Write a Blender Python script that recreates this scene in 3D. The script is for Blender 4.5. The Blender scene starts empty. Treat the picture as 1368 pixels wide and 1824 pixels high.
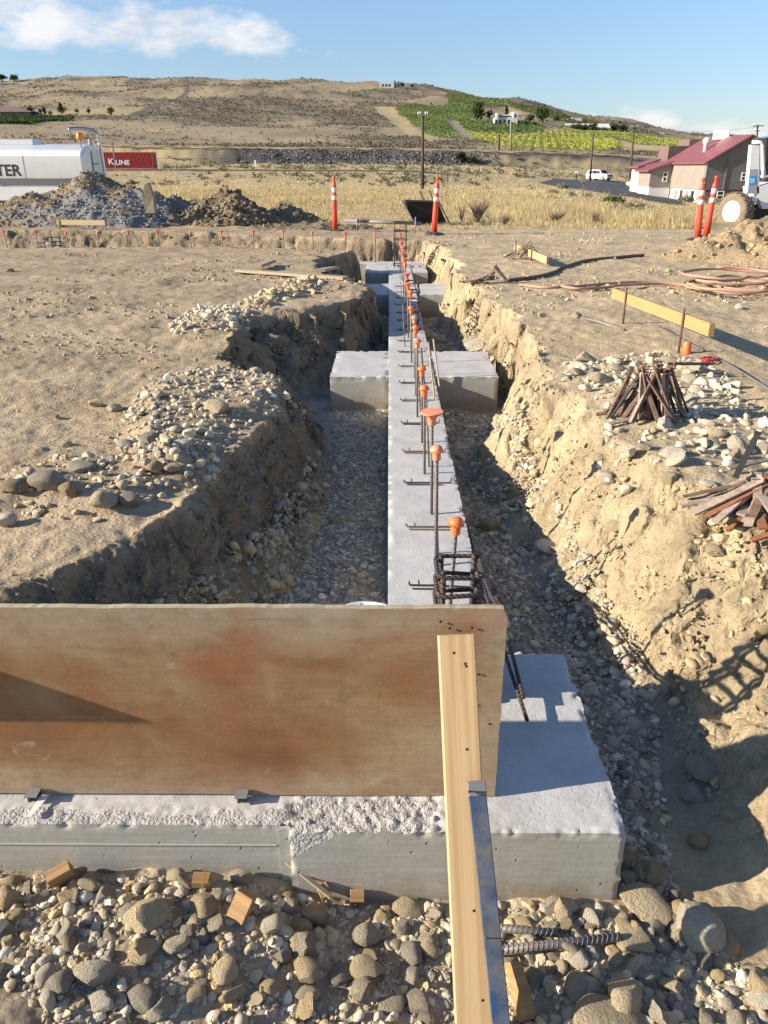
import bpy, bmesh, math, random
import numpy as np
from mathutils import Vector, Matrix, Euler
R = math.radians
random.seed(7)
rng = np.random.default_rng(11)
scene = bpy.context.scene
COL = scene.collection

# ------------------------------------------------------------------ camera
FPX, CX, CY = 1370.0, 684.0, 912.0
PITCH, YAW, CAMZ = R(24.1), R(0.34), 1.6
cam = bpy.data.cameras.new('camera')
cam.sensor_fit = 'VERTICAL'
cam.sensor_height = 24.0
cam.lens = 24.0 * FPX / 1824.0
cam.clip_start, cam.clip_end = 0.05, 8000
cam_o = bpy.data.objects.new('camera', cam)
cam_o.location = (0, 0, CAMZ)
cam_o.rotation_euler = (math.pi / 2 - PITCH, 0, YAW)
COL.objects.link(cam_o)
scene.camera = cam_o

# ------------------------------------------------------------------ light
SUN_EL, SUN_AZ = R(21.0), R(11.0)            # light travels towards +x, a little towards +y
SKY_ROT = R(259.0)
sun = bpy.data.lights.new('sun', 'SUN')
sun.energy, sun.angle, sun.color = 4.6, R(0.53), (1.0, 0.90, 0.75)
sun_o = bpy.data.objects.new('sun', sun)
d = Vector((math.cos(SUN_EL) * math.cos(SUN_AZ), math.cos(SUN_EL) * math.sin(SUN_AZ), -math.sin(SUN_EL)))
sun_o.rotation_euler = d.to_track_quat('-Z', 'Y').to_euler()
COL.objects.link(sun_o)

scene.view_settings.view_transform = 'Standard'
scene.view_settings.look = 'None'
scene.view_settings.exposure = 1.1
scene.view_settings.gamma = 1.0

world = bpy.data.worlds.new('World')
scene.world = world
world.use_nodes = True


class NT:
    """small node-tree helper"""
    def __init__(s, tree):
        s.t = tree
        s.n = tree.nodes
        s.l = tree.links

    def node(s, kind, **kw):
        n = s.n.new(kind)
        for k, v in kw.items():
            if k.startswith('_'):
                setattr(n, k[1:], v)
        return n

    def put(s, sock, v):
        if isinstance(v, bpy.types.NodeSocket):
            s.l.new(v, sock)
        elif isinstance(v, (tuple, list)) and len(v) == 3 and sock.type == 'RGBA':
            sock.default_value = (*v, 1)
        else:
            sock.default_value = v

    def math(s, op, a, b=0.0, clamp=False):
        n = s.n.new('ShaderNodeMath')
        n.operation = op
        n.use_clamp = clamp
        s.put(n.inputs[0], a)
        s.put(n.inputs[1], b)
        return n.outputs[0]

    def mix(s, f, a, b, mode='MIX'):
        n = s.n.new('ShaderNodeMix')
        n.data_type = 'RGBA'
        n.blend_type = mode
        s.put(n.inputs[0], f)
        s.put(n.inputs[6], a)
        s.put(n.inputs[7], b)
        return n.outputs[2]

    def noise(s, vec, scale, detail=4, rough=0.6, dist=0.0):
        n = s.n.new('ShaderNodeTexNoise')
        n.inputs['Scale'].default_value = scale
        n.inputs['Detail'].default_value = detail
        n.inputs['Roughness'].default_value = rough
        n.inputs['Distortion'].default_value = dist
        if vec is not None:
            s.l.new(vec, n.inputs['Vector'])
        return n.outputs['Fac']

    def voro(s, vec, scale, feature='F1', out='Distance'):
        n = s.n.new('ShaderNodeTexVoronoi')
        n.feature = feature
        n.inputs['Scale'].default_value = scale
        if vec is not None:
            s.l.new(vec, n.inputs['Vector'])
        return n.outputs[out]

    def ramp(s, f, stops):
        n = s.n.new('ShaderNodeValToRGB')
        e = n.color_ramp.elements
        while len(e) < len(stops):
            e.new(0.5)
        for el, (p, c) in zip(e, stops):
            el.position = p
            el.color = (*c, 1) if isinstance(c, (tuple, list)) else (c, c, c, 1)
        s.put(n.inputs[0], f)
        return n.outputs[0]

    def mapping(s, vec, scale=(1, 1, 1), rot=(0, 0, 0), loc=(0, 0, 0)):
        n = s.n.new('ShaderNodeMapping')
        n.inputs['Scale'].default_value = scale
        n.inputs['Rotation'].default_value = rot
        n.inputs['Location'].default_value = loc
        s.l.new(vec, n.inputs['Vector'])
        return n.outputs[0]

    def bump(s, h, strength, dist, normal=None):
        n = s.n.new('ShaderNodeBump')
        n.inputs['Strength'].default_value = strength
        n.inputs['Distance'].default_value = dist
        s.l.new(h, n.inputs['Height'])
        if normal is not None:
            s.l.new(normal, n.inputs['Normal'])
        return n.outputs[0]


# ---- sky with clouds (all by direction)
w = NT(world.node_tree)
w.n.clear()
out = w.n.new('ShaderNodeOutputWorld')
bg = w.n.new('ShaderNodeBackground')
sky = w.n.new('ShaderNodeTexSky')
sky.sky_type = 'NISHITA'
sky.sun_disc = False
sky.sun_elevation, sky.sun_rotation = SUN_EL, SKY_ROT
sky.altitude, sky.air_density, sky.dust_density, sky.ozone_density = 200, 1.0, 0.25, 1.6
bg.inputs['Strength'].default_value = 0.08
tc = w.n.new('ShaderNodeTexCoord')
sep = w.n.new('ShaderNodeSeparateXYZ')
w.l.new(tc.outputs['Generated'], sep.inputs[0])
ysafe = w.math('MAXIMUM', sep.outputs[1], 0.05)
px = w.math('DIVIDE', sep.outputs[0], ysafe)
pz = w.math('DIVIDE', sep.outputs[2], ysafe)
cmb = w.n.new('ShaderNodeCombineXYZ')
w.l.new(px, cmb.inputs[0])
w.l.new(w.math('MULTIPLY', pz, 2.3), cmb.inputs[1])
cv = cmb.outputs[0]
nz = w.noise(cv, 11.0, 10, 0.60, 0.1)


def blob(cx, cz, rx, rz, gain):
    a = w.math('DIVIDE', w.math('SUBTRACT', px, cx), rx)
    b = w.math('DIVIDE', w.math('SUBTRACT', pz, cz), rz)
    q = w.math('ADD', w.math('MULTIPLY', a, a), w.math('MULTIPLY', b, b))
    return w.math('MULTIPLY', w.math('SUBTRACT', 1.0, q, True), gain)


CLOUDS = ((-0.50, 0.195, 0.32, 0.085, 0.86), (-0.36, 0.160, 0.21, 0.052, 0.66), (-0.26, 0.140, 0.17, 0.036, 0.74),
          (-0.17, 0.129, 0.11, 0.024, 0.58), (-0.07, 0.119, 0.06, 0.010, 0.34), (-0.56, 0.131, 0.08, 0.009, 0.38),
          (0.285, 0.048, 0.085, 0.026, 0.72), (0.40, 0.036, 0.12, 0.030, 0.66), (0.57, 0.045, 0.15, 0.045, 0.74))
tot = None
for c in CLOUDS:
    b = blob(*c)
    tot = b if tot is None else w.math('MAXIMUM', tot, b)
dens = w.math('SUBTRACT', w.math('ADD', w.math('MULTIPLY', nz, 2.0), tot), 1.34)
dens = w.math('MULTIPLY', w.math('MULTIPLY', dens, 2.6, True), w.math('GREATER_THAN', sep.outputs[1], 0.06), True)
shade = w.noise(w.mapping(cv, loc=(0.03, -0.05, 0)), 12.0, 6, 0.6)
cloud_col = w.ramp(shade, [(0.35, (3.8, 4.05, 4.6)), (0.6, (6.0, 5.9, 5.8))])
hz = w.math('MULTIPLY', w.math('SUBTRACT', 1.0, w.math('DIVIDE', w.math('ABSOLUTE', sep.outputs[2]), 0.20), True), 0.62)
skyc = w.mix(1.0, sky.outputs[0], w.mix(hz, (0.88, 0.97, 1.12), (0.45, 0.45, 0.60)), 'MULTIPLY')
fin = w.mix(w.math('MULTIPLY', dens, 0.86), skyc, cloud_col)
w.l.new(fin, bg.inputs['Color'])
w.l.new(bg.outputs[0], out.inputs[0])

# ------------------------------------------------------------------ pixel -> world
CP, SP = math.cos(PITCH), math.sin(PITCH)


def ray(u, v):
    a, t = (u - CX) / FPX, (CY - v) / FPX
    dy, dz = CP + t * SP, -SP + t * CP
    return (a * math.cos(YAW) - dy * math.sin(YAW), a * math.sin(YAW) + dy * math.cos(YAW), dz)


def P(u, v, z=0.0):
    dx, dy, dz = ray(u, v)
    s = (z - CAMZ) / dz
    return Vector((dx * s, dy * s, z))


def PY(u, v, y):
    dx, dy, dz = ray(u, v)
    s = y / dy
    return Vector((dx * s, y, CAMZ + dz * s))


def ratio(v):
    r = ray(684, v)
    return r[2] / r[1]


# ------------------------------------------------------------------ noise
def _h(ix, iy, iz, seed):
    n = (ix.astype(np.int64) * 374761393 + iy.astype(np.int64) * 668265263 + iz.astype(np.int64) * 1274126177 + seed * 974634777) & 0xffffffff
    n = ((n ^ (n >> 13)) * 1274126177) & 0xffffffff
    n = ((n ^ (n >> 16)) * 2246822519) & 0xffffffff
    return ((n ^ (n >> 15)) & 0xffffff).astype(np.float64) / 0xffffff * 2 - 1


def vnoise(x, y, z=None, seed=0):
    x = np.asarray(x, float)
    y = np.asarray(y, float)
    z = np.zeros_like(x) if z is None else np.asarray(z, float)
    ix, iy, iz = np.floor(x), np.floor(y), np.floor(z)
    fx, fy, fz = x - ix, y - iy, z - iz
    fx, fy, fz = (f * f * f * (f * (f * 6 - 15) + 10) for f in (fx, fy, fz))
    if not np.any(z):
        c = [[_h(ix + a, iy + b, iz, seed) for b in (0, 1)] for a in (0, 1)]
        return (c[0][0] * (1 - fx) + c[1][0] * fx) * (1 - fy) + (c[0][1] * (1 - fx) + c[1][1] * fx) * fy
    r = 0
    for a, wa in ((0, 1 - fx), (1, fx)):
        for b, wb in ((0, 1 - fy), (1, fy)):
            for c, wc in ((0, 1 - fz), (1, fz)):
                r = r + _h(ix + a, iy + b, iz + c, seed) * wa * wb * wc
    return r


def fbm(x, y, z=None, seed=0, oct=4, gain=0.5):
    s, a, f = 0, 1.0, 1.0
    for o in range(oct):
        s = s + a * vnoise(x * f + 13.7 * o, y * f - 7.3 * o, None if z is None else z * f + 3.1 * o, seed + o)
        a *= gain
        f *= 2.03
    return s


def smooth(e0, e1, x):
    t = np.clip((x - e0) / (e1 - e0), 0, 1)
    return t * t * (3 - 2 * t)


# ------------------------------------------------------------------ mesh builder
def raw_mesh(name, verts, faces_flat, sizes, mats=(), midx=None, smooth_=True, col=None):
    me = bpy.data.meshes.new(name)
    verts = np.asarray(verts, np.float32)
    faces_flat = np.asarray(faces_flat, np.int32).ravel()
    sizes = np.asarray(sizes, np.int32)
    me.vertices.add(len(verts))
    me.vertices.foreach_set('co', verts.ravel())
    me.loops.add(len(faces_flat))
    me.loops.foreach_set('vertex_index', faces_flat)
    me.polygons.add(len(sizes))
    st = np.zeros(len(sizes), np.int32)
    st[1:] = np.cumsum(sizes)[:-1]
    me.polygons.foreach_set('loop_start', st)
    me.polygons.foreach_set('use_smooth', np.full(len(sizes), bool(smooth_)))
    for m in mats:
        me.materials.append(m)
    if midx is not None:
        me.polygons.foreach_set('material_index', np.asarray(midx, np.int32))
    if col is not None:
        at = me.color_attributes.new('col', 'FLOAT_COLOR', 'POINT')
        c = np.ones((len(verts), 4), np.float32)
        c[:, :np.shape(col)[-1]] = col
        at.data.foreach_set('color', c.ravel())
    me.update(calc_edges=True)
    me.validate()
    return me


def link(name, me, parent=None, local=False):
    o = bpy.data.objects.new(name, me)
    COL.objects.link(o)
    if parent is not None:
        o.parent = parent
        if parent.type == 'EMPTY' and not local:
            o.location = -parent.location
    return o


def tag(o, label=None, cat=None, group=None, kind=None):
    if label:
        o['label'] = label
    if cat:
        o['category'] = cat
    if group:
        o['group'] = group
    if kind:
        o['kind'] = kind
    return o


def thing(name, label, cat, loc=(0, 0, 0), rz=0.0, group=None):
    o = bpy.data.objects.new(name, None)
    o.empty_display_size = 0.1
    o.location = loc
    o.rotation_euler = (0, 0, rz)
    COL.objects.link(o)
    return tag(o, label, cat, group)


def dup(root, loc=None, rot=None, label=None, group=None, scale=None):
    r = root.copy()
    COL.objects.link(r)
    if loc is not None:
        r.location = loc
    if rot is not None:
        r.rotation_euler = rot
    if scale is not None:
        r.scale = scale
    if label:
        r['label'] = label
    if group:
        r['group'] = group
    for ch in list(root.children):
        c = ch.copy()
        COL.objects.link(c)
        c.parent = r
        for g in list(ch.children):
            e = g.copy()
            COL.objects.link(e)
            e.parent = c
    return r


class MB:
    def __init__(s):
        s.v, s.f, s.m = [], [], []

    def add(s, verts, faces, mi=0):
        b = len(s.v)
        s.v += [tuple(p) for p in verts]
        s.f += [tuple(i + b for i in f) for f in faces]
        s.m += [mi] * len(faces)
        return s

    def hexa(s, p, mi=0):
        """eight points: bottom four (ccw), top four"""
        return s.add(p, [(3, 2, 1, 0), (4, 5, 6, 7), (0, 1, 5, 4), (1, 2, 6, 5), (2, 3, 7, 6), (3, 0, 4, 7)], mi)

    def box(s, a, b, mi=0, M=None):
        x0, y0, z0 = a
        x1, y1, z1 = b
        p = [Vector(q) for q in ((x0, y0, z0), (x1, y0, z0), (x1, y1, z0), (x0, y1, z0), (x0, y0, z1), (x1, y0, z1), (x1, y1, z1), (x0, y1, z1))]
        if M is not None:
            p = [M @ q for q in p]
        return s.hexa(p, mi)

    def bar(s, a, b, wd, th, up=(0, 0, 1), mi=0, bev=0.0):
        """rectangular bar from a to b; wd across, th along 'up'"""
        a, b = Vector(a), Vector(b)
        z = (b - a).normalized()
        x = Vector(up).cross(z)
        if x.length < 1e-5:
            x = Vector((1, 0, 0)).cross(z)
        x.normalize()
        y = z.cross(x)
        if bev <= 0:
            q = [(-1, -1), (1, -1), (1, 1), (-1, 1)]
            ring = [(i * wd / 2, j * th / 2) for i, j in q]
        else:
            W, T = wd / 2, th / 2
            ring = [(-W + bev, -T), (W - bev, -T), (W, -T + bev), (W, T - bev), (W - bev, T), (-W + bev, T), (-W, T - bev), (-W, -T + bev)]
        n = len(ring)
        vs = [a + x * i + y * j for i, j in ring] + [b + x * i + y * j for i, j in ring]
        fs = [tuple(range(n - 1, -1, -1)), tuple(range(n, 2 * n))] + [(i, (i + 1) % n, (i + 1) % n + n, i + n) for i in range(n)]
        return s.add(vs, fs, mi)

    def tube(s, pts, r, n=8, mi=0, caps=True):
        pts = [Vector(p) for p in pts]
        rr = r if isinstance(r, (list, tuple)) else [r] * len(pts)
        vs, fs = [], []
        t0 = (pts[1] - pts[0]).normalized()
        x = Vector((0, 0, 1)).cross(t0)
        if x.length < 1e-3:
            x = Vector((1, 0, 0)).cross(t0)
        x.normalize()
        for i, p in enumerate(pts):
            t = (pts[min(i + 1, len(pts) - 1)] - pts[max(i - 1, 0)]).normalized()
            x = (x - t * x.dot(t)).normalized()
            y = t.cross(x)
            for k in range(n):
                a = 2 * math.pi * k / n
                vs.append(p + (x * math.cos(a) + y * math.sin(a)) * rr[i])
        for i in range(len(pts) - 1):
            for k in range(n):
                fs.append((i * n + k, i * n + (k + 1) % n, (i + 1) * n + (k + 1) % n, (i + 1) * n + k))
        if caps:
            fs.append(tuple(range(n - 1, -1, -1)))
            fs.append(tuple((len(pts) - 1) * n + k for k in range(n)))
        return s.add(vs, fs, mi)

    def lathe(s, prof, n=20, M=None, mi=0, caps=True):
        """prof: list of (r, z), about z"""
        vs, fs = [], []
        for r, z in prof:
            for k in range(n):
                a = 2 * math.pi * k / n
                q = Vector((r * math.cos(a), r * math.sin(a), z))
                vs.append(M @ q if M is not None else q)
        for i in range(len(prof) - 1):
            for k in range(n):
                fs.append((i * n + k, i * n + (k + 1) % n, (i + 1) * n + (k + 1) % n, (i + 1) * n + k))
        if caps and prof[0][0] > 1e-6:
            fs.append(tuple(range(n - 1, -1, -1)))
        if caps and prof[-1][0] > 1e-6:
            fs.append(tuple((len(prof) - 1) * n + k for k in range(n)))
        return s.add(vs, fs, mi)

    def prism(s, poly, vec, mi=0):
        """closed polygon (3d points) extruded by vec"""
        vec = Vector(vec)
        p = [Vector(q) for q in poly]
        n = len(p)
        vs = p + [q + vec for q in p]
        fs = [tuple(range(n - 1, -1, -1)), tuple(range(n, 2 * n))] + [(i, (i + 1) % n, (i + 1) % n + n, i + n) for i in range(n)]
        return s.add(vs, fs, mi)

    def build(s, name, mats, parent=None, smooth_=False, local=False):
        mats = mats if isinstance(mats, (list, tuple)) else [mats]
        flat = [i for f in s.f for i in f]
        me = raw_mesh(name, np.array([tuple(v) for v in s.v]), flat, [len(f) for f in s.f], mats, s.m, smooth_)
        if smooth_ == 'auto':
            pass
        return link(name, me, parent, local)


def text_mesh(name, body, size, mat, M, parent=None, extrude=0.004, local=False, align='LEFT', bold=0.0):
    cu = bpy.data.curves.new(name, 'FONT')
    cu.body = body
    cu.size = size
    cu.extrude = extrude
    cu.offset = bold
    cu.align_x = align
    cu.align_y = 'BOTTOM_BASELINE'
    o = bpy.data.objects.new(name, cu)
    COL.objects.link(o)
    dg = bpy.context.evaluated_depsgraph_get()
    dg.update()
    me = bpy.data.meshes.new_from_object(o.evaluated_get(dg))
    bpy.data.objects.remove(o)
    me.transform(M)
    me.materials.clear()
    me.materials.append(mat)
    return link(name, me, parent, local)


# ------------------------------------------------------------------ materials
def new_mat(name):
    m = bpy.data.materials.new(name)
    m.use_nodes = True
    t = NT(m.node_tree)
    b = t.n['Principled BSDF']
    return m, t, b


def coords(t, kind='Object'):
    return t.n.new('ShaderNodeTexCoord').outputs[kind]


def simple(name, c, rough=0.7, metal=0.0, var=0.25, scale=8.0, bump=0.0, bscale=60.0, dirt=None, dirtamt=0.5):
    m, t, b = new_mat(name)
    v = coords(t)
    n = t.noise(v, scale, 5, 0.65)
    lo = tuple(x * (1 - var) for x in c)
    hi = tuple(min(1, x * (1 + var)) for x in c)
    colr = t.ramp(n, [(0.3, lo), (0.7, hi)])
    if dirt:
        dn = t.noise(v, scale * 0.6, 6, 0.7)
        colr = t.mix(t.ramp(dn, [(0.5 - 0.12, 0.0), (0.5 + 0.2, dirtamt)]), colr, dirt)
    t.put(b.inputs['Base Color'], colr)
    b.inputs['Roughness'].default_value = rough
    b.inputs['Metallic'].default_value = metal
    if bump > 0:
        t.put(b.inputs['Normal'], t.bump(t.noise(v, bscale, 4, 0.6), 0.6, bump))
    return m


def wood(name, c, dark, axis=0, rough=0.75, knots=True):
    m, t, b = new_mat(name)
    v = coords(t)
    sc = [48, 48, 48]
    sc[axis] = 0.9
    vv = t.mapping(v, tuple(sc))
    g = t.noise(vv, 1.6, 5, 0.55, 0.25)
    g2 = t.noise(t.mapping(v, tuple(3 * q for q in sc)), 2.0, 3, 0.6)
    colr = t.ramp(g, [(0.32, dark), (0.6, c)])
    colr = t.mix(t.math('MULTIPLY', g2, 0.35), colr, tuple(x * 0.7 for x in c))
    if knots:
        k = t.voro(t.mapping(v, tuple(4.5 if i != axis else 2.2 for i in range(3))), 1.0)
        colr = t.mix(t.ramp(k, [(0.02, 0.75), (0.07, 0.0)]), colr, tuple(x * 0.35 for x in dark))
    t.put(b.inputs['Base Color'], colr)
    b.inputs['Roughness'].default_value = rough
    wide = t.noise(t.mapping(v, tuple(5.0 if i != axis else 1.2 for i in range(3))), 1.0, 3, 0.5)
    colr = t.mix(t.ramp(wide, [(0.4, 0.0), (0.65, 0.35)]), colr, tuple(x * 0.78 for x in c))
    t.put(b.inputs['Base Color'], colr)
    t.put(b.inputs['Normal'], t.bump(g2, 0.5, 0.0006))
    return m


def ground_mat():
    m, t, b = new_mat('dirt')
    v = coords(t)
    at = t.n.new('ShaderNodeVertexColor')
    at.layer_name = 'col'
    n1 = t.noise(v, 3.0, 6, 0.7)
    n2 = t.noise(v, 38.0, 5, 0.7)
    f = t.math('ADD', t.math('MULTIPLY', n1, 0.55), t.math('MULTIPLY', n2, 0.45))
    k = t.ramp(f, [(0.3, 0.68), (0.7, 1.28)])
    colr = t.mix(1.0, at.outputs[0], k, 'MULTIPLY')
    n3 = t.noise(v, 0.35, 4, 0.6)
    colr = t.mix(t.ramp(n3, [(0.4, 0.0), (0.75, 0.35)]), colr, t.mix(1.0, colr, (0.80, 0.82, 0.86), 'MULTIPLY'))
    t.put(b.inputs['Base Color'], colr)
    b.inputs['Roughness'].default_value = 0.95
    b.inputs['Specular IOR Level'].default_value = 0.15
    h = t.math('ADD', t.noise(v, 60.0, 6, 0.75), t.math('MULTIPLY', t.noise(v, 9.0, 6, 0.7), 0.7))
    peb = t.ramp(t.voro(v, 48.0), [(0.0, 1.0), (0.55, 0.0)])
    h = t.math('ADD', h, t.math('MULTIPLY', peb, 0.5))
    # cut earth (alpha of the attribute) is crumbly: clods and broken lumps on top of the fine grain
    cut = at.outputs[1]
    wv = t.n.new('ShaderNodeVectorMath')
    wv.operation = 'ADD'
    t.l.new(v, wv.inputs[0])
    nn = t.n.new('ShaderNodeTexNoise')
    nn.inputs['Scale'].default_value = 9.0
    t.l.new(v, nn.inputs['Vector'])
    sc_ = t.n.new('ShaderNodeVectorMath')
    sc_.operation = 'SCALE'
    sc_.inputs['Scale'].default_value = 0.12
    t.l.new(nn.outputs['Color'], sc_.inputs[0])
    t.l.new(sc_.outputs[0], wv.inputs[1])
    cl1 = t.voro(wv.outputs[0], 17.0)
    cl2 = t.voro(wv.outputs[0], 41.0)
    lump = t.math('ADD', t.math('MULTIPLY', cl1, -1.0), t.math('MULTIPLY', cl2, -0.5))
    lump = t.math('ADD', lump, t.math('MULTIPLY', t.noise(v, 24.0, 6, 0.75), 1.4))
    first = t.bump(t.math('MULTIPLY', lump, cut), 0.8, 0.018)
    t.put(b.inputs['Normal'], t.bump(h, 0.8, 0.009, first))
    return m


def stone_mat(name, src):
    m, t, b = new_mat(name)
    v = coords(t)
    if src == 'object':
        oi = t.n.new('ShaderNodeObjectInfo')
        c = oi.outputs['Color']
        va = t.n.new('ShaderNodeVectorMath')
        va.operation = 'ADD'
        t.l.new(v, va.inputs[0])
        t.l.new(oi.outputs['Location'], va.inputs[1])
        v = va.outputs[0]
        s1, s2, bd = 1.6, 9.0, 0.10
    else:
        at = t.n.new('ShaderNodeVertexColor')
        at.layer_name = 'col'
        c = at.outputs[0]
        s1, s2, bd = 22.0, 120.0, 0.003
    n1 = t.noise(v, s1, 5, 0.7)
    n2 = t.noise(v, s2, 4, 0.7)
    k = t.ramp(t.math('ADD', t.math('MULTIPLY', n1, 0.6), t.math('MULTIPLY', n2, 0.4)), [(0.32, 0.78), (0.68, 1.2)])
    colr = t.mix(1.0, c, k, 'MULTIPLY')
    dust = t.ramp(t.noise(v, s1 * 0.8, 4, 0.6), [(0.47, 0.0), (0.65, 0.5)])
    colr = t.mix(dust, colr, (0.50, 0.42, 0.31))
    t.put(b.inputs['Base Color'], colr)
    b.inputs['Roughness'].default_value = 0.88
    b.inputs['Specular IOR Level'].default_value = 0.25
    t.put(b.inputs['Normal'], t.bump(n2, 0.7, bd))
    return m


def concrete_top():
    m, t, b = new_mat('concrete_troweled')
    v = coords(t)
    n1 = t.noise(v, 5.0, 6, 0.65)
    n2 = t.noise(v, 70.0, 5, 0.7)
    colr = t.ramp(n1, [(0.3, (0.42, 0.405, 0.38)), (0.7, (0.56, 0.54, 0.505))])
    colr = t.mix(t.ramp(n2, [(0.55, 0.0), (0.8, 0.4)]), colr, (0.27, 0.265, 0.25))
    stn = t.noise(v, 1.7, 4, 0.6)
    colr = t.mix(t.ramp(stn, [(0.55, 0.0), (0.75, 0.35)]), colr, (0.40, 0.34, 0.25))
    pit = t.noise(t.mapping(v, (1, 0.8, 1)), 85.0, 4, 0.6, 0.3)
    pits = t.ramp(pit, [(0.33, 0.0), (0.44, 1.0)])
    patch = t.ramp(t.noise(v, 7.0, 3, 0.6), [(0.4, 1.0), (0.6, 0.15)])
    pits = t.math('MAXIMUM', pits, t.math('SUBTRACT', 1.0, patch))
    t.put(b.inputs['Base Color'], colr)
    b.inputs['Roughness'].default_value = 0.9
    h = t.math('ADD', pits, t.math('MULTIPLY', n2, 0.5))
    t.put(b.inputs['Normal'], t.bump(h, 0.6, 0.003))
    return m


def concrete_rough():
    m, t, b = new_mat('concrete_honeycombed')
    v = coords(t)
    n1 = t.noise(v, 40.0, 6, 0.7)
    colr = t.ramp(n1, [(0.3, (0.34, 0.325, 0.295)), (0.7, (0.50, 0.48, 0.445))])
    nug = t.voro(v, 95.0)
    nug2 = t.voro(v, 190.0)
    holes = t.ramp(t.noise(v, 60.0, 3, 0.6), [(0.34, 0.0), (0.46, 1.0)])
    colr = t.mix(t.ramp(nug, [(0.6, 0.0), (0.9, 0.3)]), colr, (0.30, 0.28, 0.24))
    t.put(b.inputs['Base Color'], colr)
    b.inputs['Roughness'].default_value = 0.95
    h = t.math('ADD', t.math('MULTIPLY', nug, -1.0), t.math('MULTIPLY', nug2, -0.5))
    h = t.math('ADD', h, t.math('MULTIPLY', holes, 0.8))
    t.put(b.inputs['Normal'], t.bump(h, 0.8, 0.0035))
    return m


def concrete_side():
    m, t, b = new_mat('concrete_formed')
    v = coords(t)
    g = t.noise(t.mapping(v, (1.2, 1.2, 22)), 3.0, 5, 0.6, 0.8)
    n1 = t.noise(v, 3.0, 5, 0.65)
    colr = t.ramp(g, [(0.3, (0.33, 0.315, 0.265)), (0.7, (0.42, 0.40, 0.345))])
    colr = t.mix(t.ramp(n1, [(0.42, 0.0), (0.72, 0.5)]), colr, (0.29, 0.28, 0.25))
    sz = t.n.new('ShaderNodeSeparateXYZ')
    t.l.new(v, sz.inputs[0])
    soil = t.math('ADD', t.math('MULTIPLY', sz.outputs[2], -2.2), t.math('MULTIPLY', t.noise(v, 6.0, 6, 0.7), 0.9))
    colr = t.mix(t.ramp(soil, [(0.78, 0.0), (1.0, 0.75)]), colr, (0.30, 0.235, 0.155))
    drip = t.noise(t.mapping(v, (14, 14, 1.5)), 1.5, 5, 0.65)
    colr = t.mix(t.ramp(drip, [(0.52, 0.0), (0.75, 0.4)]), colr, (0.47, 0.455, 0.42))
    bug = t.voro(t.mapping(v, (1, 1, 1)), 24.0)
    hole = t.ramp(bug, [(0.05, 0.0), (0.12, 1.0)])
    msk = t.ramp(t.noise(v, 9.0, 2, 0.5), [(0.42, 1.0), (0.5, 0.0)])
    hole = t.math('MAXIMUM', hole, msk)
    colr = t.mix(t.math('SUBTRACT', 1.0, hole), colr, (0.10, 0.095, 0.085))
    t.put(b.inputs['Base Color'], colr)
    b.inputs['Roughness'].default_value = 0.8
    h = t.math('ADD', t.math('MULTIPLY', g, 0.35), hole)
    h = t.math('ADD', h, t.math('MULTIPLY', t.noise(v, 45.0, 4, 0.65), 0.35))
    t.put(b.inputs['Normal'], t.bump(h, 0.6, 0.004))
    return m


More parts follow.
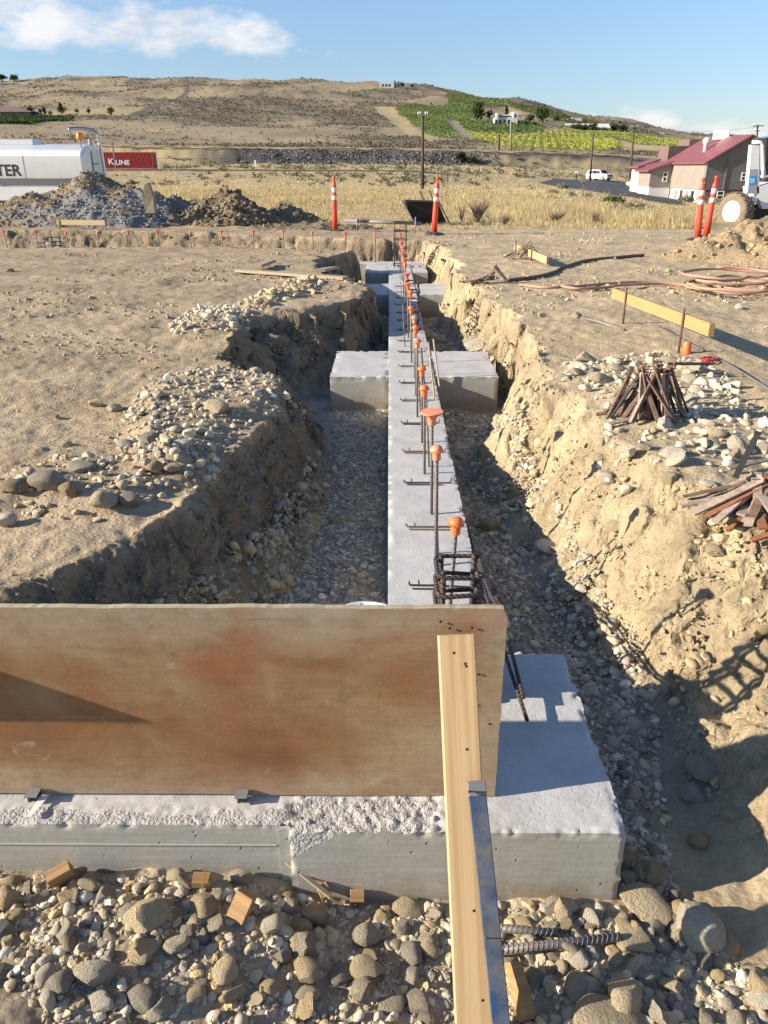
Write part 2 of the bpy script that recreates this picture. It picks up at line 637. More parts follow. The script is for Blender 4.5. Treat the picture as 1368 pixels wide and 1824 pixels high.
def plywood_mat():
    m, t, b = new_mat('form_plywood')
    v = coords(t)
    big = t.noise(t.mapping(v, (1.4, 1, 2.2)), 1.6, 5, 0.55, 0.6)
    colr = t.ramp(big, [(0.34, (0.41, 0.30, 0.175)), (0.47, (0.315, 0.198, 0.10)), (0.60, (0.265, 0.13, 0.056)), (0.72, (0.195, 0.092, 0.042))])
    streak = t.noise(t.mapping(v, (22, 1, 1.2)), 1.0, 4, 0.6)
    colr = t.mix(t.ramp(streak, [(0.55, 0.0), (0.8, 0.5)]), colr, (0.20, 0.115, 0.065))
    pale = t.noise(t.mapping(v, (2.5, 1, 3), loc=(4, 0, 2)), 2.0, 6, 0.7)
    sepn = t.n.new('ShaderNodeSeparateXYZ')
    t.l.new(v, sepn.inputs[0])
    edge = t.ramp(sepn.outputs[2], [(0.0, 0.7), (0.12, 0.0), (0.44, 0.0), (0.58, 0.9)])
    right = t.ramp(t.math('ADD', sepn.outputs[0], 0.5), [(0.55, 0.0), (0.78, 0.85)])
    pf = t.math('MULTIPLY', t.ramp(pale, [(0.35, 0.3), (0.65, 1.0)]), t.math('MAXIMUM', edge, right))
    colr = t.mix(pf, colr, (0.40, 0.33, 0.24))
    speck = t.noise(v, 60.0, 5, 0.7)
    colr = t.mix(t.ramp(speck, [(0.62, 0.0), (0.75, 0.5)]), colr, (0.44, 0.38, 0.29))
    fine = t.noise(t.mapping(v, (9, 1, 14)), 2.0, 7, 0.75, 0.4)
    colr = t.mix(t.ramp(fine, [(0.50, 0.0), (0.72, 0.55)]), colr, (0.17, 0.105, 0.06))
    grain = t.noise(t.mapping(v, (1.0, 1, 46), loc=(2, 0, 0)), 2.0, 5, 0.65, 0.9)
    colr = t.mix(t.ramp(grain, [(0.42, 0.0), (0.66, 0.22)]), colr, t.mix(1.0, colr, (0.62, 0.56, 0.5), 'MULTIPLY'))
    red = t.noise(t.mapping(v, (2.2, 1, 2.6), loc=(1.3, 0, 5)), 1.5, 4, 0.55)
    colr = t.mix(t.ramp(red, [(0.56, 0.0), (0.72, 0.55)]), colr, (0.30, 0.085, 0.035))
    blot = t.noise(t.mapping(v, (1, 1, 1), loc=(0, 0, 9)), 11.0, 6, 0.7, 0.5)
    colr = t.mix(t.ramp(blot, [(0.63, 0.0), (0.70, 0.6)]), colr, (0.46, 0.37, 0.25))
    colr = t.mix(t.ramp(blot, [(0.28, 0.7), (0.35, 0.0)]), colr, (0.11, 0.07, 0.045))
    scr = t.noise(t.mapping(v, (2, 1, 60), rot=(0, 0.05, 0)), 1.5, 3, 0.5)
    colr = t.mix(t.ramp(scr, [(0.70, 0.0), (0.76, 0.55)]), colr, (0.12, 0.08, 0.055))
    t.put(b.inputs['Base Color'], colr)
    b.inputs['Roughness'].default_value = 0.55
    b.inputs['Specular IOR Level'].default_value = 0.3
    h = t.math('ADD', t.noise(v, 90.0, 6, 0.75), t.math('MULTIPLY', t.ramp(scr, [(0.68, 0.0), (0.76, -1.0)]), 0.5))
    t.put(b.inputs['Normal'], t.bump(h, 0.35, 0.002))
    return m


def rebar_mat(name, c, rust):
    m, t, b = new_mat(name)
    v = coords(t)
    wv = t.n.new('ShaderNodeTexWave')
    wv.bands_direction = 'DIAGONAL'
    wv.inputs['Scale'].default_value = 34.0
    wv.inputs['Distortion'].default_value = 0.0
    t.l.new(v, wv.inputs['Vector'])
    n = t.noise(v, 14.0, 5, 0.7)
    colr = t.ramp(n, [(0.4, c), (0.66, rust)])
    t.put(b.inputs['Base Color'], colr)
    b.inputs['Roughness'].default_value = 0.6
    b.inputs['Metallic'].default_value = 0.35
    t.put(b.inputs['Normal'], t.bump(wv.outputs['Fac'], 0.8, 0.004))
    return m


def attr_mat(name, rough=0.9, transl=0.0, var=(0.75, 1.25), scale=3.0):
    m, t, b = new_mat(name)
    at = t.n.new('ShaderNodeVertexColor')
    at.layer_name = 'col'
    k = t.ramp(t.noise(coords(t), scale, 3, 0.6), [(0.3, var[0]), (0.7, var[1])])
    t.put(b.inputs['Base Color'], t.mix(1.0, at.outputs[0], k, 'MULTIPLY'))
    b.inputs['Roughness'].default_value = rough
    b.inputs['Specular IOR Level'].default_value = 0.15
    if transl:
        o = t.n['Material Output']
        tr = t.n.new('ShaderNodeBsdfTranslucent')
        t.l.new(at.outputs[0], tr.inputs['Color'])
        mx = t.n.new('ShaderNodeMixShader')
        mx.inputs[0].default_value = transl
        t.l.new(b.outputs[0], mx.inputs[1])
        t.l.new(tr.outputs[0], mx.inputs[2])
        t.l.new(mx.outputs[0], o.inputs[0])
    return m


M = {}
M['dirt'] = ground_mat()
M['stone_obj'] = stone_mat('cobble_stone', 'object')
M['stone_att'] = stone_mat('gravel_stone', 'attr')
M['ctop'] = concrete_top()
M['cside'] = concrete_side()
M['crough'] = concrete_rough()
M['ply'] = plywood_mat()
M['plyedge'] = wood('plywood_edge', (0.46, 0.37, 0.25), (0.33, 0.25, 0.16), 0, knots=False)
M['stud'] = wood('fresh_lumber', (0.60, 0.41, 0.21), (0.44, 0.265, 0.11), 2)
M['yellow_board'] = wood('sunny_lumber', (0.47, 0.30, 0.125), (0.36, 0.21, 0.08), 1)
M['old_board'] = wood('weathered_lumber', (0.44, 0.35, 0.23), (0.32, 0.24, 0.15), 0)
M['tan_board'] = wood('tan_lumber', (0.50, 0.38, 0.20), (0.38, 0.27, 0.13), 0)
M['block'] = wood('offcut_lumber', (0.42, 0.26, 0.11), (0.24, 0.11, 0.035), 0)
M['rebar'] = rebar_mat('rebar_steel', (0.20, 0.195, 0.19), (0.19, 0.14, 0.10))
M['rebar_dark'] = rebar_mat('rebar_dark_steel', (0.055, 0.055, 0.06), (0.10, 0.06, 0.04))
M['rebar_rust'] = rebar_mat('rebar_rusty_steel', (0.18, 0.09, 0.05), (0.20, 0.13, 0.09))
M['cap'] = simple('orange_plastic', (0.88, 0.17, 0.03), 0.5, var=0.12, dirt=(0.80, 0.36, 0.22), dirtamt=0.3)
M['cap_dusty'] = simple('faded_orange_plastic', (0.80, 0.22, 0.09), 0.65, var=0.15, dirt=(0.74, 0.44, 0.32), dirtamt=0.65, scale=12)
M['cap_red'] = simple('red_plastic', (0.72, 0.10, 0.05), 0.6, var=0.15, dirt=(0.70, 0.42, 0.34), dirtamt=0.6, scale=12)
M['rust'] = simple('rusty_steel', (0.14, 0.075, 0.045), 0.85, 0.1, 0.45, 9, 0.002, 50, dirt=(0.30, 0.24, 0.18), dirtamt=0.7)
M['rust_pale'] = simple('dusty_steel', (0.40, 0.33, 0.26), 0.85, 0.1, 0.3, 9, 0.002, 50, dirt=(0.17, 0.08, 0.04), dirtamt=0.8)
M['rust_orange'] = simple('orange_rust', (0.25, 0.10, 0.045), 0.9, 0.0, 0.3, 9, 0.002, 50)
M['steel'] = simple('grey_steel', (0.25, 0.24, 0.235), 0.6, 0.3, 0.2, 20)
M['steel_dark'] = simple('black_steel', (0.05, 0.045, 0.04), 0.6, 0.3, 0.3, 12)
M['blue_steel'] = simple('blue_painted_steel', (0.030, 0.068, 0.145), 0.8, 0.0, 0.35, 16, 0.001, 70, dirt=(0.20, 0.17, 0.12), dirtamt=0.85)
M['blue_steel'].node_tree.nodes['Principled BSDF'].inputs['Specular IOR Level'].default_value = 0.12
M['red_white'] = simple('delineator_red', (0.86, 0.075, 0.035), 0.45, var=0.08)
M['white_band'] = simple('reflective_band', (0.72, 0.72, 0.70), 0.4, var=0.1)
M['rubber'] = simple('black_rubber', (0.03, 0.03, 0.03), 0.8, var=0.2, dirt=(0.2, 0.16, 0.11), dirtamt=0.5)
M['hose_red'] = simple('red_rubber_hose', (0.42, 0.22, 0.15), 0.75, var=0.2, scale=3, dirt=(0.42, 0.32, 0.21), dirtamt=0.6)
M['hose_dark'] = simple('dark_rubber_hose', (0.12, 0.085, 0.06), 0.7, var=0.2, dirt=(0.2, 0.15, 0.1))
M['white_paint'] = simple('white_paint', (0.74, 0.74, 0.73), 0.35, var=0.06, scale=2)
M['grey_paint'] = simple('grey_paint', (0.33, 0.34, 0.36), 0.45, var=0.1)
M['black_paint'] = simple('black_paint', (0.02, 0.02, 0.022), 0.5, var=0.2)
M['glass'] = simple('dark_glass', (0.02, 0.025, 0.03), 0.08, var=0.1)
M['chrome'] = simple('chrome_pipe', (0.45, 0.44, 0.43), 0.2, 0.9, 0.1)
M['amber'] = simple('amber_lens', (0.95, 0.25, 0.02), 0.25, var=0.05)
M['container'] = simple('container_red', (0.40, 0.035, 0.032), 0.55, var=0.18, scale=0.7)
M['roof_red'] = simple('red_metal_roof', (0.235, 0.075, 0.07), 0.45, var=0.12, scale=0.6)
M['blue_sign'] = simple('blue_sign', (0.10, 0.18, 0.45), 0.5, var=0.1)
M['sticker_blue'] = simple('blue_sticker', (0.03, 0.30, 0.70), 0.4, var=0.05)
M['stop_red'] = simple('stop_sign_red', (0.50, 0.03, 0.03), 0.5, var=0.05)
M['green_sign'] = simple('street_sign_green', (0.03, 0.28, 0.18), 0.5, var=0.05)
M['pole'] = simple('creosote_pole', (0.085, 0.055, 0.04), 0.9, var=0.25, scale=4)
M['pole_grey'] = simple('grey_pole', (0.24, 0.21, 0.18), 0.9, var=0.2, scale=4)
M['asphalt'] = simple('asphalt', (0.055, 0.053, 0.052), 0.9, var=0.2, scale=2, bump=0.01, bscale=30)
M['grass'] = attr_mat('dry_grass', 0.8, 0.35)
M['leaf'] = attr_mat('leaves', 0.7, 0.25)
M['bark'] = simple('bark', (0.12, 0.085, 0.06), 0.95, var=0.3)
M['white_plastic'] = simple('white_plastic', (0.75, 0.75, 0.74), 0.4, var=0.05)
M['red_tag'] = simple('red_plastic_scrap', (0.55, 0.02, 0.03), 0.5, var=0.2, scale=40)


def siding_mat(name, c, step, along='z'):
    m, t, b = new_mat(name)
    v = coords(t)
    sp = t.n.new('ShaderNodeSeparateXYZ')
    t.l.new(v, sp.inputs[0])
    fr = t.math('FRACT', t.math('DIVIDE', sp.outputs[2], step))
    n = t.noise(v, 1.2, 4, 0.6)
    colr = t.ramp(n, [(0.3, tuple(0.9 * x for x in c)), (0.7, tuple(1.1 * x for x in c))])
    t.put(b.inputs['Base Color'], colr)
    b.inputs['Roughness'].default_value = 0.75
    t.put(b.inputs['Normal'], t.bump(fr, 1.0, 0.05))
    return m


M['siding_beige'] = siding_mat('beige_siding', (0.34, 0.285, 0.235), 0.2)
M['siding_grey'] = siding_mat('grey_siding', (0.17, 0.155, 0.15), 0.24)
M['siding_brown'] = siding_mat('brown_siding', (0.20, 0.13, 0.105), 0.3)
M['stucco'] = simple('white_stucco', (0.62, 0.60, 0.56), 0.85, var=0.06, scale=0.5)
M['brick'] = simple('brick_red', (0.17, 0.075, 0.055), 0.9, var=0.25, scale=2)

# ================================================================== TERRAIN
PAD, FLOOR = 0.32, -0.30
TY = np.array([20, 30, 45, 60, 80, 100, 120, 150, 175, 197, 202, 215, 260, 330, 450, 600, 780, 900, 1000, 1400, 3000], float)
TCOL = {
    -900: [404, 392, 372, 358, 343, 332, 322, 302, 298, 288, 260, 256, 250, 236, 205, 185, 160, 148, 156, 180, 215],
    0: [404, 392, 372, 358, 343, 332, 322, 302, 298, 288, 262, 258, 250, 236, 206, 184, 158, 146, 154, 180, 215],
    150: [404, 390, 370, 356, 343, 332, 322, 302, 298, 288, 264, 260, 252, 238, 208, 182, 152, 140, 150, 180, 215],
    330: [404, 374, 353, 343, 336, 330, 322, 302, 298, 291, 267, 263, 254, 240, 212, 182, 150, 137.5, 148, 180, 215],
    500: [404, 373, 352, 343, 336, 330, 322, 303, 299, 292, 268, 264, 256, 243, 216, 187, 157, 143, 152, 185, 220],
    700: [404, 373, 352, 343, 336, 330, 322, 304, 299, 293, 270, 266, 258, 247, 222, 194, 167, 153, 162, 195, 230],
    900: [404, 374, 356, 347, 341, 336, 330, 318, 305, 297, 275, 270, 264, 252, 228, 206, 186, 176, 184, 210, 240],
    1050: [404, 376, 360, 352, 346, 340, 334, 323, 315, 303, 281, 275, 270, 258, 240, 226, 214, 207, 213, 230, 250],
    1240: [404, 394, 381, 372, 365, 358, 350, 338, 325, 312, 294, 285, 276, 265, 257, 250, 246, 243, 246, 255, 265],
    1500: [404, 399, 385, 376, 368, 362, 355, 345, 332, 320, 302, 292, 283, 275, 268, 263, 259, 257, 259, 266, 275],
    2600: [404, 399, 385, 376, 368, 362, 355, 345, 332, 320, 302, 292, 283, 275, 268, 263, 259, 257, 259, 266, 275]}
TU = np.array([(k - 684.0) / FPX / 1.104 for k in TCOL])
TR = np.array([[ratio(v) for v in TCOL[k]] for k in TCOL])
TZ = TR * TY[None, :] + CAMZ


def far_z(x, y):
    yy = np.clip(y, TY[0], TY[-1])
    q = np.clip(x / np.maximum(y, 1.0), TU[0], TU[-1] - 1e-6)
    j = np.clip(np.searchsorted(TU, q, side='right') - 1, 0, len(TU) - 2)
    f = (q - TU[j]) / (TU[j + 1] - TU[j])
    f = f * f * (3 - 2 * f)
    i = np.clip(np.searchsorted(TY, yy, side='right') - 1, 0, len(TY) - 2)
    g = (yy - TY[i]) / (TY[i + 1] - TY[i])
    za = TZ[j, i] * (1 - g) + TZ[j, i + 1] * g
    zb = TZ[j + 1, i] * (1 - g) + TZ[j + 1, i + 1] * g
    return za * (1 - f) + zb * f


def pl(pts, z):
    return [tuple(P(u, v, z)[:2]) for u, v in pts]


LIP = ([(-9, 2.1), (-3, 2.15)] + pl([(0, 1050), (115, 1000), (205, 960), (295, 908), (335, 868), (368, 832), (435, 785), (492, 735), (515, 697)], 0.20)
       + pl([(447, 659), (386, 650), (417, 588), (472, 570), (576, 560)], 0.235) + pl([(640, 532), (650, 510), (622, 496), (564, 482), (557, 471), (570, 460),
       (635, 451), (560, 447), (380, 442), (200, 443), (0, 444), (-700, 444), (-700, 409), (0, 409), (200, 411), (400, 416), (560, 424), (660, 429),
       (760, 430), (792, 440), (800, 458), (812, 480), (832, 500), (885, 545), (935, 578), (960, 612), (972, 655), (975, 690)], PAD)
       + [(1.16, 4.7), (1.16, 4.2), (1.22, 3.6), (1.42, 3.1), (1.72, 2.6), (1.95, 2.0), (2.1, 1.4), (2.0, 0.8), (2.3, -2), (-9, -2)])
FLR = [(-9, 1.9), (-1.5, 1.95), (-0.85, 2.30), (-0.66, 2.6), (-0.53, 3.1), (-0.43, 3.7), (-0.40, 4.7), (-0.46, 5.5), (-0.80, 5.75), (-0.97, 6.0), (-1.0, 6.6),
       (-0.52, 7.05), (-0.30, 7.4), (-0.17, 8.5), (-0.17, 10.2), (-0.45, 10.7), (-0.62, 11.2), (-0.62, 12.5), (-0.36, 13.1), (-0.6, 14.1), (-1.5, 14.4), (-9, 14.5),
       (-9, 18.0), (-4, 16.3), (-1, 15.45), (0.0, 15.25), (0.66, 15.2), (0.72, 12.4), (0.98, 12.1), (0.98, 11.2), (0.72, 10.4), (0.72, 9.4),
       (0.80, 8.5), (1.06, 7.5), (1.10, 6.3), (0.90, 5.75), (0.58, 5.3), (0.60, 4.35), (0.66, 3.55), (0.76, 2.8), (0.90, 2.2), (1.0, 1.6), (1.05, 1.1), (1.2, -2), (-9, -2)]


def poly_sd(x, y, poly):
    """signed distance, negative inside"""
    p = np.array(poly)
    q = np.roll(p, -1, 0)
    d2 = np.full(x.shape, 1e9)
    ins = np.zeros(x.shape, bool)
    for (ax, ay), (bx, by) in zip(p, q):
        ex, ey = bx - ax, by - ay
        wx, wy = x - ax, y - ay
        t = np.clip((wx * ex + wy * ey) / (ex * ex + ey * ey + 1e-12), 0, 1)
        d2 = np.minimum(d2, (wx - t * ex) ** 2 + (wy - t * ey) ** 2)
        c = ((ay > y) != (by > y)) & (x < ex * (y - ay) / (ey + 1e-12) + ax)
        ins ^= c
    d = np.sqrt(d2)
    return np.where(ins, -d, d)


def inside(x, y, poly):
    p = np.array(poly)
    q = np.roll(p, -1, 0)
    ins = np.zeros(np.shape(x), bool)
    for (ax, ay), (bx, by) in zip(p, q):
        ins ^= ((ay > y) != (by > y)) & (x < (bx - ax) * (y - ay) / (by - ay + 1e-12) + ax)
    return ins


PILES = []   # (polygon world, height, softness)
def pile_poly(px, z=PAD):
    return pl(px, z)


LP = {
    'near': pile_poly([(-120, 900), (0, 845), (120, 815), (230, 815), (330, 800), (400, 830), (390, 865), (300, 885), (250, 915), (160, 930), (40, 925), (-120, 960)], 0.20),
    'middle': pile_poly([(235, 700), (300, 670), (380, 655), (520, 668), (545, 690), (470, 735), (420, 770), (390, 810), (330, 850), (250, 850), (205, 800), (215, 750)], 0.215),
    'far': pile_poly([(300, 572), (330, 555), (400, 548), (450, 556), (440, 576), (380, 584), (310, 585)]),
    'clods': pile_poly([(420, 545), (470, 522), (540, 500), (580, 505), (560, 525), (500, 540), (450, 560)]),
    'right': pile_poly([(985, 680), (1000, 645), (1080, 640), (1200, 630), (1290, 660), (1330, 720), (1368, 740), (1368, 830), (1300, 845), (1200, 850), (1100, 830), (1060, 790), (1080, 740), (1030, 690)]),
}


def near_z(x, y):
    """height without fine noise, and the zone weights"""
    wx = x + 0.055 * fbm(x * 3.1, y * 3.1, seed=3, oct=5, gain=0.6) * np.clip(y / 5, 0.5, 1.6)
    wy = y + 0.055 * fbm(x * 3.1, y * 3.1, seed=9, oct=5, gain=0.6) * np.clip(y / 5, 0.5, 1.6)
    dl = -poly_sd(wx, wy, LIP)
    df = poly_sd(wx, wy, FLR)
    t = np.where(dl <= 0, 1.0, np.where(df <= 0, 0.0, df / (df + np.maximum(dl, 1e-4))))
    rightside = smooth(0.45, 0.65, x)
    tr = t * t * (3 - 2 * t)
    ts = np.clip(t * 1.08, 0, 1) ** 0.85
    lump = 0.10 * fbm(x * 2.6, y * 2.2, seed=15, oct=3) * t * (1 - t) * 4
    nearr = smooth(5.6, 5.0, y)
    tt = ts * (1 - rightside) + ((0.6 * tr + 0.4 * t) * nearr + (0.35 * tr + 0.65 * ts) * (1 - nearr) + lump) * rightside
    fl = FLOOR + 0.05 * smooth(2.2, 1.4, y)
    fl = fl + 0.11 * smooth(0.35, -1.1, x) * smooth(2.0, 1.3, y)
    fl = fl + 0.07 * smooth(1.25, 0.75, y) * smooth(-0.3, -1.0, x)
    pad = PAD + 0.02 * smooth(3, 10, y) - 0.125 * smooth(8.6, 5.2, y) * smooth(0.3, -0.1, x)
    z = fl + (pad - fl) * tt
    # raised windrows under the stone piles
    for k, hgt in (('near', 0.07), ('middle', 0.06), ('far', 0.06), ('clods', 0.05), ('right', 0.02)):
        z = z + hgt * smooth(0.02, -0.22 if y.size else 0, poly_sd(x, y, LP[k])) * tt
    return z, t, rightside


def ground_height(x, y, fine=True):
    x = np.atleast_1d(np.asarray(x, float))
    y = np.atleast_1d(np.asarray(y, float))
    z = np.full(x.shape, 0.0)
    t = np.ones(x.shape)
    rs = np.zeros(x.shape)
    n = y < 21
    if n.any():
        a, b, c = near_z(x[n], y[n])
        z[n], t[n], rs[n] = a, b, c
    f = y >= 15
    if f.any():
        zf = far_z(x[f], y[f])
        k = smooth(17.0, 20.5, y[f])
        z[f] = z[f] * (1 - k) + zf * k
        big = y[f] > 90
        if fine and big.any():
            amp = np.clip(y[f] / 900, 0, 1) * 3.0 * smooth(210, 280, y[f])
            z[f] = z[f] + amp * fbm(x[f] / 60, y[f] / 60, seed=21, oct=4) + 0.35 * smooth(188, 195, y[f]) * smooth(212, 204, y[f]) * fbm(x[f] / 3.5, y[f] / 2.5, seed=23, oct=3)
    if fine:
        a0 = np.where(t > 0.98, 1.0, 1.6)
        z = z + np.where(y < 22, 0.016 * a0 * fbm(x * 2.1, y * 2.1, seed=31, oct=4) + 0.006 * fbm(x * 17, y * 17, seed=37, oct=3), 0.05 * fbm(x * 0.4, y * 0.4, seed=33, oct=3) * smooth(20, 30, y))
    return z, t, rs


def gz(x, y):
    return float(ground_height(np.array([x]), np.array([y]))[0][0])


def hit(u, v, y0=1.0, y1=2500):
    dx, dy, dz = ray(u, v)
    ys = np.geomspace(y0, y1, 1400)
    s = ys / dy
    zr = CAMZ + s * dz
    zg = ground_height(s * dx, ys)[0]
    k = np.argmax(zr <= zg)
    if zr[k] > zg[k]:
        k = len(ys) - 1
    if k > 0:
        a0, a1 = zr[k - 1] - zg[k - 1], zr[k] - zg[k]
        f = a0 / (a0 - a1 + 1e-12)
        yy = ys[k - 1] + f * (ys[k] - ys[k - 1])
    else:
        yy = ys[0]
    return Vector((dx / dy * yy, yy, float(ground_height(np.array([dx / dy * yy]), np.array([yy]))[0][0])))


def hp(pts, y0=1.0):
    return [tuple(hit(u, v, y0)[:2]) for u, v in pts]


# pixel outlines of fields on the hill -> world polygons on the terrain
FIELDS = {
    'vine_dark': hp([(705, 190), (845, 190), (850, 212), (792, 214), (803, 228), (822, 246), (785, 246), (755, 236), (728, 213)], 230),
    'vine_top': hp([(795, 166), (838, 166), (900, 180), (905, 190), (800, 190)], 230),
    'vine_house': hp([(815, 213), (880, 216), (965, 222), (968, 236), (905, 240), (830, 232)], 230),
    'vine_yellow': hp([(822, 236), (905, 242), (1000, 234), (1090, 246), (1112, 262), (1080, 268), (960, 265), (905, 263), (850, 247)], 230),
    'vine_right': hp([(1000, 224), (1090, 228), (1228, 252), (1228, 264), (1130, 254), (1090, 243), (1010, 232)], 230),
    'vine_upper': hp([(905, 184), (1000, 203), (1100, 224), (1000, 216), (910, 191)], 230),
    'vine_left': hp([(-150, 208), (132, 209), (128, 215), (60, 222), (-150, 228)], 230),
}
STRAW = [hp([(668, 190), (703, 190), (728, 215), (755, 238), (830, 252), (760, 252), (705, 226)], 225), hp([(905, 190), (975, 212), (905, 205)], 225),
         hp([(1085, 246), (1228, 266), (1110, 268)], 225), hp([(-50, 205), (60, 200), (260, 190), (240, 205), (100, 208)], 225)]
DIRT_STRIP = hp([(756, 164), (794, 166), (798, 190), (770, 190)], 225)
HILL_ROAD = hp([(205, 208), (260, 190), (330, 156), (350, 146), (356, 147), (338, 160), (290, 186), (240, 207)], 225)
DRIVE = hp([(790, 211), (806, 213), (815, 226), (838, 240), (850, 250), (815, 248), (806, 230)], 225)

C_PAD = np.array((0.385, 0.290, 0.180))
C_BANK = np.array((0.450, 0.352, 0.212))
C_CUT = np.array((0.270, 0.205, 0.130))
C_FLOOR = np.array((0.335, 0.295, 0.235))
C_STRAW = np.array((0.46, 0.36, 0.19))
C_SAGE = np.array((0.19, 0.155, 0.100))
C_BALLAST = np.array((0.075, 0.072, 0.072))


def ground_colour(x, y, t, rs):
    n = len(x)
    pn = fbm(x * 0.7, y * 2.2, seed=41, oct=5)[:, None] * 0.5
    fine = fbm(x * 9, y * 9, seed=43, oct=3)[:, None]
    c = C_PAD * (1 + 0.16 * pn) * (1 + 0.07 * fine)
    dry = smooth(0.0, 0.7, pn[:, 0] + 0.25)[:, None]
    c = c * (1 - 0.55 * dry) + np.array((0.47, 0.368, 0.24)) * 0.55 * dry
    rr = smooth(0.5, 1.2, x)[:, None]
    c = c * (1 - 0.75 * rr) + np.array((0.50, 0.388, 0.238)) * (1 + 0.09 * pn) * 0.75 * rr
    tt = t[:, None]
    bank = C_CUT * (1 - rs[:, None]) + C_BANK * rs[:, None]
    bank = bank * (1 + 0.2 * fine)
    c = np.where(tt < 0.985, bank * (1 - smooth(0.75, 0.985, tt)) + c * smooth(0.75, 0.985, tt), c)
    fl = C_FLOOR * (1 + 0.2 * fine)
    fl = np.where((y < 1.6)[:, None], np.array((0.40, 0.325, 0.225)) * (1 + 0.2 * fine), fl)
    sand = (smooth(0.74, 0.86, x + 0.05 * fbm(x * 4, y * 4, seed=19, oct=3)) * smooth(2.3, 1.7, y))[:, None]
    fl = fl * (1 - sand) + C_BANK * 0.95 * sand
    k = smooth(0.30, 0.02, tt)
    c = c * (1 - k) + fl * k
    # beyond the work area: dry grass
    edge = 19.3 + 1.0 * fbm(x * 0.35, np.zeros(n), seed=47, oct=3) + 0.8 * smooth(-1.0, -5.0, x)
    g = smooth(-0.3, 0.6, y - edge)[:, None]
    gn = fbm(x * 0.16, y * 0.10, seed=51, oct=4)[:, None]
    straw = C_STRAW * (1 + 0.12 * gn)
    mid = smooth(0.05, 0.75, gn + smooth(100, 150, y)[:, None] * 0.25) * smooth(60, 110, y)[:, None]
    straw = straw * (1 - 0.7 * mid) + np.array((0.30, 0.235, 0.135)) * 0.7 * mid
    c = c * (1 - g) + straw * g
    # railway bank of dark ballast
    q = x / np.maximum(y, 1)
    ball = smooth(192, 196, y) * smooth(216, 206, y) * smooth(-0.27, -0.17, q) * (1 - 0.75 * smooth(0.10, 0.2, q) * smooth(203, 200, y))
    ball = ball * smooth(-0.9, -0.2, fbm(x * 0.12, y * 0.3, seed=55, oct=4) + 0.3)
    c = c * (1 - ball[:, None]) + C_BALLAST * (1 + 0.5 * fbm(x / 1.6, y / 1.2, seed=57, oct=3)[:, None]) * ball[:, None]
    # hillside
    hl = smooth(214, 235, y)
    hn = fbm(x / 38, y / 75, seed=61, oct=5)
    band = hn * 0.8 + 0.25 * fbm(x / 9, y / 16, seed=63, oct=4)
    up = smooth(330, 470, y) * smooth(700, 600, y) * smooth(-0.33, -0.22, q) * smooth(0.06, -0.02, q)
    sg = smooth(-0.25, 0.45, band + 0.75 * up - 0.05 - 0.5 * smooth(300, 240, y) * 0.6)
    low = np.array((0.325, 0.252, 0.155)) * (1 + 0.1 * fbm(x / 20, y / 30, seed=65, oct=3)[:, None])
    hc = low * (1 - sg[:, None]) + np.array((0.215, 0.175, 0.118)) * sg[:, None]
    c = c * (1 - hl[:, None]) + hc * hl[:, None]
    f = y > 216
    if f.any():
        cf = c[f]
        for poly in STRAW:
            cf[inside(x[f], y[f], poly)] = (0.43, 0.33, 0.17)
        cf[inside(x[f], y[f], DIRT_STRIP)] = (0.33, 0.245, 0.15)
        for kname, poly in FIELDS.items():
            gcol = (0.30, 0.31, 0.075) if kname in ('vine_yellow', 'vine_right') else ((0.17, 0.20, 0.065) if kname != 'vine_left' else (0.06, 0.10, 0.035))
            cf[inside(x[f], y[f], poly)] = gcol
        cf[inside(x[f], y[f], HILL_ROAD)] = (0.15, 0.125, 0.10)
        cf[inside(x[f], y[f], DRIVE)] = (0.28, 0.24, 0.19)
        c[f] = cf
    return np.clip(c, 0.01, 0.8)


def fan(rows, tmax, ncol, off):
    tx = np.linspace(-tmax, tmax, ncol)
    Y = np.repeat(rows, ncol)
    X = (Y + off) * np.tile(tx, len(rows))
    nr = len(rows)
    i = np.arange(nr - 1)[:, None] * ncol + np.arange(ncol - 1)[None, :]
    F = np.stack([i, i + 1, i + 1 + ncol, i + ncol], -1).reshape(-1, 4)
    return X, Y, F


rows = [1.0]
while rows[-1] < 24:
    rows.append(rows[-1] * 1.0036)
while rows[-1] < 219:
    rows.append(rows[-1] * 1.012)
rows[-1] = 219.0
rows = np.array(rows) - 1.5 + 0.0
rows[-1] = 217.5
X, Y, F = fan(rows, 0.95, 720, 1.5)
Z, T, RS = ground_height(X, Y)
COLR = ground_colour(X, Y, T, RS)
CUT = np.where(Y < 22, np.clip(smooth(0.02, 0.12, T) * smooth(1.0, 0.90, T) + 0.12, 0, 1), 0.12)
# lumpy sideways displacement on the cut faces so that clods and overhangs appear
nearm = Y < 22
xx, yy, zz = X[nearm], Y[nearm], Z[nearm]
sl = np.clip(np.minimum(T[nearm], 1 - T[nearm]) * 5, 0, 1)
amp = (0.010 + 0.075 * sl * (1 - 0.45 * smooth(10, 13, yy))) * np.clip(yy / 6, 0.7, 1.1)
kf = 1 + 0.9 * smooth(10, 13, yy)
fx = fbm(xx * 6 * kf, yy * 6 * kf, zz * 6 * kf + 3, seed=71, oct=5, gain=0.6)
fy = fbm(xx * 6 * kf, yy * 6 * kf, zz * 6 * kf + 40, seed=77, oct=5, gain=0.6)
fz = fbm(xx * 7 * kf, yy * 7 * kf, zz * 7 * kf + 80, seed=83, oct=5, gain=0.6)
X[nearm] += amp * fx * 0.6 * sl
Y[nearm] += amp * fy * 0.6 * sl
Z[nearm] += amp * fz * 0.55 * np.where(sl > 0, 1, 0.5)
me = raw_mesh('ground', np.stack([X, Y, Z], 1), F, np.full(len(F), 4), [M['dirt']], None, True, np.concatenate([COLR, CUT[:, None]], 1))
tag(link('ground', me), kind='structure')

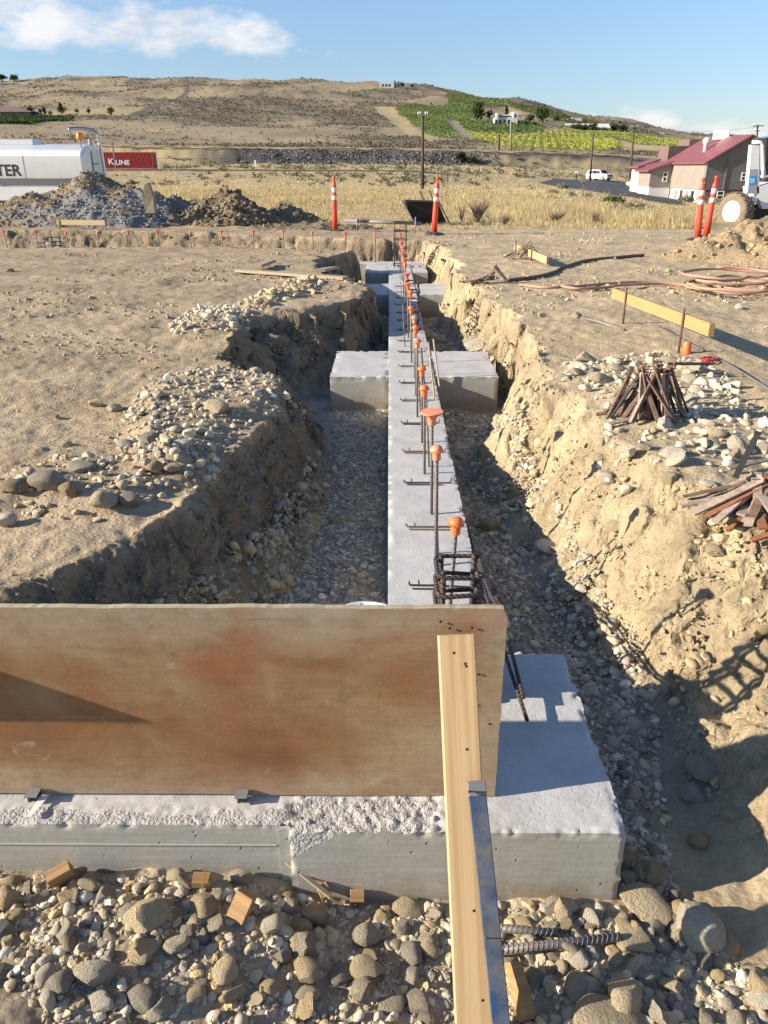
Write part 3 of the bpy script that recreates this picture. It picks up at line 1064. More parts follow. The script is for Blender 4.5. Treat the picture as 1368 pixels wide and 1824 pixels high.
hr = np.concatenate([np.geomspace(217.5, 1000, 300), np.geomspace(1010, 3500, 24)])
X2, Y2, F2 = fan(hr, 0.95, 560, 1.5)
Z2, T2, RS2 = ground_height(X2, Y2)
# stitch the first row to the ground sheet's last row
e = Y2 == hr[0]
order = np.argsort(X[-720:])
Z2[e] = np.interp(X2[e], X[-720:][order], Z[-720:][order])
C2 = np.concatenate([ground_colour(X2, Y2, T2, RS2), np.zeros((len(X2), 1))], 1)
me = raw_mesh('hill', np.stack([X2, Y2, Z2], 1), F2, np.full(len(F2), 4), [M['dirt']], None, True, C2)
tag(link('hill', me), kind='structure')


# ---- roads
def road_strip(name, near, far, y0, lift=0.03, n=14):
    a = [Vector(hit(u, v, y0)) for u, v in near]
    b = [Vector(hit(u, v, y0)) for u, v in far]

    def res(pts, k):
        L = [0]
        for p, q in zip(pts, pts[1:]):
            L.append(L[-1] + (q - p).length)
        return [tuple(np.interp(s, L, [p[i] for p in pts]) for i in range(2)) for s in np.linspace(0, L[-1], k)]
    A, B = res(a, 40), res(b, 40)
    vs = []
    for p, q in zip(A, B):
        for k in range(n):
            f = k / (n - 1)
            x, y = p[0] * (1 - f) + q[0] * f, p[1] * (1 - f) + q[1] * f
            vs.append((x, y, gz(x, y) + lift))
    fs = [(i * n + k, i * n + k + 1, (i + 1) * n + k + 1, (i + 1) * n + k) for i in range(39) for k in range(n - 1)]
    m = MB().add(vs, fs)
    return tag(m.build(name, M['asphalt'], smooth_=True), kind='structure')


road_strip('road', [(960, 325), (1040, 338), (1090, 348), (1150, 356), (1230, 366)], [(985, 318), (1060, 321), (1115, 325), (1145, 336), (1200, 350)], 30)
vs, fs = [], []
for i, x in enumerate(np.linspace(-75, 12, 80)):
    for yv in (146.5, 148, 149.5, 151):
        vs.append((x, yv + 0.02 * x, gz(x, yv + 0.02 * x) + 0.06))
for i in range(79):
    for k in range(3):
        fs.append((i * 4 + k, (i + 1) * 4 + k, (i + 1) * 4 + k + 1, i * 4 + k + 1))
tag(MB().add(vs, fs).build('lane', M['asphalt'], smooth_=True), kind='structure')

# ================================================================== CONCRETE
def conc(name, x0, x1, y0, y1, z0, z1, res, parent, chip=0.012, rough=None, seed=0, rough_patch=None, band=None):
    def grid(fn, nu, nv):
        u, v = np.meshgrid(np.linspace(0, 1, nu + 1), np.linspace(0, 1, nv + 1), indexing='ij')
        return fn(u.ravel(), v.ravel()), nu, nv
    nx, ny, nzz = (max(1, int(round(d / res))) for d in (x1 - x0, y1 - y0, z1 - z0))
    L = lambda a, b, t: a + (b - a) * t
    faces = [
        (grid(lambda u, v: np.stack([L(x0, x1, u), L(y0, y1, v), 0 * u + z1], 1), nx, ny), 0),
        (grid(lambda u, v: np.stack([L(x0, x1, u), 0 * u + y0, L(z0, z1, v)], 1), nx, nzz), 1),
        (grid(lambda u, v: np.stack([L(x1, x0, u), 0 * u + y1, L(z0, z1, v)], 1), nx, nzz), 1),
        (grid(lambda u, v: np.stack([0 * u + x0, L(y1, y0, u), L(z0, z1, v)], 1), ny, nzz), 1),
        (grid(lambda u, v: np.stack([0 * u + x1, L(y0, y1, u), L(z0, z1, v)], 1), ny, nzz), 1)]
    V, FF, MI, base = [], [], [], 0
    for (p, nu, nv), mi in faces:
        i = (np.arange(nu)[:, None] * (nv + 1) + np.arange(nv)[None, :])
        f = np.stack([i, i + nv + 1, i + nv + 2, i + 1], -1).reshape(-1, 4)
        m_ = np.full(len(f), mi)
        if mi == 1 and rough_patch is not None:
            cen = p[f].mean(1)
            m_[rough_patch(cen)] = 2
        if mi == 0 and band is not None:
            cen = p[f].mean(1)
            m_[band(cen)] = 2
        V.append(p)
        FF.append(f + base)
        MI.append(m_)
        base += len(p)
    V, FF, MI = np.concatenate(V), np.concatenate(FF), np.concatenate(MI)
    dx = np.minimum(V[:, 0] - x0, x1 - V[:, 0])
    dy = np.minimum(V[:, 1] - y0, y1 - V[:, 1])
    dz = z1 - V[:, 2]
    dh = np.minimum(dx, dy)
    dedge = np.maximum(dh, dz)              # distance from the top arrises
    n1 = fbm(V[:, 0] * 30, V[:, 1] * 30, V[:, 2] * 30 + 5, seed=seed + 1, oct=3, gain=0.65)
    n2 = fbm(V[:, 0] * 7, V[:, 1] * 7, V[:, 2] * 7 + 5, seed=seed + 5, oct=3)
    k = np.clip(1 - dedge / (chip * 2.2), 0, 1)
    pull = k * chip * np.clip(0.12 + 0.9 * n1 + 0.6 * n2, 0.0, 1.6)
    onside = dz > 1e-6
    W = V.copy()
    cxm, cym = (x0 + x1) / 2, (y0 + y1) / 2
    nearx = (dx < chip * 2.2)
    neary = (dy < chip * 2.2)
    W[:, 2] -= pull * 0.8
    W[:, 0] += np.where(nearx, np.sign(cxm - V[:, 0]) * pull * 0.6, 0)
    W[:, 1] += np.where(neary, np.sign(cym - V[:, 1]) * pull * 0.6, 0)
    vert = np.clip(1 - np.maximum(dx, dy) / 0.012, 0, 1) * onside
    W[:, 0] += np.where(vert > 0, np.sign(cxm - V[:, 0]) * vert * (0.004 + 0.004 * n1), 0)
    W[:, 1] += np.where(vert > 0, np.sign(cym - V[:, 1]) * vert * (0.004 + 0.004 * n1), 0)
    W[:, 2] += np.where(onside, 0, 0.0014 * n2 + 0.0004 * n1)
    if rough is not None:
        W[:, 2] += rough(V) * (0.35 * n1 + 0.85 * fbm(V[:, 0] * 65, V[:, 1] * 65, V[:, 2] * 65 + 5, seed=seed + 9, oct=3, gain=0.7)) * (dz < 1e-6)
    me = raw_mesh(name, W, FF, np.full(len(FF), 4), [M['ctop'], M['cside'], M['crough']], MI, True)
    me.set_sharp_from_angle(angle=R(50))
    return link(name, me, parent)


WALL_W = 0.384
found = thing('concrete_foundation', 'pale grey poured concrete footing and straight central beam crossed by pad blocks in the trench', 'foundation', (0.19, 4.0, -0.3))
BOT = -0.42
conc('front_footing', -0.262, 0.636, 1.507, 2.34, BOT, 0.0, 0.0072, found, 0.011,
     rough=lambda V: np.where((V[:, 1] < 1.63) & (V[:, 0] < 0.30), 0.0045 * smooth(0.30, 0.12, V[:, 0]), 0.0) + 0.0004, seed=3,
     band=lambda c: (c[:, 1] < 1.63 + 0.02 * vnoise(c[:, 0] * 20, c[:, 1] * 20, seed=4)) & (c[:, 0] < 0.16 + 0.07 * vnoise(c[:, 0] * 14, c[:, 1] * 14, seed=6)),
     rough_patch=lambda c: (c[:, 1] < 1.51) & (c[:, 2] > -0.10 + (c[:, 0] + 0.262) * 0.7) & (c[:, 0] < -0.09))
conc('front_beam', -2.6, -0.262, 1.534, 1.95, BOT, -0.004, 0.0085, found, 0.010,
     rough=lambda V: np.where(V[:, 1] < 1.60, 0.0036 * smooth(1.535, 1.56, V[:, 1]), 0.0005), seed=13,
     band=lambda c: c[:, 1] < 1.578 + 0.022 * vnoise(c[:, 0] * 16, c[:, 1] * 16, seed=8))
conc('central_beam', 0.0, WALL_W, 2.34, 7.0, BOT, 0.003, 0.0125, found, 0.009, seed=23)
conc('central_beam', 0.0, WALL_W, 7.0, 14.7, BOT, 0.003, 0.03, found, 0.009, seed=29)
conc('pad_block', -0.495, -0.0, 6.38, 7.38, BOT, -0.006, 0.022, found, 0.018, seed=33)
conc('pad_block', WALL_W, 0.93, 6.38, 7.38, BOT, -0.006, 0.022, found, 0.018, seed=37)
a, b = P(645, 518), P(800, 503)
conc('pad_block', -0.62, 0.0, 11.0, 12.1, BOT, -0.006, 0.04, found, 0.015, seed=43)
conc('pad_block', WALL_W, 0.95, 11.0, 12.1, BOT, -0.006, 0.04, found, 0.015, seed=47)
conc('pad_block', -0.40, 0.0, 13.45, 14.7, BOT, -0.006, 0.04, found, 0.015, seed=53)
conc('pad_block', WALL_W, 0.66, 13.45, 14.7, BOT, -0.006, 0.04, found, 0.015, seed=57)
conc('cross_beam', -9.0, 0.66, 14.7, 15.1, BOT, 0.002, 0.05, found, 0.012, seed=63)

# ================================================================== STONES
def icosphere(sub):
    bm = bmesh.new()
    bmesh.ops.create_icosphere(bm, subdivisions=sub, radius=1.0)
    v = np.array([p.co[:] for p in bm.verts])
    f = np.array([[q.index for q in fc.verts] for fc in bm.faces])
    bm.free()
    return v, f


ICO = {k: icosphere(k) for k in (1, 2, 3, 4)}


def rock_shape(sub, seed, angular):
    r = np.random.default_rng(seed)
    v, f = ICO[sub]
    v = v.copy()
    for k in range(r.integers(6, 11)):
        n = r.normal(size=3)
        n /= np.linalg.norm(n)
        dd = r.uniform(0.5, 0.9)
        h = v @ n - dd
        v = v - n[None, :] * (np.maximum(h, 0) * (1.0 if angular else 0.88))[:, None]
    v = v * (1 + 0.10 * fbm(v[:, 0] * 1.3 + seed, v[:, 1] * 1.3, v[:, 2] * 1.3, seed=seed, oct=2)[:, None])
    if sub >= 3:
        v = v * (1 + 0.018 * fbm(v[:, 0] * 7 + seed, v[:, 1] * 7, v[:, 2] * 7, seed=seed + 1, oct=3)[:, None])
    s = np.array((1.0, r.uniform(0.62, 0.9), r.uniform(0.42, 0.72)))
    v = v * s
    return v / np.abs(v).max(), f


NSH = 16
SH = {sub: [rock_shape(sub, 100 + k, k % 3 == 0) for k in range(NSH)] for sub in (1, 2, 3)}
CLOD = [rock_shape(1, 300 + k, True) for k in range(6)]
PAL = np.array([(0.37, 0.335, 0.28), (0.46, 0.42, 0.355), (0.29, 0.265, 0.225), (0.46, 0.39, 0.28), (0.38, 0.305, 0.20), (0.58, 0.54, 0.475), (0.26, 0.245, 0.225), (0.44, 0.345, 0.21)])
PAL = np.minimum(PAL * np.array((1.22, 1.15, 1.00)), 0.70)
PALN = ['grey', 'pale grey', 'dark grey', 'tan', 'brown', 'whitish', 'dark grey', 'sandy']

stones = []      # dict(pos, size, shape, rot, colour index, cluster)


def scatter(n, poly, smin, smax, cluster, power=2.2, zoff=0.25, keep=None, pal=None, ysort=None):
    p = np.array(poly)
    lo, hi = p.min(0), p.max(0)
    X, Y = [], []
    got = 0
    while got < n:
        x = rng.uniform(lo[0], hi[0], n * 3)
        y = rng.uniform(lo[1], hi[1], n * 3)
        k = inside(x, y, poly)
        if keep is not None:
            k &= keep(x, y)
        x, y = x[k], y[k]
        X.append(x)
        Y.append(y)
        got += len(x)
        if len(x) == 0:
            break
    X, Y = np.concatenate(X)[:n], np.concatenate(Y)[:n]
    Zg = ground_height(X, Y)[0]
    sz = smin + (smax - smin) * rng.random(len(X)) ** power
    ci = rng.choice(pal if pal is not None else np.arange(8), len(X))
    for i in range(len(X)):
        stones.append((X[i], Y[i], Zg[i] + sz[i] * zoff * rng.uniform(0.2, 1.2), sz[i], int(rng.integers(NSH)), float(rng.uniform(0, 6.28)), float(rng.normal(0, 0.35)), float(rng.normal(0, 0.35)), int(ci[i]), cluster))


notconc = lambda x, y: ~(((x > -0.02) & (x < WALL_W + 0.02) & (y > 2.3)) | ((x > -0.28) & (x < 0.65) & (y > 1.49) & (y < 2.36)) | ((x < 0) & (y > 1.51) & (y < 1.97)) | ((y > 6.34) & (y < 7.42) & (x > -0.52) & (x < 0.95)))
FRONT = [(-1.30, 1.52), (-1.30, 1.22), (-0.85, 1.17), (-0.55, 0.9), (0.86, 0.75), (0.92, 1.25), (0.82, 1.6), (0.66, 1.7), (0.66, 1.48)]
LFLOOR = [(-0.30, 2.0), (-0.60, 2.7), (-0.46, 3.6), (-0.42, 5.2), (-0.45, 6.3), (0.0, 6.3), (0.0, 2.0)]
LFACE = [(-0.95, 2.3), (-0.62, 3.0), (-0.50, 3.9), (-0.42, 3.9), (-0.50, 3.0), (-0.70, 2.3)]
RFLOOR = [(0.66, 1.5), (0.80, 1.5), (0.90, 1.9), (1.02, 2.4), (0.98, 3.0), (0.92, 3.9), (0.86, 4.7), (0.80, 5.6), (0.95, 6.2), (0.39, 6.3), (0.39, 2.36), (0.66, 2.36)]
RBANK = [(1.05, 1.5), (1.65, 1.6), (1.5, 2.6), (1.2, 3.6), (1.12, 4.8), (0.80, 5.0), (0.85, 3.9), (0.95, 3.0)]
FARFL = [(-0.17, 7.4), (-0.17, 10.9), (0, 10.9), (0, 7.4)]
FARFR = [(0.39, 7.4), (0.39, 10.9), (0.75, 10.9), (0.9, 8.5), (1.1, 7.4)]
scatter(360, FRONT, 0.018, 0.042, 'front', 1.8, 0.3, notconc)
scatter(60, [(0.3, 0.8), (0.92, 0.8), (0.95, 1.3), (0.8, 1.5), (0.3, 1.48)], 0.022, 0.044, 'front', 1.5, 0.35, notconc, pal=[3, 1, 7, 4, 0, 5])
scatter(3000, FRONT, 0.007, 0.022, 'front', 1.8, 0.1, notconc)
scatter(6500, FRONT, 0.003, 0.009, 'front', 1.5, 0.1, notconc)
GREYS = [0, 1, 2, 5, 6, 1, 0, 3]
scatter(1000, LFLOOR, 0.011, 0.030, 'left_floor', 2.1, 0.1, notconc, pal=GREYS)
scatter(6500, LFLOOR, 0.004, 0.014, 'left_floor', 1.6, 0.2, notconc, pal=GREYS)
LBANK = [(-1.3, 2.0), (-0.95, 2.6), (-0.78, 3.05), (-0.62, 3.6), (-0.55, 4.2), (-0.5, 5.0), (-0.40, 5.0), (-0.42, 3.7), (-0.5, 3.1), (-0.64, 2.6), (-0.85, 2.2), (-1.2, 1.95)]
offlip = lambda x, y: notconc(x, y) & (near_z(x, y)[1] < 0.86)
scatter(800, LBANK, 0.008, 0.045, 'left_bank', 2.4, 0.0, offlip, pal=[4, 6, 2, 4, 4])
scatter(1500, LBANK, 0.004, 0.016, 'left_bank', 1.6, 0.2, notconc, pal=[4, 4, 2, 4])
scatter(1500, RFLOOR, 0.012, 0.034, 'right_floor', 1.9, 0.12, notconc, pal=GREYS)
scatter(8000, RFLOOR, 0.004, 0.015, 'right_floor', 1.6, 0.2, notconc, pal=GREYS)
scatter(230, RBANK, 0.006, 0.030, 'bank', 3.0, -0.1, notconc, pal=[3, 7, 7, 4, 3])
scatter(60, RBANK, 0.02, 0.055, 'bank', 2.5, -0.35, notconc, pal=[3, 7, 7])
scatter(500, FARFL, 0.01, 0.04, 'left_floor', 2.2, 0.15)
scatter(600, FARFR, 0.01, 0.05, 'right_floor', 2.5, 0.15)
scatter(40, LP['near'], 0.026, 0.050, 'near', 1.8, 0.45)
scatter(380, LP['near'], 0.006, 0.026, 'near', 1.6, 0.3)
scatter(70, LP['middle'], 0.024, 0.050, 'middle', 2.0, 0.45, pal=[0, 1, 2, 5, 1, 6, 3, 0])
scatter(850, LP['middle'], 0.006, 0.028, 'middle', 1.8, 0.2, pal=[0, 1, 2, 2, 1, 6, 3, 0])
scatter(40, LP['far'], 0.025, 0.060, 'far', 1.8, 0.4, pal=[0, 1, 2, 5, 1])
scatter(260, LP['far'], 0.01, 0.035, 'far', 1.5, 0.4, pal=[0, 1, 2, 5, 1])
scatter(300, LP['clods'], 0.01, 0.06, 'clods', 2.5, 0.3, pal=[3, 4, 7, 4, 1])
scatter(75, LP['right'], 0.030, 0.080, 'right', 1.8, 0.4, pal=[0, 1, 5, 3, 1])
scatter(480, LP['right'], 0.008, 0.032, 'right', 1.7, 0.3, pal=[0, 1, 5, 3, 1])

HERO = [  # u, v, half width px, flat, colour, shape, turn, label
    (1236, 1650, 46, 0.95, 5, 13, 2.1, 'large whitish rock lying right of the footing corner'),
    (1150, 1605, 46, 0.36, 3, 6, -0.7, 'long tan slab of rock at the footing corner'),
    (1132, 1670, 36, 0.7, 3, 9, 0.4, 'tan angular rock below the long tan slab'),
    (1105, 1765, 40, 0.9, 3, 0, 1.2, 'blocky tan rock beside the round grey cobble at the bottom'),
    (1033, 1757, 27, 0.95, 0, 1, 0.3, 'round grey cobble under the loose rebar pieces'),
    (1085, 1808, 58, 0.6, 3, 4, 0.1, 'broad flat tan rock at the bottom edge, right of the blue stake'),
    (258, 1622, 40, 0.75, 3, 7, 0.25, 'large oval tan cobble before the left beam'),
    (310, 1682, 26, 1.0, 0, 10, 0.6, 'grey rounded cobble below the large oval one'),
    (262, 1693, 28, 0.8, 3, 3, 1.0, 'tan wedge cobble left of the grey rounded one'),
    (402, 1722, 28, 0.8, 3, 4, 1.4, 'long tan cobble standing in the fine gravel'),
    (172, 1733, 36, 0.8, 1, 12, 0.2, 'crumbly pale grey lump of spilt concrete in the foreground gravel'),
    (541, 1683, 27, 0.9, 1, 15, 0.1, 'square grey chunk of broken concrete in the foreground'),
    (555, 1626, 28, 0.85, 4, 5, 2.6, 'brown pointed cobble under the pale wood sliver'),
    (656, 1662, 28, 0.8, 0, 11, 0.5, 'grey flat-topped cobble in the middle of the foreground gravel'),
    (655, 1722, 30, 0.8, 3, 13, 0.2, 'tan broad cobble below the grey flat-topped one'),
    (727, 1614, 28, 0.8, 3, 2, 0.0, 'pale cobble against the footing beside the red scrap'),
    (490, 1640, 26, 0.85, 0, 8, 0.9, 'grey cobble left of the brown pointed one'),
    (365, 1610, 26, 0.85, 4, 1, 0.9, 'brown cobble under the split wood block'),
    (120, 1595, 22, 0.9, 4, 10, 0.1, 'brown cobble beside the leftmost wood offcut'),
    (160, 1575, 25, 0.95, 3, 3, 1.9, 'pointed tan rock standing right of the leftmost wood offcut'),
    (1255, 1362, 36, 0.6, 0, 4, 0.0, 'flat pointed grey rock in the form shadow on the sandy floor'),
    (1232, 1408, 26, 0.8, 0, 7, 0.7, 'rounded grey rock just below the flat pointed one'),
    (1300, 1450, 20, 0.9, 4, 10, 0.3, 'brownish cobble at the right edge of the form shadow'),
    (1240, 1490, 22, 0.8, 4, 13, 1.3, 'brown cobble on the shaded sand'),
    (1160, 1552, 25, 0.9, 4, 1, 0.2, 'brown rounded cobble beside the footing corner'),
    (875, 935, 24, 0.95, 4, 8, 0.0, 'round brown rock beside the beam in the shaded right trench'),
    (985, 965, 34, 0.35, 5, 4, 0.0, 'long pale slab at the shadow line in the right trench'),
    (602, 928, 17, 0.95, 4, 11, 0.0, 'round brown rock alone on the left trench floor'),
    (1082, 1102, 22, 0.6, 3, 7, 0.2, 'tan cobble at the foot of the sunny bank'),
    (183, 890, 26, 0.9, 3, 1, 0.5, 'big round tan boulder at the front of the nearest stone row'),
    (90, 856, 34, 0.75, 0, 5, 0.2, 'big grey boulder behind the round tan one'),
    (148, 827, 27, 0.55, 0, 4, 0.0, 'flat grey boulder on top of the nearest stone row'),
    (126, 874, 20, 1.0, 4, 8, 0.0, 'brown clod-like rock between the boulders of the nearest row'),
    (28, 868, 24, 0.9, 4, 2, 0.2, 'brown rock at the left frame edge in the nearest row'),
    (234, 890, 22, 0.75, 6, 13, 0.0, 'dark grey cobble right of the big round boulder'),
    (277, 832, 17, 1.0, 7, 1, 0.0, 'sandy rounded rock at the right end of the nearest row'),
    (310, 833, 19, 0.9, 3, 9, 0.9, 'tan leaning rock beside the sandy rounded one'),
    (377, 838, 18, 0.9, 5, 3, 0.0, 'whitish rock standing alone near the trench lip'),
    (14, 927, 19, 0.8, 5, 6, 0.8, 'white rock at the left edge in front of the nearest row'),
    (270, 784, 21, 0.9, 6, 12, 0.0, 'dark grey rough rock in the middle stone row'),
    (223, 791, 16, 0.9, 5, 2, 0.0, 'pale rounded rock left of the dark rough one'),
    (326, 787, 20, 0.7, 5, 4, 0.2, 'white flat rock right of the dark rough one'),
    (386, 723, 26, 0.6, 3, 6, -0.4, 'long tan stone lying across the middle row'),
    (172, 719, 14, 0.9, 3, 3, 0.0, 'tan rock on the bare pad left of the middle row'),
    (203, 725, 15, 0.7, 0, 7, 0.0, 'low grey rock beside the tan one on the bare pad'),
    (100, 741, 7, 0.9, 4, 9, 0.0, 'small brown stone alone on the pad'),
    (119, 791, 11, 0.7, 3, 1, 0.0, 'small tan stone on the pad before the nearest row'),
    (456, 661, 12, 0.8, 5, 12, 0.0, 'bright white stone at the end of the middle row'),
    (1068, 815, 16, 0.9, 3, 0, 0.0, 'tan rock at the lip of the sunny bank'),
    (1024, 661, 18, 0.7, 3, 7, 0.0, 'tan rock left of the teepee of stakes'),
    (1066, 672, 20, 0.8, 3, 1, 0.0, 'tan cobble touching the teepee of stakes'),
    (1096, 655, 16, 0.9, 1, 2, 0.0, 'pale grey cobble behind the teepee of stakes'),
    (1275, 770, 20, 0.9, 3, 0, 0.0, 'squared tan rock among the stones between the two stake piles'),
    (1150, 795, 15, 0.9, 0, 9, 0.0, 'grey square rock below the teepee of stakes'),
    (1262, 858, 17, 0.55, 5, 4, 0.0, 'whitish flat rock beyond the fan of stakes'),
    (1195, 852, 18, 0.9, 4, 12, 0.0, 'lumpy brown clod left of the fan of stakes'),
    (1240, 655, 18, 0.9, 1, 15, 0.0, 'pale rock behind the teepee near the orange cap'),
    (965, 561, 9, 1.0, 5, 3, 0.0, 'small white rock on the pad right of the trench'),
    (1026, 561, 11, 0.8, 3, 7, 0.0, 'small tan rock on the pad beside the white one'),
    (1317, 547, 8, 1.0, 5, 0, 0.0, 'small pale rock below the coiled hose'),
    (850, 612, 32, 0.75, 1, 15, 0.4, 'grey broken concrete chunk leaning on the right bank'),
    (18, 482, 7, 0.8, 4, 1, 0.0, 'small dark stone far out on the left pad'),
]
ROCK_ME = []
for sub in (3,):
    for k, (v, f) in enumerate(SH[sub]):
        ROCK_ME.append(raw_mesh('rock', v, f, np.full(len(f), 3), [M['stone_obj']], None, True))
        ROCK_ME[-1].set_sharp_from_angle(angle=R(26))


def rock_obj(name, loc, size, shape, rot, colour, flat=1.0):
    o = bpy.data.objects.new(name, ROCK_ME[shape])
    o.location = loc
    o.rotation_euler = rot
    o.scale = (size, size, size * flat)
    j = 1 + 0.12 * float(rng.normal())
    o.color = (*(PAL[colour] * j), 1)
    COL.objects.link(o)
    return o


for u, v, hw, flat, ci, shp, turn, lab in HERO:
    h = hit(u, v + hw * 0.35)
    s = hw / FPX * (h - Vector((0, 0, CAMZ))).length * 0.97
    o = rock_obj('rock', (h.x, h.y, h.z + s * (0.46 if u < 460 and v < 960 else 0.36) * flat), s, shp, (0.1, 0.15, turn), ci, flat * 1.15)
    tag(o, lab, 'rock')


def on_screen(x, y, z):
    dy_, dz_ = y, z - CAMZ
    f = dy_ * CP - dz_ * SP
    up = dy_ * SP + dz_ * CP
    return CX + FPX * x / max(f, 1e-3), CY - FPX * up / max(f, 1e-3), f


WHERE = {'front': ('in the gravel before the footing', 'cobbles in the gravel before the footing'),
         'left_floor': ('on the shaded trench floor left of the beam', 'cobbles on the left trench floor'),
         'right_floor': ('on the trench floor right of the beam', 'cobbles on the right trench floor'),
         'bank': ('bedded in the sunny sandy bank', 'stones bedded in the sunny bank'),
         'near': ('in the nearest stone row left of the trench', 'stones of the nearest row'),
         'middle': ('in the middle stone row left of the trench', 'stones of the middle row'),
         'left_bank': ('in the shaded earth face left of the trench floor', 'stones in the shaded earth face'),
         'far': ('in the small far stone heap left of the trench', 'stones of the far heap'),
         'clods': ('in the clod heap by the flat plank', 'lumps of the clod heap'),
         'right': ('among the stones between the two stake piles', 'stones between the stake piles')}
SHAPEN = ['angular', 'rounded', 'flattish', 'angular', 'flattish', 'rounded', 'angular', 'rounded', 'rounded', 'angular', 'rounded', 'flattish', 'angular', 'rounded', 'rounded', 'angular']
score = []
for i, s in enumerate(stones):
    u, v, f = on_screen(s[0], s[1], s[2])
    ok = 5 < u < 1363 and 5 < v < 1815
    if ok and s[9] in ('front', 'left_floor') and 1440 > v > 1090 and u < 880:
        ok = False          # behind the form panel
    score.append(s[3] / f if ok else 0)
order_ = np.argsort(-np.array(score))
NIND = 225
ind = set(int(i) for i in order_[:NIND])
for i in order_[:NIND]:
    x, y, z, sz, shp, a, b_, c_, ci, cl = stones[int(i)]
    o = rock_obj('rock', (x, y, z), sz, shp, (b_, c_, a), ci)
    tag(o, f'{PALN[ci]} {SHAPEN[shp]} stone {WHERE[cl][0]}', 'rock', WHERE[cl][1])

groups = {}
for i, s in enumerate(stones):
    if i in ind:
        continue
    sub = 2 if (s[3] > 0.017 and s[1] < 5) else 1
    groups.setdefault((sub, s[4]), []).append(s)


def merge_instances(base, faces, arr, cols):
    """arr: n x (x,y,z,size,rz,rx,ry)"""
    n = len(arr)
    a = np.array(arr, float)
    cz, sz_ = np.cos(a[:, 4]), np.sin(a[:, 4])
    cx, sx = np.cos(a[:, 5]), np.sin(a[:, 5])
    cy, sy = np.cos(a[:, 6]), np.sin(a[:, 6])
    Rm = np.zeros((n, 3, 3))
    Rm[:, 0, 0] = cz * cy
    Rm[:, 0, 1] = cz * sy * sx - sz_ * cx
    Rm[:, 0, 2] = cz * sy * cx + sz_ * sx
    Rm[:, 1, 0] = sz_ * cy
    Rm[:, 1, 1] = sz_ * sy * sx + cz * cx
    Rm[:, 1, 2] = sz_ * sy * cx - cz * sx
    Rm[:, 2, 0] = -sy
    Rm[:, 2, 1] = cy * sx
    Rm[:, 2, 2] = cy * cx
    V = np.einsum('nij,vj->nvi', Rm, base) * a[:, 3][:, None, None] + a[:, None, :3]
    Fc = faces[None] + (np.arange(n) * len(base))[:, None, None]
    C = np.repeat(np.asarray(cols)[:, None, :], len(base), 1)
    return V.reshape(-1, 3), Fc.reshape(-1, faces.shape[1]), C.reshape(-1, 3)


def merged(name, chunks, mat, smooth_=True, flags=None):
    V, FF, C, b = [], [], [], 0
    for v, f, c in chunks:
        V.append(v)
        FF.append(f + b)
        C.append(c)
        b += len(v)
    V, FF, C = np.concatenate(V), np.concatenate(FF), np.concatenate(C)
    me = raw_mesh(name, V, FF, np.full(len(FF), FF.shape[1]), [mat], None, smooth_, C)
    if flags is not None:
        me.polygons.foreach_set('use_smooth', np.concatenate([np.full(len(f), fl) for (v, f, c), fl in zip(chunks, flags)]))
    return link(name, me)


ch, flg = [], []
for (sub, shp), ss in groups.items():
    v, f = SH[sub][shp]
    flg.append(shp % 3 == 1 and sub > 1)
    cols = [PAL[s[8]] * (1 + 0.13 * rng.normal()) * (0.9 if s[3] < 0.01 else 1.0) for s in ss]
    ch.append(merge_instances(v, f, [(s[0], s[1], s[2], s[3], s[5], s[6], s[7]) for s in ss], np.clip(cols, 0.02, 0.8)))
tag(merged('gravel', ch, M['stone_att'], True, flg), 'fine grey and tan gravel lying between the larger stones and over the trench floors', 'gravel', kind='stuff')

# dark ballast stones on the railway bank
nb = 6000
bx_, by_ = rng.uniform(-36, 26, nb), rng.uniform(194.5, 203.5, nb)
kb = rng.random(nb) < 0.35 + 0.65 * smooth(-32, -24, bx_) * smooth(24, 14, bx_)
bx_, by_ = bx_[kb], by_[kb]
bz_ = ground_height(bx_, by_)[0]
sb = 0.10 + 0.32 * rng.random(len(bx_)) ** 2.5
hb_w = rng.integers(0, 6, len(bx_))
chb = []
for k in range(6):
    s_ = hb_w == k
    chb.append(merge_instances(*CLOD[k], np.stack([bx_[s_], by_[s_], bz_[s_], sb[s_], rng.uniform(0, 6.28, s_.sum()), rng.normal(0, 0.5, s_.sum()), rng.normal(0, 0.5, s_.sum())], 1), np.array((0.085, 0.08, 0.078))[None] * rng.uniform(0.5, 1.7, (s_.sum(), 1))))
tag(merged('gravel', chb, bpy.data.materials['gravel_stone'], False), 'dark broken ballast rock on the side of the railway bank', 'gravel', kind='stuff')

# small earth clods over the pads and banks
ch = []
NCL = 14000
cx_ = rng.uniform(-1, 1, NCL * 2)
cy_ = 1.8 + 17 * rng.random(NCL * 2) ** 1.5
cx_ = cx_ * (cy_ * 0.55 + 0.3)
zg, tg, rg = ground_height(cx_, cy_)
dens_ = fbm(cx_ * 0.8, cy_ * 1.4, seed=91, oct=4)
bx_ = np.concatenate([rng.uniform(0.62, 1.75, 7000), rng.uniform(-1.5, -0.35, 9000)])
by_ = np.concatenate([1.0 + 6.5 * rng.random(7000) ** 1.3, 2.0 + 5.5 * rng.random(9000)])
bz_, bt_, br_ = ground_height(bx_, by_)
kb = (bt_ > 0.05) & (bt_ < 0.99)
cx_, cy_, zg, tg, rg = (np.concatenate([a_, b_[kb]]) for a_, b_ in ((cx_, bx_), (cy_, by_), (zg, bz_), (tg, bt_), (rg, br_)))
dens_ = np.concatenate([dens_, np.full(kb.sum(), 1.0)])
keep = notconc(cx_, cy_) & (tg > 0.04) & (dens_ + 0.4 * (tg < 0.97) > 0.22)
cx_, cy_, zg, tg, rg = (q[keep] for q in (cx_, cy_, zg, tg, rg))
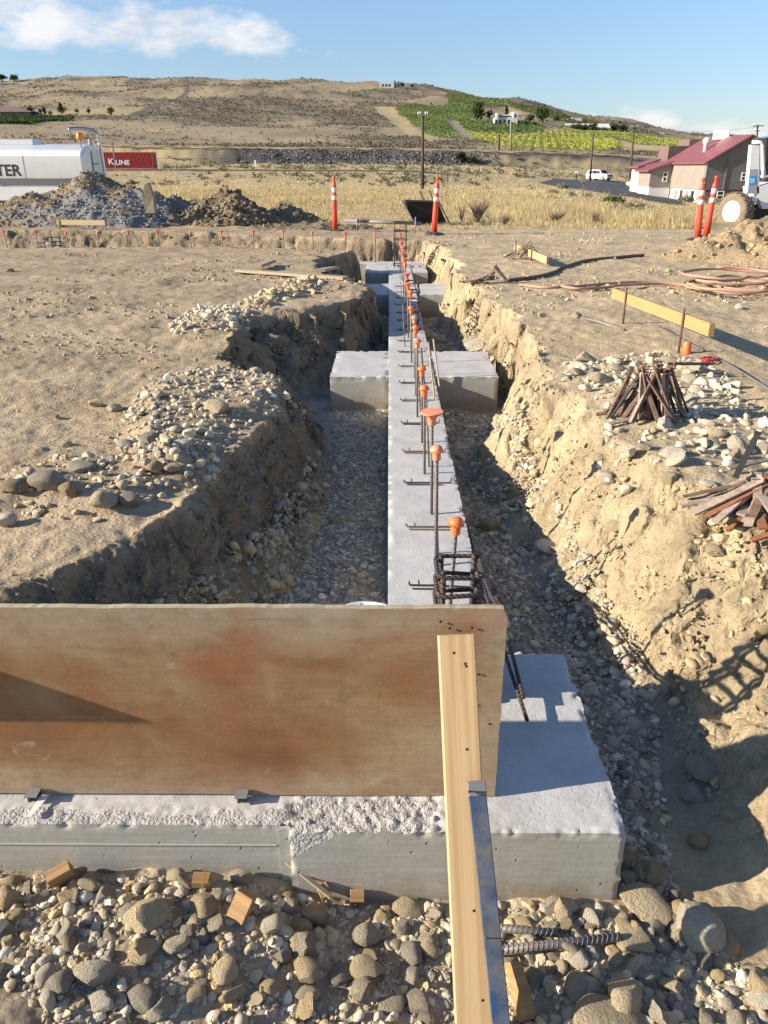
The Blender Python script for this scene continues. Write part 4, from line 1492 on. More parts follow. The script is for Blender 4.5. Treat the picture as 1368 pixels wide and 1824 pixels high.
csz = (0.004 + 0.016 * rng.random(len(cx_)) ** 4) * np.clip(cy_ / 5, 0.8, 1.8)
cc = ground_colour(cx_, cy_, tg, rg) * (0.85 + 0.25 * rng.random(len(cx_)))[:, None]
wh = rng.integers(0, 6, len(cx_))
for k in range(6):
    s_ = wh == k
    arr = np.stack([cx_[s_], cy_[s_], zg[s_] + csz[s_] * 0.2, csz[s_], rng.uniform(0, 6.28, s_.sum()), rng.normal(0, 0.4, s_.sum()), rng.normal(0, 0.4, s_.sum())], 1)
    ch.append(merge_instances(*CLOD[k], arr, cc[s_]))
tag(merged('dirt_clods', ch, attr_mat('clod_earth', 0.95, 0, (0.7, 1.25), 60), False), 'crumbs and small clods of dry earth strewn over the pads and banks', 'clods', kind='stuff')

# ================================================================== FORMWORK
PLY_Y, PLY_TOP, PLY_X1 = 1.632, 0.605, 0.298
fp = thing('plywood_form', 'long brown weathered plywood form board standing on the front footing', 'plywood form', (-1.0, PLY_Y, 0.0))
# face sheet slightly wavy, with a paler ply edge as its own part
nu, nv = 240, 46
uu, vv = np.meshgrid(np.linspace(-3.2, PLY_X1, nu), np.linspace(0.006, PLY_TOP, nv), indexing='ij')
uu, vv = uu.ravel(), vv.ravel()
yy_ = PLY_Y + 0.0025 * fbm(uu * 1.5, vv * 1.5, seed=5, oct=2) + 0.012 * vv
topj = 0.0016 * fbm(uu * 14, uu * 0, seed=6, oct=4, gain=0.7)
vv2 = vv + topj * smooth(0.5, PLY_TOP, vv)
uu2 = uu + 0.0016 * fbm(vv * 30, vv * 0, seed=7, oct=3) * smooth(0.2, PLY_X1, uu) - 0.012 * smooth(0.57, PLY_TOP, vv) * smooth(0.27, PLY_X1, uu) * (vv > 0.58)
i = (np.arange(nu - 1)[:, None] * nv + np.arange(nv - 1)[None, :])
Ff = np.stack([i, i + nv, i + nv + 1, i + 1], -1).reshape(-1, 4)
TH = 0.019
V = np.concatenate([np.stack([uu2, yy_, vv2], 1), np.stack([uu2, yy_ + TH, vv2], 1)])
Fb = Ff[:, ::-1] + nu * nv
me = raw_mesh('plywood_sheet', V, np.concatenate([Ff, Fb]), np.full(2 * len(Ff), 4), [M['ply']], None, True)
link('plywood_sheet', me, fp)
top = np.arange(nu) * nv + nv - 1
rgt = (nu - 1) * nv + np.arange(nv)
E = [(a, a2, a2 + nu * nv, a + nu * nv) for a, a2 in zip(top[:-1], top[1:])]
E += [(a2, a, a + nu * nv, a2 + nu * nv) for a, a2 in zip(rgt[:-1], rgt[1:])]
bot = np.arange(nu) * nv
E += [(a2, a, a + nu * nv, a2 + nu * nv) for a, a2 in zip(bot[:-1], bot[1:])]
V2 = V.copy()
me = raw_mesh('sheet_edge', V2, np.array(E), np.full(len(E), 4), [M['plyedge']], None, False)
link('sheet_edge', me, fp)
# nail holes drilled near the right-hand end and knots of damage
for u, v in ((841, 1118), (801, 1119), (853, 1201), (848, 1255), (872, 1289), (785, 1107)):
    q = PY(u, v, PLY_Y + 0.004)
    MB().lathe([(0.0035, 0), (0.0035, 0.002)], 8, Matrix.Translation((q.x, q.y, q.z)) @ Matrix.Rotation(math.pi / 2, 4, 'X')).build('nail_hole', M['black_paint'], fp)
for u in (68, 434):
    q = PY(u, 1422, PLY_Y)
    lab = 'small steel form clip at the foot of the plywood panel, over the white paint mark' if u == 68 else 'small steel form clip at the foot of the plywood panel, nearer its middle'
    cl = thing('form_clip', lab, 'form clip', (q.x, PLY_Y - 0.012, 0.012), 0, 'form clips along the foot of the plywood')
    MB().box((-0.012, -0.010, -0.012), (0.012, 0.011, 0.014)).box((-0.010, -0.022, -0.004), (-0.002, -0.010, 0.012)).build('clip_body', M['steel_dark'], cl, local=True)
    MB().box((-0.017, -0.024, 0.0145), (0.017, 0.010, 0.0175)).build('clip_plate', M['steel'], cl, local=True)

# kicker brace of fresh lumber, leaning from the panel down to the gravel
A = Vector((0.165, 1.585, 0.565))
Bk = P(845, 1824, -0.195)
ax = (Bk - A).normalized()
br = thing('lumber_brace', 'fresh yellow two by four brace leaning against the plywood panel', 'brace', Bk)
zx = (Bk - A).normalized()
xx_ = Vector((0, -1, 0.42)).cross(zx).normalized()
stud = MB().bar((0, 0, 0), (0, 0, (Bk - A).length), 0.0885, 0.038, up=(0, 1, 0), bev=0.003).build('stud', M['stud'], br)
stud.location = A - Bk
stud.rotation_mode = 'QUATERNION'
stud.rotation_quaternion = Matrix((xx_, zx.cross(xx_), zx)).transposed().to_quaternion()
nrm = Vector((0, -0.92, 0.39)).normalized()
side = ax.cross(nrm).normalized()
for f, o_ in ((0.045, 0.008), (0.075, -0.018), (0.082, -0.020), (0.30, -0.012), (0.71, -0.010), (0.78, -0.035), (0.93, -0.020)):
    c0 = A + (Bk - A) * f + nrm * 0.0190 + side * o_
    Mx = Matrix.Translation(c0) @ nrm.to_track_quat('Z', 'Y').to_matrix().to_4x4()
    MB().lathe([(0.0035, 0), (0.0035, 0.0006)], 8, Mx).build('nail_hole', M['black_paint'], br)

# flat steel stake nailed to the right side of the brace
BVEC = Bk - A


def brace_y(v):
    f = min(np.linspace(0, 1.1, 400), key=lambda k: abs(on_screen(*(A + BVEC * k))[1] - v))
    return (A + BVEC * f).y


S0, S1 = PY(848, 1392, brace_y(1392) - 0.034), PY(894, 1835, brace_y(1824) - 0.022)
st = thing('steel_stake', 'flat blue painted steel stake nailed upright beside the lumber brace', 'stake', S1)
m = MB()
m.bar(S0, S1, 0.041, 0.011, up=(0, -1, 0.35), bev=0.002)
m.build('stake_bar', M['blue_steel'], st)
m = MB()
m.bar(S0 + (S0 - S1).normalized() * 0.0005, S0 + (S1 - S0) * 0.055, 0.0425, 0.0125, up=(0, -1, 0.35), bev=0.002)
m.build('battered_top', M['steel'], st)
for v_, y_ in ((1410, brace_y(1410) - 0.026), (1671, brace_y(1671) - 0.022)):
    m = MB()
    a_ = PY(835 + (v_ - 1410) * 0.12, v_, y_ - 0.020)
    b_ = PY(866 + (v_ - 1410) * 0.12, v_ + 1, y_ - 0.020)
    m.tube([a_, b_], 0.0018, 6)
    m.lathe([(0.0045, -0.001), (0.0045, 0.001)], 8, Matrix.Translation(a_) @ Matrix.Rotation(math.pi / 2, 4, 'Y'))
    m.build('nail', M['steel_dark'], st)

# unseen triangle added left of view, shaped to throw the board's wedge shadow
gs = MB().prism([(-1.52, 1.630, 0.27), (-1.52, 1.630, 0.63), (-1.52, 1.465, 0.595)], (0.019, 0, 0))
tag(gs.build('shadow_triangle', M['plyedge']), 'unseen plywood triangle added beyond the left frame edge to cast the wedge shadow', 'shadow caster')


# ================================================================== REBAR
def cap_mesh(kind):
    m = MB()
    if kind == 'mushroom':
        m.lathe([(0.0155, 0), (0.0175, 0.002), (0.0175, 0.036), (0.0255, 0.038), (0.0265, 0.041), (0.0262, 0.045), (0.024, 0.053), (0.018, 0.060), (0.008, 0.064), (0.0001, 0.065)], 24)
        for k in range(24):      # scalloped brim
            a_ = 2 * math.pi * k / 24
            m.box((-0.002, -0.002, 0.037), (0.002, 0.002, 0.043), 0, Matrix.Translation((0.0262 * math.cos(a_), 0.0262 * math.sin(a_), 0)))
    elif kind == 'disc':
        m.lathe([(0.0175, 0), (0.020, 0.003), (0.021, 0.03), (0.030, 0.056), (0.052, 0.060), (0.055, 0.064), (0.054, 0.070), (0.020, 0.0725), (0.0001, 0.073)], 28)
        for k in range(6):
            a_ = k * math.pi / 3
            m.prism([Vector((0.018 * math.cos(a_), 0.018 * math.sin(a_), 0.03)), Vector((0.018 * math.cos(a_), 0.018 * math.sin(a_), 0.062)), Vector((0.045 * math.cos(a_), 0.045 * math.sin(a_), 0.060))], (0.003 * -math.sin(a_), 0.003 * math.cos(a_), 0))
    else:                        # funnel shaped cap with a flat square-ish top
        m.lathe([(0.014, 0), (0.016, 0.002), (0.017, 0.035), (0.026, 0.060), (0.046, 0.068), (0.048, 0.072), (0.047, 0.077), (0.0001, 0.079)], 20)
    return m


caps = {}


def dowel(x, y, z0, h, lean, kind, mat, label, group, r=0.0078):
    o = thing('rebar_dowel', label, 'rebar', (x, y, z0), 0, group)
    tip = Vector((lean[0], lean[1], h))
    MB().tube([(0, 0, -0.02), tip * 0.5, tip], r, 8).build('bar', M['rebar'], o, smooth_=True, local=True)
    if kind:
        if (kind, mat) not in caps:
            cm = cap_mesh(kind).build('safety_cap', M[mat], o, smooth_=True, local=True)
            cm.data.set_sharp_from_angle(angle=R(40))
            caps[(kind, mat)] = cm.data
        else:
            cm = bpy.data.objects.new('safety_cap', caps[(kind, mat)])
            COL.objects.link(cm)
            cm.parent = o
        q = tip.normalized().to_track_quat('Z', 'Y')
        cm.location = tip - tip.normalized() * 0.036
        cm.rotation_mode = 'QUATERNION'
        cm.rotation_quaternion = q
    return o


ORD = ['first', 'second', 'third', 'fourth', 'fifth', 'sixth', 'seventh', 'eighth', 'ninth', 'tenth', 'eleventh', 'twelfth', 'thirteenth',
       'fourteenth', 'fifteenth', 'sixteenth', 'seventeenth', 'eighteenth', 'nineteenth', 'twentieth', 'twenty-first', 'twenty-second']
kinds = {0: ('mushroom', 'cap'), 1: ('mushroom', 'cap_dusty'), 2: ('disc', 'cap_dusty'), 3: ('mushroom', 'cap'), 4: ('mushroom', 'cap'), 5: ('mushroom', 'cap_dusty'), 6: ('mushroom', 'cap'),
         7: ('mushroom', 'cap_dusty'), 8: ('mushroom', 'cap'), 9: ('mushroom', 'cap'), 10: ('funnel', 'cap'), 11: ('mushroom', 'cap'), 12: ('funnel', 'cap_red'), 13: ('mushroom', 'cap'),
         14: ('funnel', 'cap_red'), 15: ('mushroom', 'cap'), 16: ('funnel', 'cap_red'), 17: ('mushroom', 'cap_red'), 18: ('funnel', 'cap_red'), 19: ('funnel', 'cap_red'), 20: ('mushroom', 'cap_red'), 21: ('funnel', 'cap_red')}
CAPN = {'mushroom': 'round mushroom', 'disc': 'wide flat disc', 'funnel': 'funnel shaped'}
for k in range(22):
    y = 2.44 + 0.553 * k
    x = 0.212 + (0.012 if k == 0 else 0.004 * ((k * 7) % 5 - 2))
    kd, mt = kinds[k]
    lean = (0.012 if k == 0 else 0.006 * ((k * 5) % 5 - 2), 0.01 * ((k * 3) % 5 - 2))
    h = 0.49 + 0.02 * ((k * 3) % 4 - 1)
    tone = {'cap': 'orange', 'cap_dusty': 'dusty orange', 'cap_red': 'faded red'}[mt]
    dowel(x, y, 0.0, h, lean, kd, mt, f'{ORD[k]} upright rebar dowel behind the plywood panel, with {tone} {CAPN[kd]} cap', 'capped rebar dowels along the central beam')
# uncapped companions lashed beside some dowels
for n_, (k, dx_, hh) in enumerate(((1, 0.016, 0.40), (3, 0.028, 0.44), (5, 0.02, 0.36), (7, 0.03, 0.42), (9, -0.05, 0.42), (12, -0.045, 0.4), (15, 0.03, 0.4), (18, -0.03, 0.42))):
    dowel(0.212 + dx_, 2.44 + 0.553 * k + 0.12, 0.0, hh, (-0.03, -0.05), None, '', f'bare rebar leaning beside the {ORD[k]} capped dowel of the beam', 'bare rebars along the central beam', 0.0055)

# row of capped dowels along the far cross beam
for n_, u in enumerate((8, 62, 118, 171, 228, 282, 337, 395, 449, 504, 558, 614, 669)):
    q = PY(u, 412 + (4 if u > 600 else 0), 14.9)
    kd = 'funnel' if n_ not in (2, 3, 6, 10) else 'mushroom'
    wh_ = 'leftmost' if n_ == 0 else ('last, beside the beam,' if n_ == 12 else ORD[n_] + ' from the left')
    dowel(q.x, 14.9, 0.0, q.z - 0.03, (0.01 * ((n_ * 3) % 5 - 2), 0.0), kd, 'cap_red' if n_ % 3 else 'cap_dusty', f'{wh_} of the red capped rebar dowels along the far cross beam', 'capped rebar dowels along the far cross beam', 0.010)


def cage(label, x0, x1, y0, y1, z0, z1, nt, r, mat, rows_=2, extra=0.0):
    o = thing('rebar_cage', label, 'rebar cage', ((x0 + x1) / 2, (y0 + y1) / 2, z0))
    for x in (x0, x1):
        for y in (y0, y1):
            MB().tube([(x, y, z0 - 0.02), (x, y, z1 + extra)], r, 8).build('upright', M[mat], o, smooth_=True)
    for k in range(nt):
        z = z1 - 0.012 - (z1 - z0 - 0.05) * k / max(nt - 1, 1)
        e = r * 2.0
        ring = []
        for (cx0, cy0, a0) in ((x1 + e - 0.02, y1 + e - 0.02, 0), (x0 - e + 0.02, y1 + e - 0.02, 90), (x0 - e + 0.02, y0 - e + 0.02, 180), (x1 + e - 0.02, y0 - e + 0.02, 270)):
            for q in range(4):
                a_ = R(a0 + 30 * q)
                ring.append(Vector((cx0 + 0.02 * math.cos(a_), cy0 + 0.02 * math.sin(a_), z + 0.004 * math.sin(k * 2 + q))))
        ring.append(ring[0])
        MB().tube(ring, r * 0.85, 8, caps=False).build('tie', M[mat], o, smooth_=True)
    return o


cage('dark welded rebar column cage standing on the beam just behind the plywood panel', 0.168, 0.272, 2.05, 2.16, 0.0, 0.485, 8, 0.0088, 'rebar_dark')
cage('rebar column cage standing on the beam beyond the middle pad block', 0.20, 0.31, 8.25, 8.45, 0.0, 0.52, 6, 0.008, 'rebar_dark')
cage('rebar column cage standing at the far end of the central beam', 0.10, 0.30, 14.15, 14.4, 0.0, 0.75, 6, 0.009, 'rebar_dark')
q0, q1 = PY(70, 440, 15.6), PY(112, 440, 15.6)
cg = thing('rebar_cage', 'wide rebar grid cage standing in the far trench at left', 'rebar cage', ((q0.x + q1.x) / 2, 15.6, -0.1))
for k in range(7):
    x = q0.x + (q1.x - q0.x) * k / 6
    MB().tube([(x, 15.5 + 0.12 * (k % 2), -0.15), (x + 0.01, 15.5 + 0.12 * (k % 2), 0.45)], 0.012, 6).build('upright', M['rebar'], cg, smooth_=True)
for k in range(6):
    z = 0.02 + 0.075 * k
    MB().tube([(q0.x - 0.04, 15.48, z), (q1.x + 0.04, 15.48, z)], 0.010, 6).build('tie', M['rebar'], cg, smooth_=True)

# steel ties with turned-up ends, cast across the top of the beam
for k in range(17):
    y = 2.83 + 0.555 * k + 0.02 * ((k * 7) % 3 - 1)
    m = MB()
    hx = 0.022
    rw = 0.05 * ((k * 5) % 3 - 1)
    pts = [(0.088, y + 0.004, 0.002 + hx), (0.090, y, 0.009), (0.20, y - 0.004, 0.0105), (0.345, y - 0.006 + rw * 0.2, 0.009), (0.348, y - 0.004 + rw * 0.2, 0.032)]
    for p, q in zip(pts, pts[1:]):
        m.bar(p, q, 0.0055, 0.006)
    m.bar((0.100, y - 0.028, 0.008), (0.30, y - 0.032, 0.008), 0.005, 0.005)
    m.bar((0.130, y + 0.004, 0.010), (0.128, y + 0.002, 0.030), 0.004, 0.006)
    lab = f'{ORD[k]} rusty steel tie with turned-up ends across the beam top, counted from the plywood'
    tag(m.build('form_tie', M['rust'] if k % 2 else M['steel_dark']), lab, 'form tie', 'form ties across the beam top')

# long loose bars lying along the right edge of the beam and over the footing
for n_, (pts, lab) in enumerate((
        ([PY(834, 940, 3.55), P(866, 1062, 0.03), P(886, 1120, 0.05), P(906, 1185, 0.05), P(939, 1283, 0.035)], 'long dark rebar along the right edge of the beam, its end over the footing'),
        ([PY(826, 940, 3.6), P(872, 1055, 0.05), P(895, 1100, 0.055), P(914, 1170, 0.055), P(932, 1243, 0.05)], 'shorter dark rebar along the right edge of the beam, tucked right of the long one'))):
    tag(MB().tube(pts, 0.0068, 8).build('loose_rebar', M['rebar_dark'], smooth_=True), lab, 'rebar')
M['stub'] = simple('dark_grey_steel', (0.15, 0.145, 0.14), 0.6, 0.3, 0.25, 20, dirt=(0.25, 0.2, 0.15), dirtamt=0.4)
for n_, (a_, b_, r_, lab) in enumerate((((870, 1663), (991, 1676), 0.0105, 'short grey rebar stub beside the blue stake, the upper of two'), ((880, 1706), (1102, 1683), 0.0115, 'longer grey rebar piece on the gravel beside the blue stake'))):
    p, q = hit(*a_), hit(*b_)
    p.z, q.z = p.z + 0.025, q.z + 0.03
    m = MB().tube([p, q], r_, 12)
    dd = (q - p)
    for k in range(int(dd.length / 0.013)):     # raised ribs
        c0 = p + dd * ((k + 0.5) * 0.013 / dd.length)
        t_ = dd.normalized()
        s_ = t_.cross(Vector((0, 0, 1))).normalized()
        m.tube([c0 - s_ * r_ * 0.99 - t_ * 0.004, c0 - s_ * r_ * 0.7 - t_ * 0.001 + Vector((0, 0, r_ * 0.71)), c0 + t_ * 0.003 + Vector((0, 0, r_ * 1.0)), c0 + s_ * r_ * 0.7 - t_ * 0.001 + Vector((0, 0, r_ * 0.71)), c0 + s_ * r_ * 0.99 - t_ * 0.004], 0.0016, 5)
    tag(m.build('loose_rebar', M['stub'], smooth_=True), lab, 'rebar')

# thin wooden stakes leaning at the right face of the beam
for n_, (a_, b_, lab) in enumerate((((774, 712), (763, 609), 'thin wooden stake leaning at the beam, left of its pair'), ((783, 690), (772, 604), 'thin wooden stake leaning at the beam, right of its pair'),
                                    ((757, 700), (750, 620), 'thin rusty stake leaning on the beam top'))):
    p = P(*a_, 0.0 if n_ == 2 else -0.02)
    q = PY(*b_, p.y + 0.04)
    tag(MB().bar(p, q, 0.012, 0.010).build('thin_stake', M['old_board'] if n_ < 2 else M['rust']), lab, 'stake')

# white plastic bucket hidden behind the form panel; only the rim shows
bk = thing('plastic_bucket', 'white plastic bucket behind the plywood panel with only its rim in sight', 'bucket', (-0.07, 2.10, -0.2))
MB().lathe([(0.10, 0.0), (0.118, 0.60), (0.112, 0.60), (0.095, 0.01), (0.0001, 0.01)], 32).build('bucket_shell', M['white_plastic'], bk, smooth_=True, local=True)
rim = [Vector((0.121 * math.cos(a), 0.121 * math.sin(a), 0.592)) for a in np.linspace(0, 2 * math.pi, 41)]
MB().tube(rim, 0.006, 8, caps=False).build('bucket_rim', M['white_plastic'], bk, smooth_=True, local=True)
bk.location.z = -0.318

# ---- wood offcuts and scraps before the footing
for (u, v, dims, rot, lab) in ((112, 1563, (0.075, 0.038, 0.038), (0.3, -0.25, 0.5), 'leftmost wood offcut, dark ended, lying against the left beam'),
                               (362, 1572, (0.06, 0.04, 0.02), (0.15, 0.1, 0.05), 'pale split wood block tied with wire before the left beam'),
                               (432, 1620, (0.06, 0.085, 0.02), (0.9, 0.15, -0.5), 'square orange-brown wood offcut standing on its corner'),
                               (578, 1592, (0.035, 0.045, 0.02), (0.5, -0.2, 0.5), 'small split wood chip beside the pale sliver'),
                               (636, 1600, (0.045, 0.04, 0.018), (0.6, 0.1, 0.1), 'pale wood chip between the cobbles at the footing'),
                               (925, 1770, (0.05, 0.15, 0.02), (0.5, 0.5, 0.5), 'dark wedge of wood behind the blue stake at the bottom')):
    h = hit(u, v + 12)
    m = MB()
    dx_, dy_, dz_ = (q_ * 0.82 for q_ in dims)
    m.bar((-dx_ / 2, 0, 0), (dx_ / 2, 0, 0), dy_, dz_ * 1.6, bev=0.002)
    if 'wire' in lab:
        m.tube([(0.005, -dy_ / 2 - 0.002, -0.018), (0.005, -dy_ / 2 - 0.002, 0.018), (0.006, dy_ / 2, 0.019)], 0.0016, 6)
    o = m.build('wood_offcut', M['block'])
    o.location = (h.x, h.y, h.z + 0.035)
    o.rotation_euler = rot
    tag(o, lab, 'wood offcut')
p, q = hit(488, 1568), hit(590, 1618)
p.z += 0.075
q.z += 0.045
p.y += 0.03
tag(MB().bar(p, q, 0.012, 0.006).build('wood_sliver', M['old_board']), 'long pale wood sliver leaning across the cobbles at the footing', 'wood sliver')
h = hit(707, 1590)
m = MB()
for k in range(9):
    c0 = Vector((0.008 * math.cos(k * 2.4), 0.006 * math.sin(k * 2.4), 0.004 * (k % 3)))
    m.bar(c0 - Vector((0.009, 0.002 * (k % 3 - 1), 0)), c0 + Vector((0.009, 0.004 * (k % 4 - 2), 0.002)), 0.006, 0.003)
o = m.build('plastic_scrap', M['red_tag'])
o.location = (h.x, h.y, h.z + 0.04)
tag(o, 'crumpled scrap of red plastic at the footing base', 'scrap')
# marks left by the form boards on the front faces
m = MB()
m.box((-2.6, 1.5305, -0.078), (-0.30, 1.54, -0.0745)).box((-0.292, 1.5285, -0.40), (-0.264, 1.54, -0.012))
m.build('form_ridge', M['cside'], found)
# white paint mark on the left beam
q = P(66, 1448, 0.0)
m = MB()
m.add([(q.x - 0.012, 1.62, 0.0105), (q.x + 0.014, 1.62, 0.0105), (q.x - 0.006, 1.545, 0.0095), (q.x - 0.018, 1.545, 0.0095)], [(0, 1, 2, 3)][::-1])
m.build('paint_mark', M['white_paint'], found)

# ================================================================== SITE ITEMS
def mound(name, cx, cy, rx, ry, hgt, label, res, colfn, seed, skew=0.0, rough=1.0, flat=0.0):
    nx, ny = int(2 * rx / res), int(2 * ry / res)
    gx, gy = np.meshgrid(np.linspace(-1.45, 1.45, int(nx * 1.45)), np.linspace(-1.45, 1.45, int(ny * 1.45)), indexing='ij')
    nx, ny = int(nx * 1.45), int(ny * 1.45)
    gx, gy = gx.ravel(), gy.ravel()
    ang = np.arctan2(gy, gx)
    rr = np.sqrt(gx ** 2 + gy ** 2) * (1 + 0.16 * fbm(np.cos(ang) * 1.7 + seed, np.sin(ang) * 1.7, seed=seed, oct=3))
    X, Y = cx + gx * rx + skew * (1 - rr) * rx, cy + gy * ry
    base = ground_height(X, Y)[0]
    prof = np.clip(1 - rr, -0.25, 1)
    prof = np.where(prof > 0, prof ** 0.9, prof)
    lump = fbm(X * 1.4, Y * 1.4, seed=seed + 2, oct=3)
    Z = base + hgt * prof * (1 + 0.28 * lump) + 0.04 * rough * np.clip(prof * 4, 0, 1) * (fbm(X * 4.5, Y * 4.5, seed=seed + 4, oct=4) + 0.7 * np.abs(fbm(X * 9, Y * 9, seed=seed + 6, oct=3)))
    Z = np.where(rr > 1.02, base - 0.06 - 0.3 * (rr - 1.02), Z)
    i = (np.arange(nx - 1)[:, None] * ny + np.arange(ny - 1)[None, :])
    Fq = np.stack([i, i + ny, i + ny + 1, i + 1], -1).reshape(-1, 4)
    keepf = (rr[Fq] < 1.12).all(1)
    Fq = Fq[keepf]
    k2 = fbm(X * 3, Y * 3, Z * 3, seed=seed + 8, oct=4)
    C = colfn(X, Y, Z - base, k2)
    me = raw_mesh(name, np.stack([X, Y, Z], 1), Fq, np.full(len(Fq), 4), [M['dirt']], None, True, C)
    o = link(name, me)
    tag(o, label, 'dirt heap')
    return (cx, cy, rx, ry, hgt, X, Y, Z, rr, C)


def mound_clods(ms, n, smin, smax, pal=None):
    out_ = []
    for (cx, cy, rx, ry, hgt, X, Y, Z, rr, C) in ms:
        k = np.where(rr < 1.0)[0]
        pick = rng.choice(k, n)
        s = smin + (smax - smin) * rng.random(n) ** 3.5
        cc = C[pick] * (0.85 + 0.35 * rng.random(n))[:, None]
        wh = rng.integers(0, 6, n)
        for q in range(6):
            m_ = wh == q
            arr = np.stack([X[pick][m_], Y[pick][m_], Z[pick][m_] + s[m_] * 0.25, s[m_], rng.uniform(0, 6.28, m_.sum()), rng.normal(0, 0.5, m_.sum()), rng.normal(0, 0.5, m_.sum())], 1)
            out_.append(merge_instances(*CLOD[q], arr, cc[m_]))
    return out_


def col_grey(X, Y, H, k):
    brown = np.array((0.26, 0.20, 0.125))
    grey = np.array((0.255, 0.240, 0.222))
    f = smooth(-0.15, 0.2, k + 0.75 * smooth(-8.6, -7.6, X) * smooth(-5.0, -5.8, X) - 1.1 * smooth(0.45, 0.95, H) - 0.05)[:, None]
    return (brown * (1 - f) + grey * f) * (1 + 0.18 * k[:, None])


def col_brown(X, Y, H, k):
    return np.array((0.235, 0.18, 0.115)) * (1 + 0.25 * k[:, None])


def col_sand(X, Y, H, k):
    return np.array((0.40, 0.295, 0.168)) * (1 + 0.14 * k[:, None])


m1 = mound('dirt_mound', -7.75, 21.6, 3.7, 2.3, 1.15, 'big heap of brown earth and grey crushed rock before the white tank truck', 0.05, col_grey, 5, 0.10)
m1b = mound('dirt_mound', -11.2, 20.8, 1.9, 1.3, 0.55, 'low dark heap of earth at the left frame edge below the tank truck', 0.05, col_brown, 15)
m2 = mound('dirt_mound', -4.1, 21.2, 1.55, 1.2, 0.72, 'smaller brown rocky heap right of the big grey heap', 0.04, col_brown, 25, 0.0, 1.6)
m3 = mound('dirt_mound', -2.75, 22.2, 0.95, 0.9, 0.50, 'small dark pointed heap at the right end of the row of heaps', 0.04, col_brown, 35, -0.1, 1.2)
m4 = mound('dirt_mound', 7.75, 12.6, 3.4, 2.6, 0.98, 'large heap of pale sandy soil at the right frame edge', 0.035, col_sand, 45, 0.05, 1.5)
m5 = mound('dirt_mound', -1.7, 18.9, 1.5, 0.5, 0.13, 'long low windrow of earth at the foot of the left delineator', 0.04, col_brown, 55)
chm = mound_clods([m1], 9000, 0.010, 0.055) + mound_clods([m2], 1500, 0.015, 0.10) + mound_clods([m1b, m3], 700, 0.015, 0.07) + mound_clods([m4], 2500, 0.006, 0.055) + mound_clods([m5], 200, 0.01, 0.05)
tag(merged('dirt_clods', chm, bpy.data.materials['clod_earth'], False), 'clods and broken rock loose on the slopes of the earth heaps', 'clods', kind='stuff')
qs = PY(256, 355, 19.75)
sb_ = MB().prism([(-0.09, 0, -0.32), (0.14, 0, -0.32), (0.12, 0.05, 0.05), (0.03, 0.06, 0.36), (-0.06, 0.05, 0.30), (-0.11, 0.02, 0.0)], (0.03, 0.12, 0.0)).build('stone_slab', simple('tan_slab', (0.34, 0.28, 0.17), 0.9, var=0.3, scale=9, bump=0.02, bscale=20))
sb_.location = (qs.x, 20.05, gz(qs.x, 20.3) + 0.62)
tag(sb_, 'upright tan slab standing in the middle of the grey heap', 'stone slab')


# ---- delineators
def delineator(u, v, y_, tilt, label, first=[None]):
    q = hit(u, v, 10)
    if first[0] is None:
        o = thing('traffic_delineator', label, 'delineator', q, 0, 'red and white channel delineators')
        MB().lathe([(0.20, 0.0), (0.20, 0.03), (0.15, 0.045), (0.06, 0.05)], 12).build('base', M['rubber'], o, local=True)
        body = [(0.062, 0.04), (0.056, 0.35), (0.052, 0.62), (0.049, 0.90), (0.047, 0.95), (0.030, 0.985), (0.021, 1.0), (0.021, 1.035), (0.034, 1.05), (0.036, 1.075), (0.026, 1.10), (0.0001, 1.11)]
        MB().lathe(body, 20).build('post', M['red_white'], o, smooth_=True, local=True)
        for z0, z1 in ((0.64, 0.72), (0.79, 0.88)):
            r0, r1 = np.interp(z0, [0.62, 0.9], [0.052, 0.049]) + 0.0025, np.interp(z1, [0.62, 0.9], [0.052, 0.049]) + 0.0025
            MB().lathe([(r0 - 0.002, z0 - 0.001), (r0, z0), (r1, z1), (r1 - 0.002, z1 + 0.001)], 20).build('reflective_band', M['white_band'], o, smooth_=True, local=True)
        first[0] = o
    else:
        o = dup(first[0], q, label=label)
    o.rotation_euler = tilt
    return o


delineator(597, 412, 18, (0, 0, 0), 'upright red and white delineator at the left end of the grey pipe')
delineator(773, 418, 17, (0.03, 0.03, 0.6), 'red and white delineator leaning before the steel bucket')
delineator(1242, 428, 16, (0, -0.06, 0), 'red and white delineator by the sand heap, left one of the pair')
delineator(1257, 424, 16, (0, 0.02, 0), 'red and white delineator by the sand heap, right one of the pair')

# ---- grey pipe on two rods
a, b = PY(615, 393, 18.2), PY(750, 398, 17.6)
pp = thing('pipe_rail', 'weathered grey pipe carried by two short rods beyond the far trench', 'pipe', ((a.x + b.x) / 2, 17.9, PAD))
MB().tube([a, b], 0.038, 14).build('pipe', simple('weathered_pipe', (0.22, 0.19, 0.20), 0.6, 0.2, 0.3, 5), pp, smooth_=True)
for u, y_ in ((636, 18.1), (740, 17.65)):
    q = PY(u, 395, y_)
    MB().tube([(q.x, y_ - 0.05, gz(q.x, y_) - 0.05), (q.x, y_ - 0.05, q.z + 0.10)], 0.014, 8).build('rod', M['steel'], pp, smooth_=True)

# ---- digger bucket lying behind
q = hit(768, 404, 15)
q = Vector((q.x, 20.6, gz(q.x, 20.6)))
bu = thing('digger_bucket', 'open steel digger bucket lying in the dry grass with its dark inside facing out', 'digger bucket', q)
sidep = [(-0.62, 0.0), (-0.18, 0.0), (0.10, 0.62), (-0.42, 0.56)]


def bucket_pt(x, yz):
    return Vector((x, yz[0], yz[1]))


def shear(x, d, z):
    return Vector((q.x + x - 0.48 * z, 20.6 + d, q.z + z))


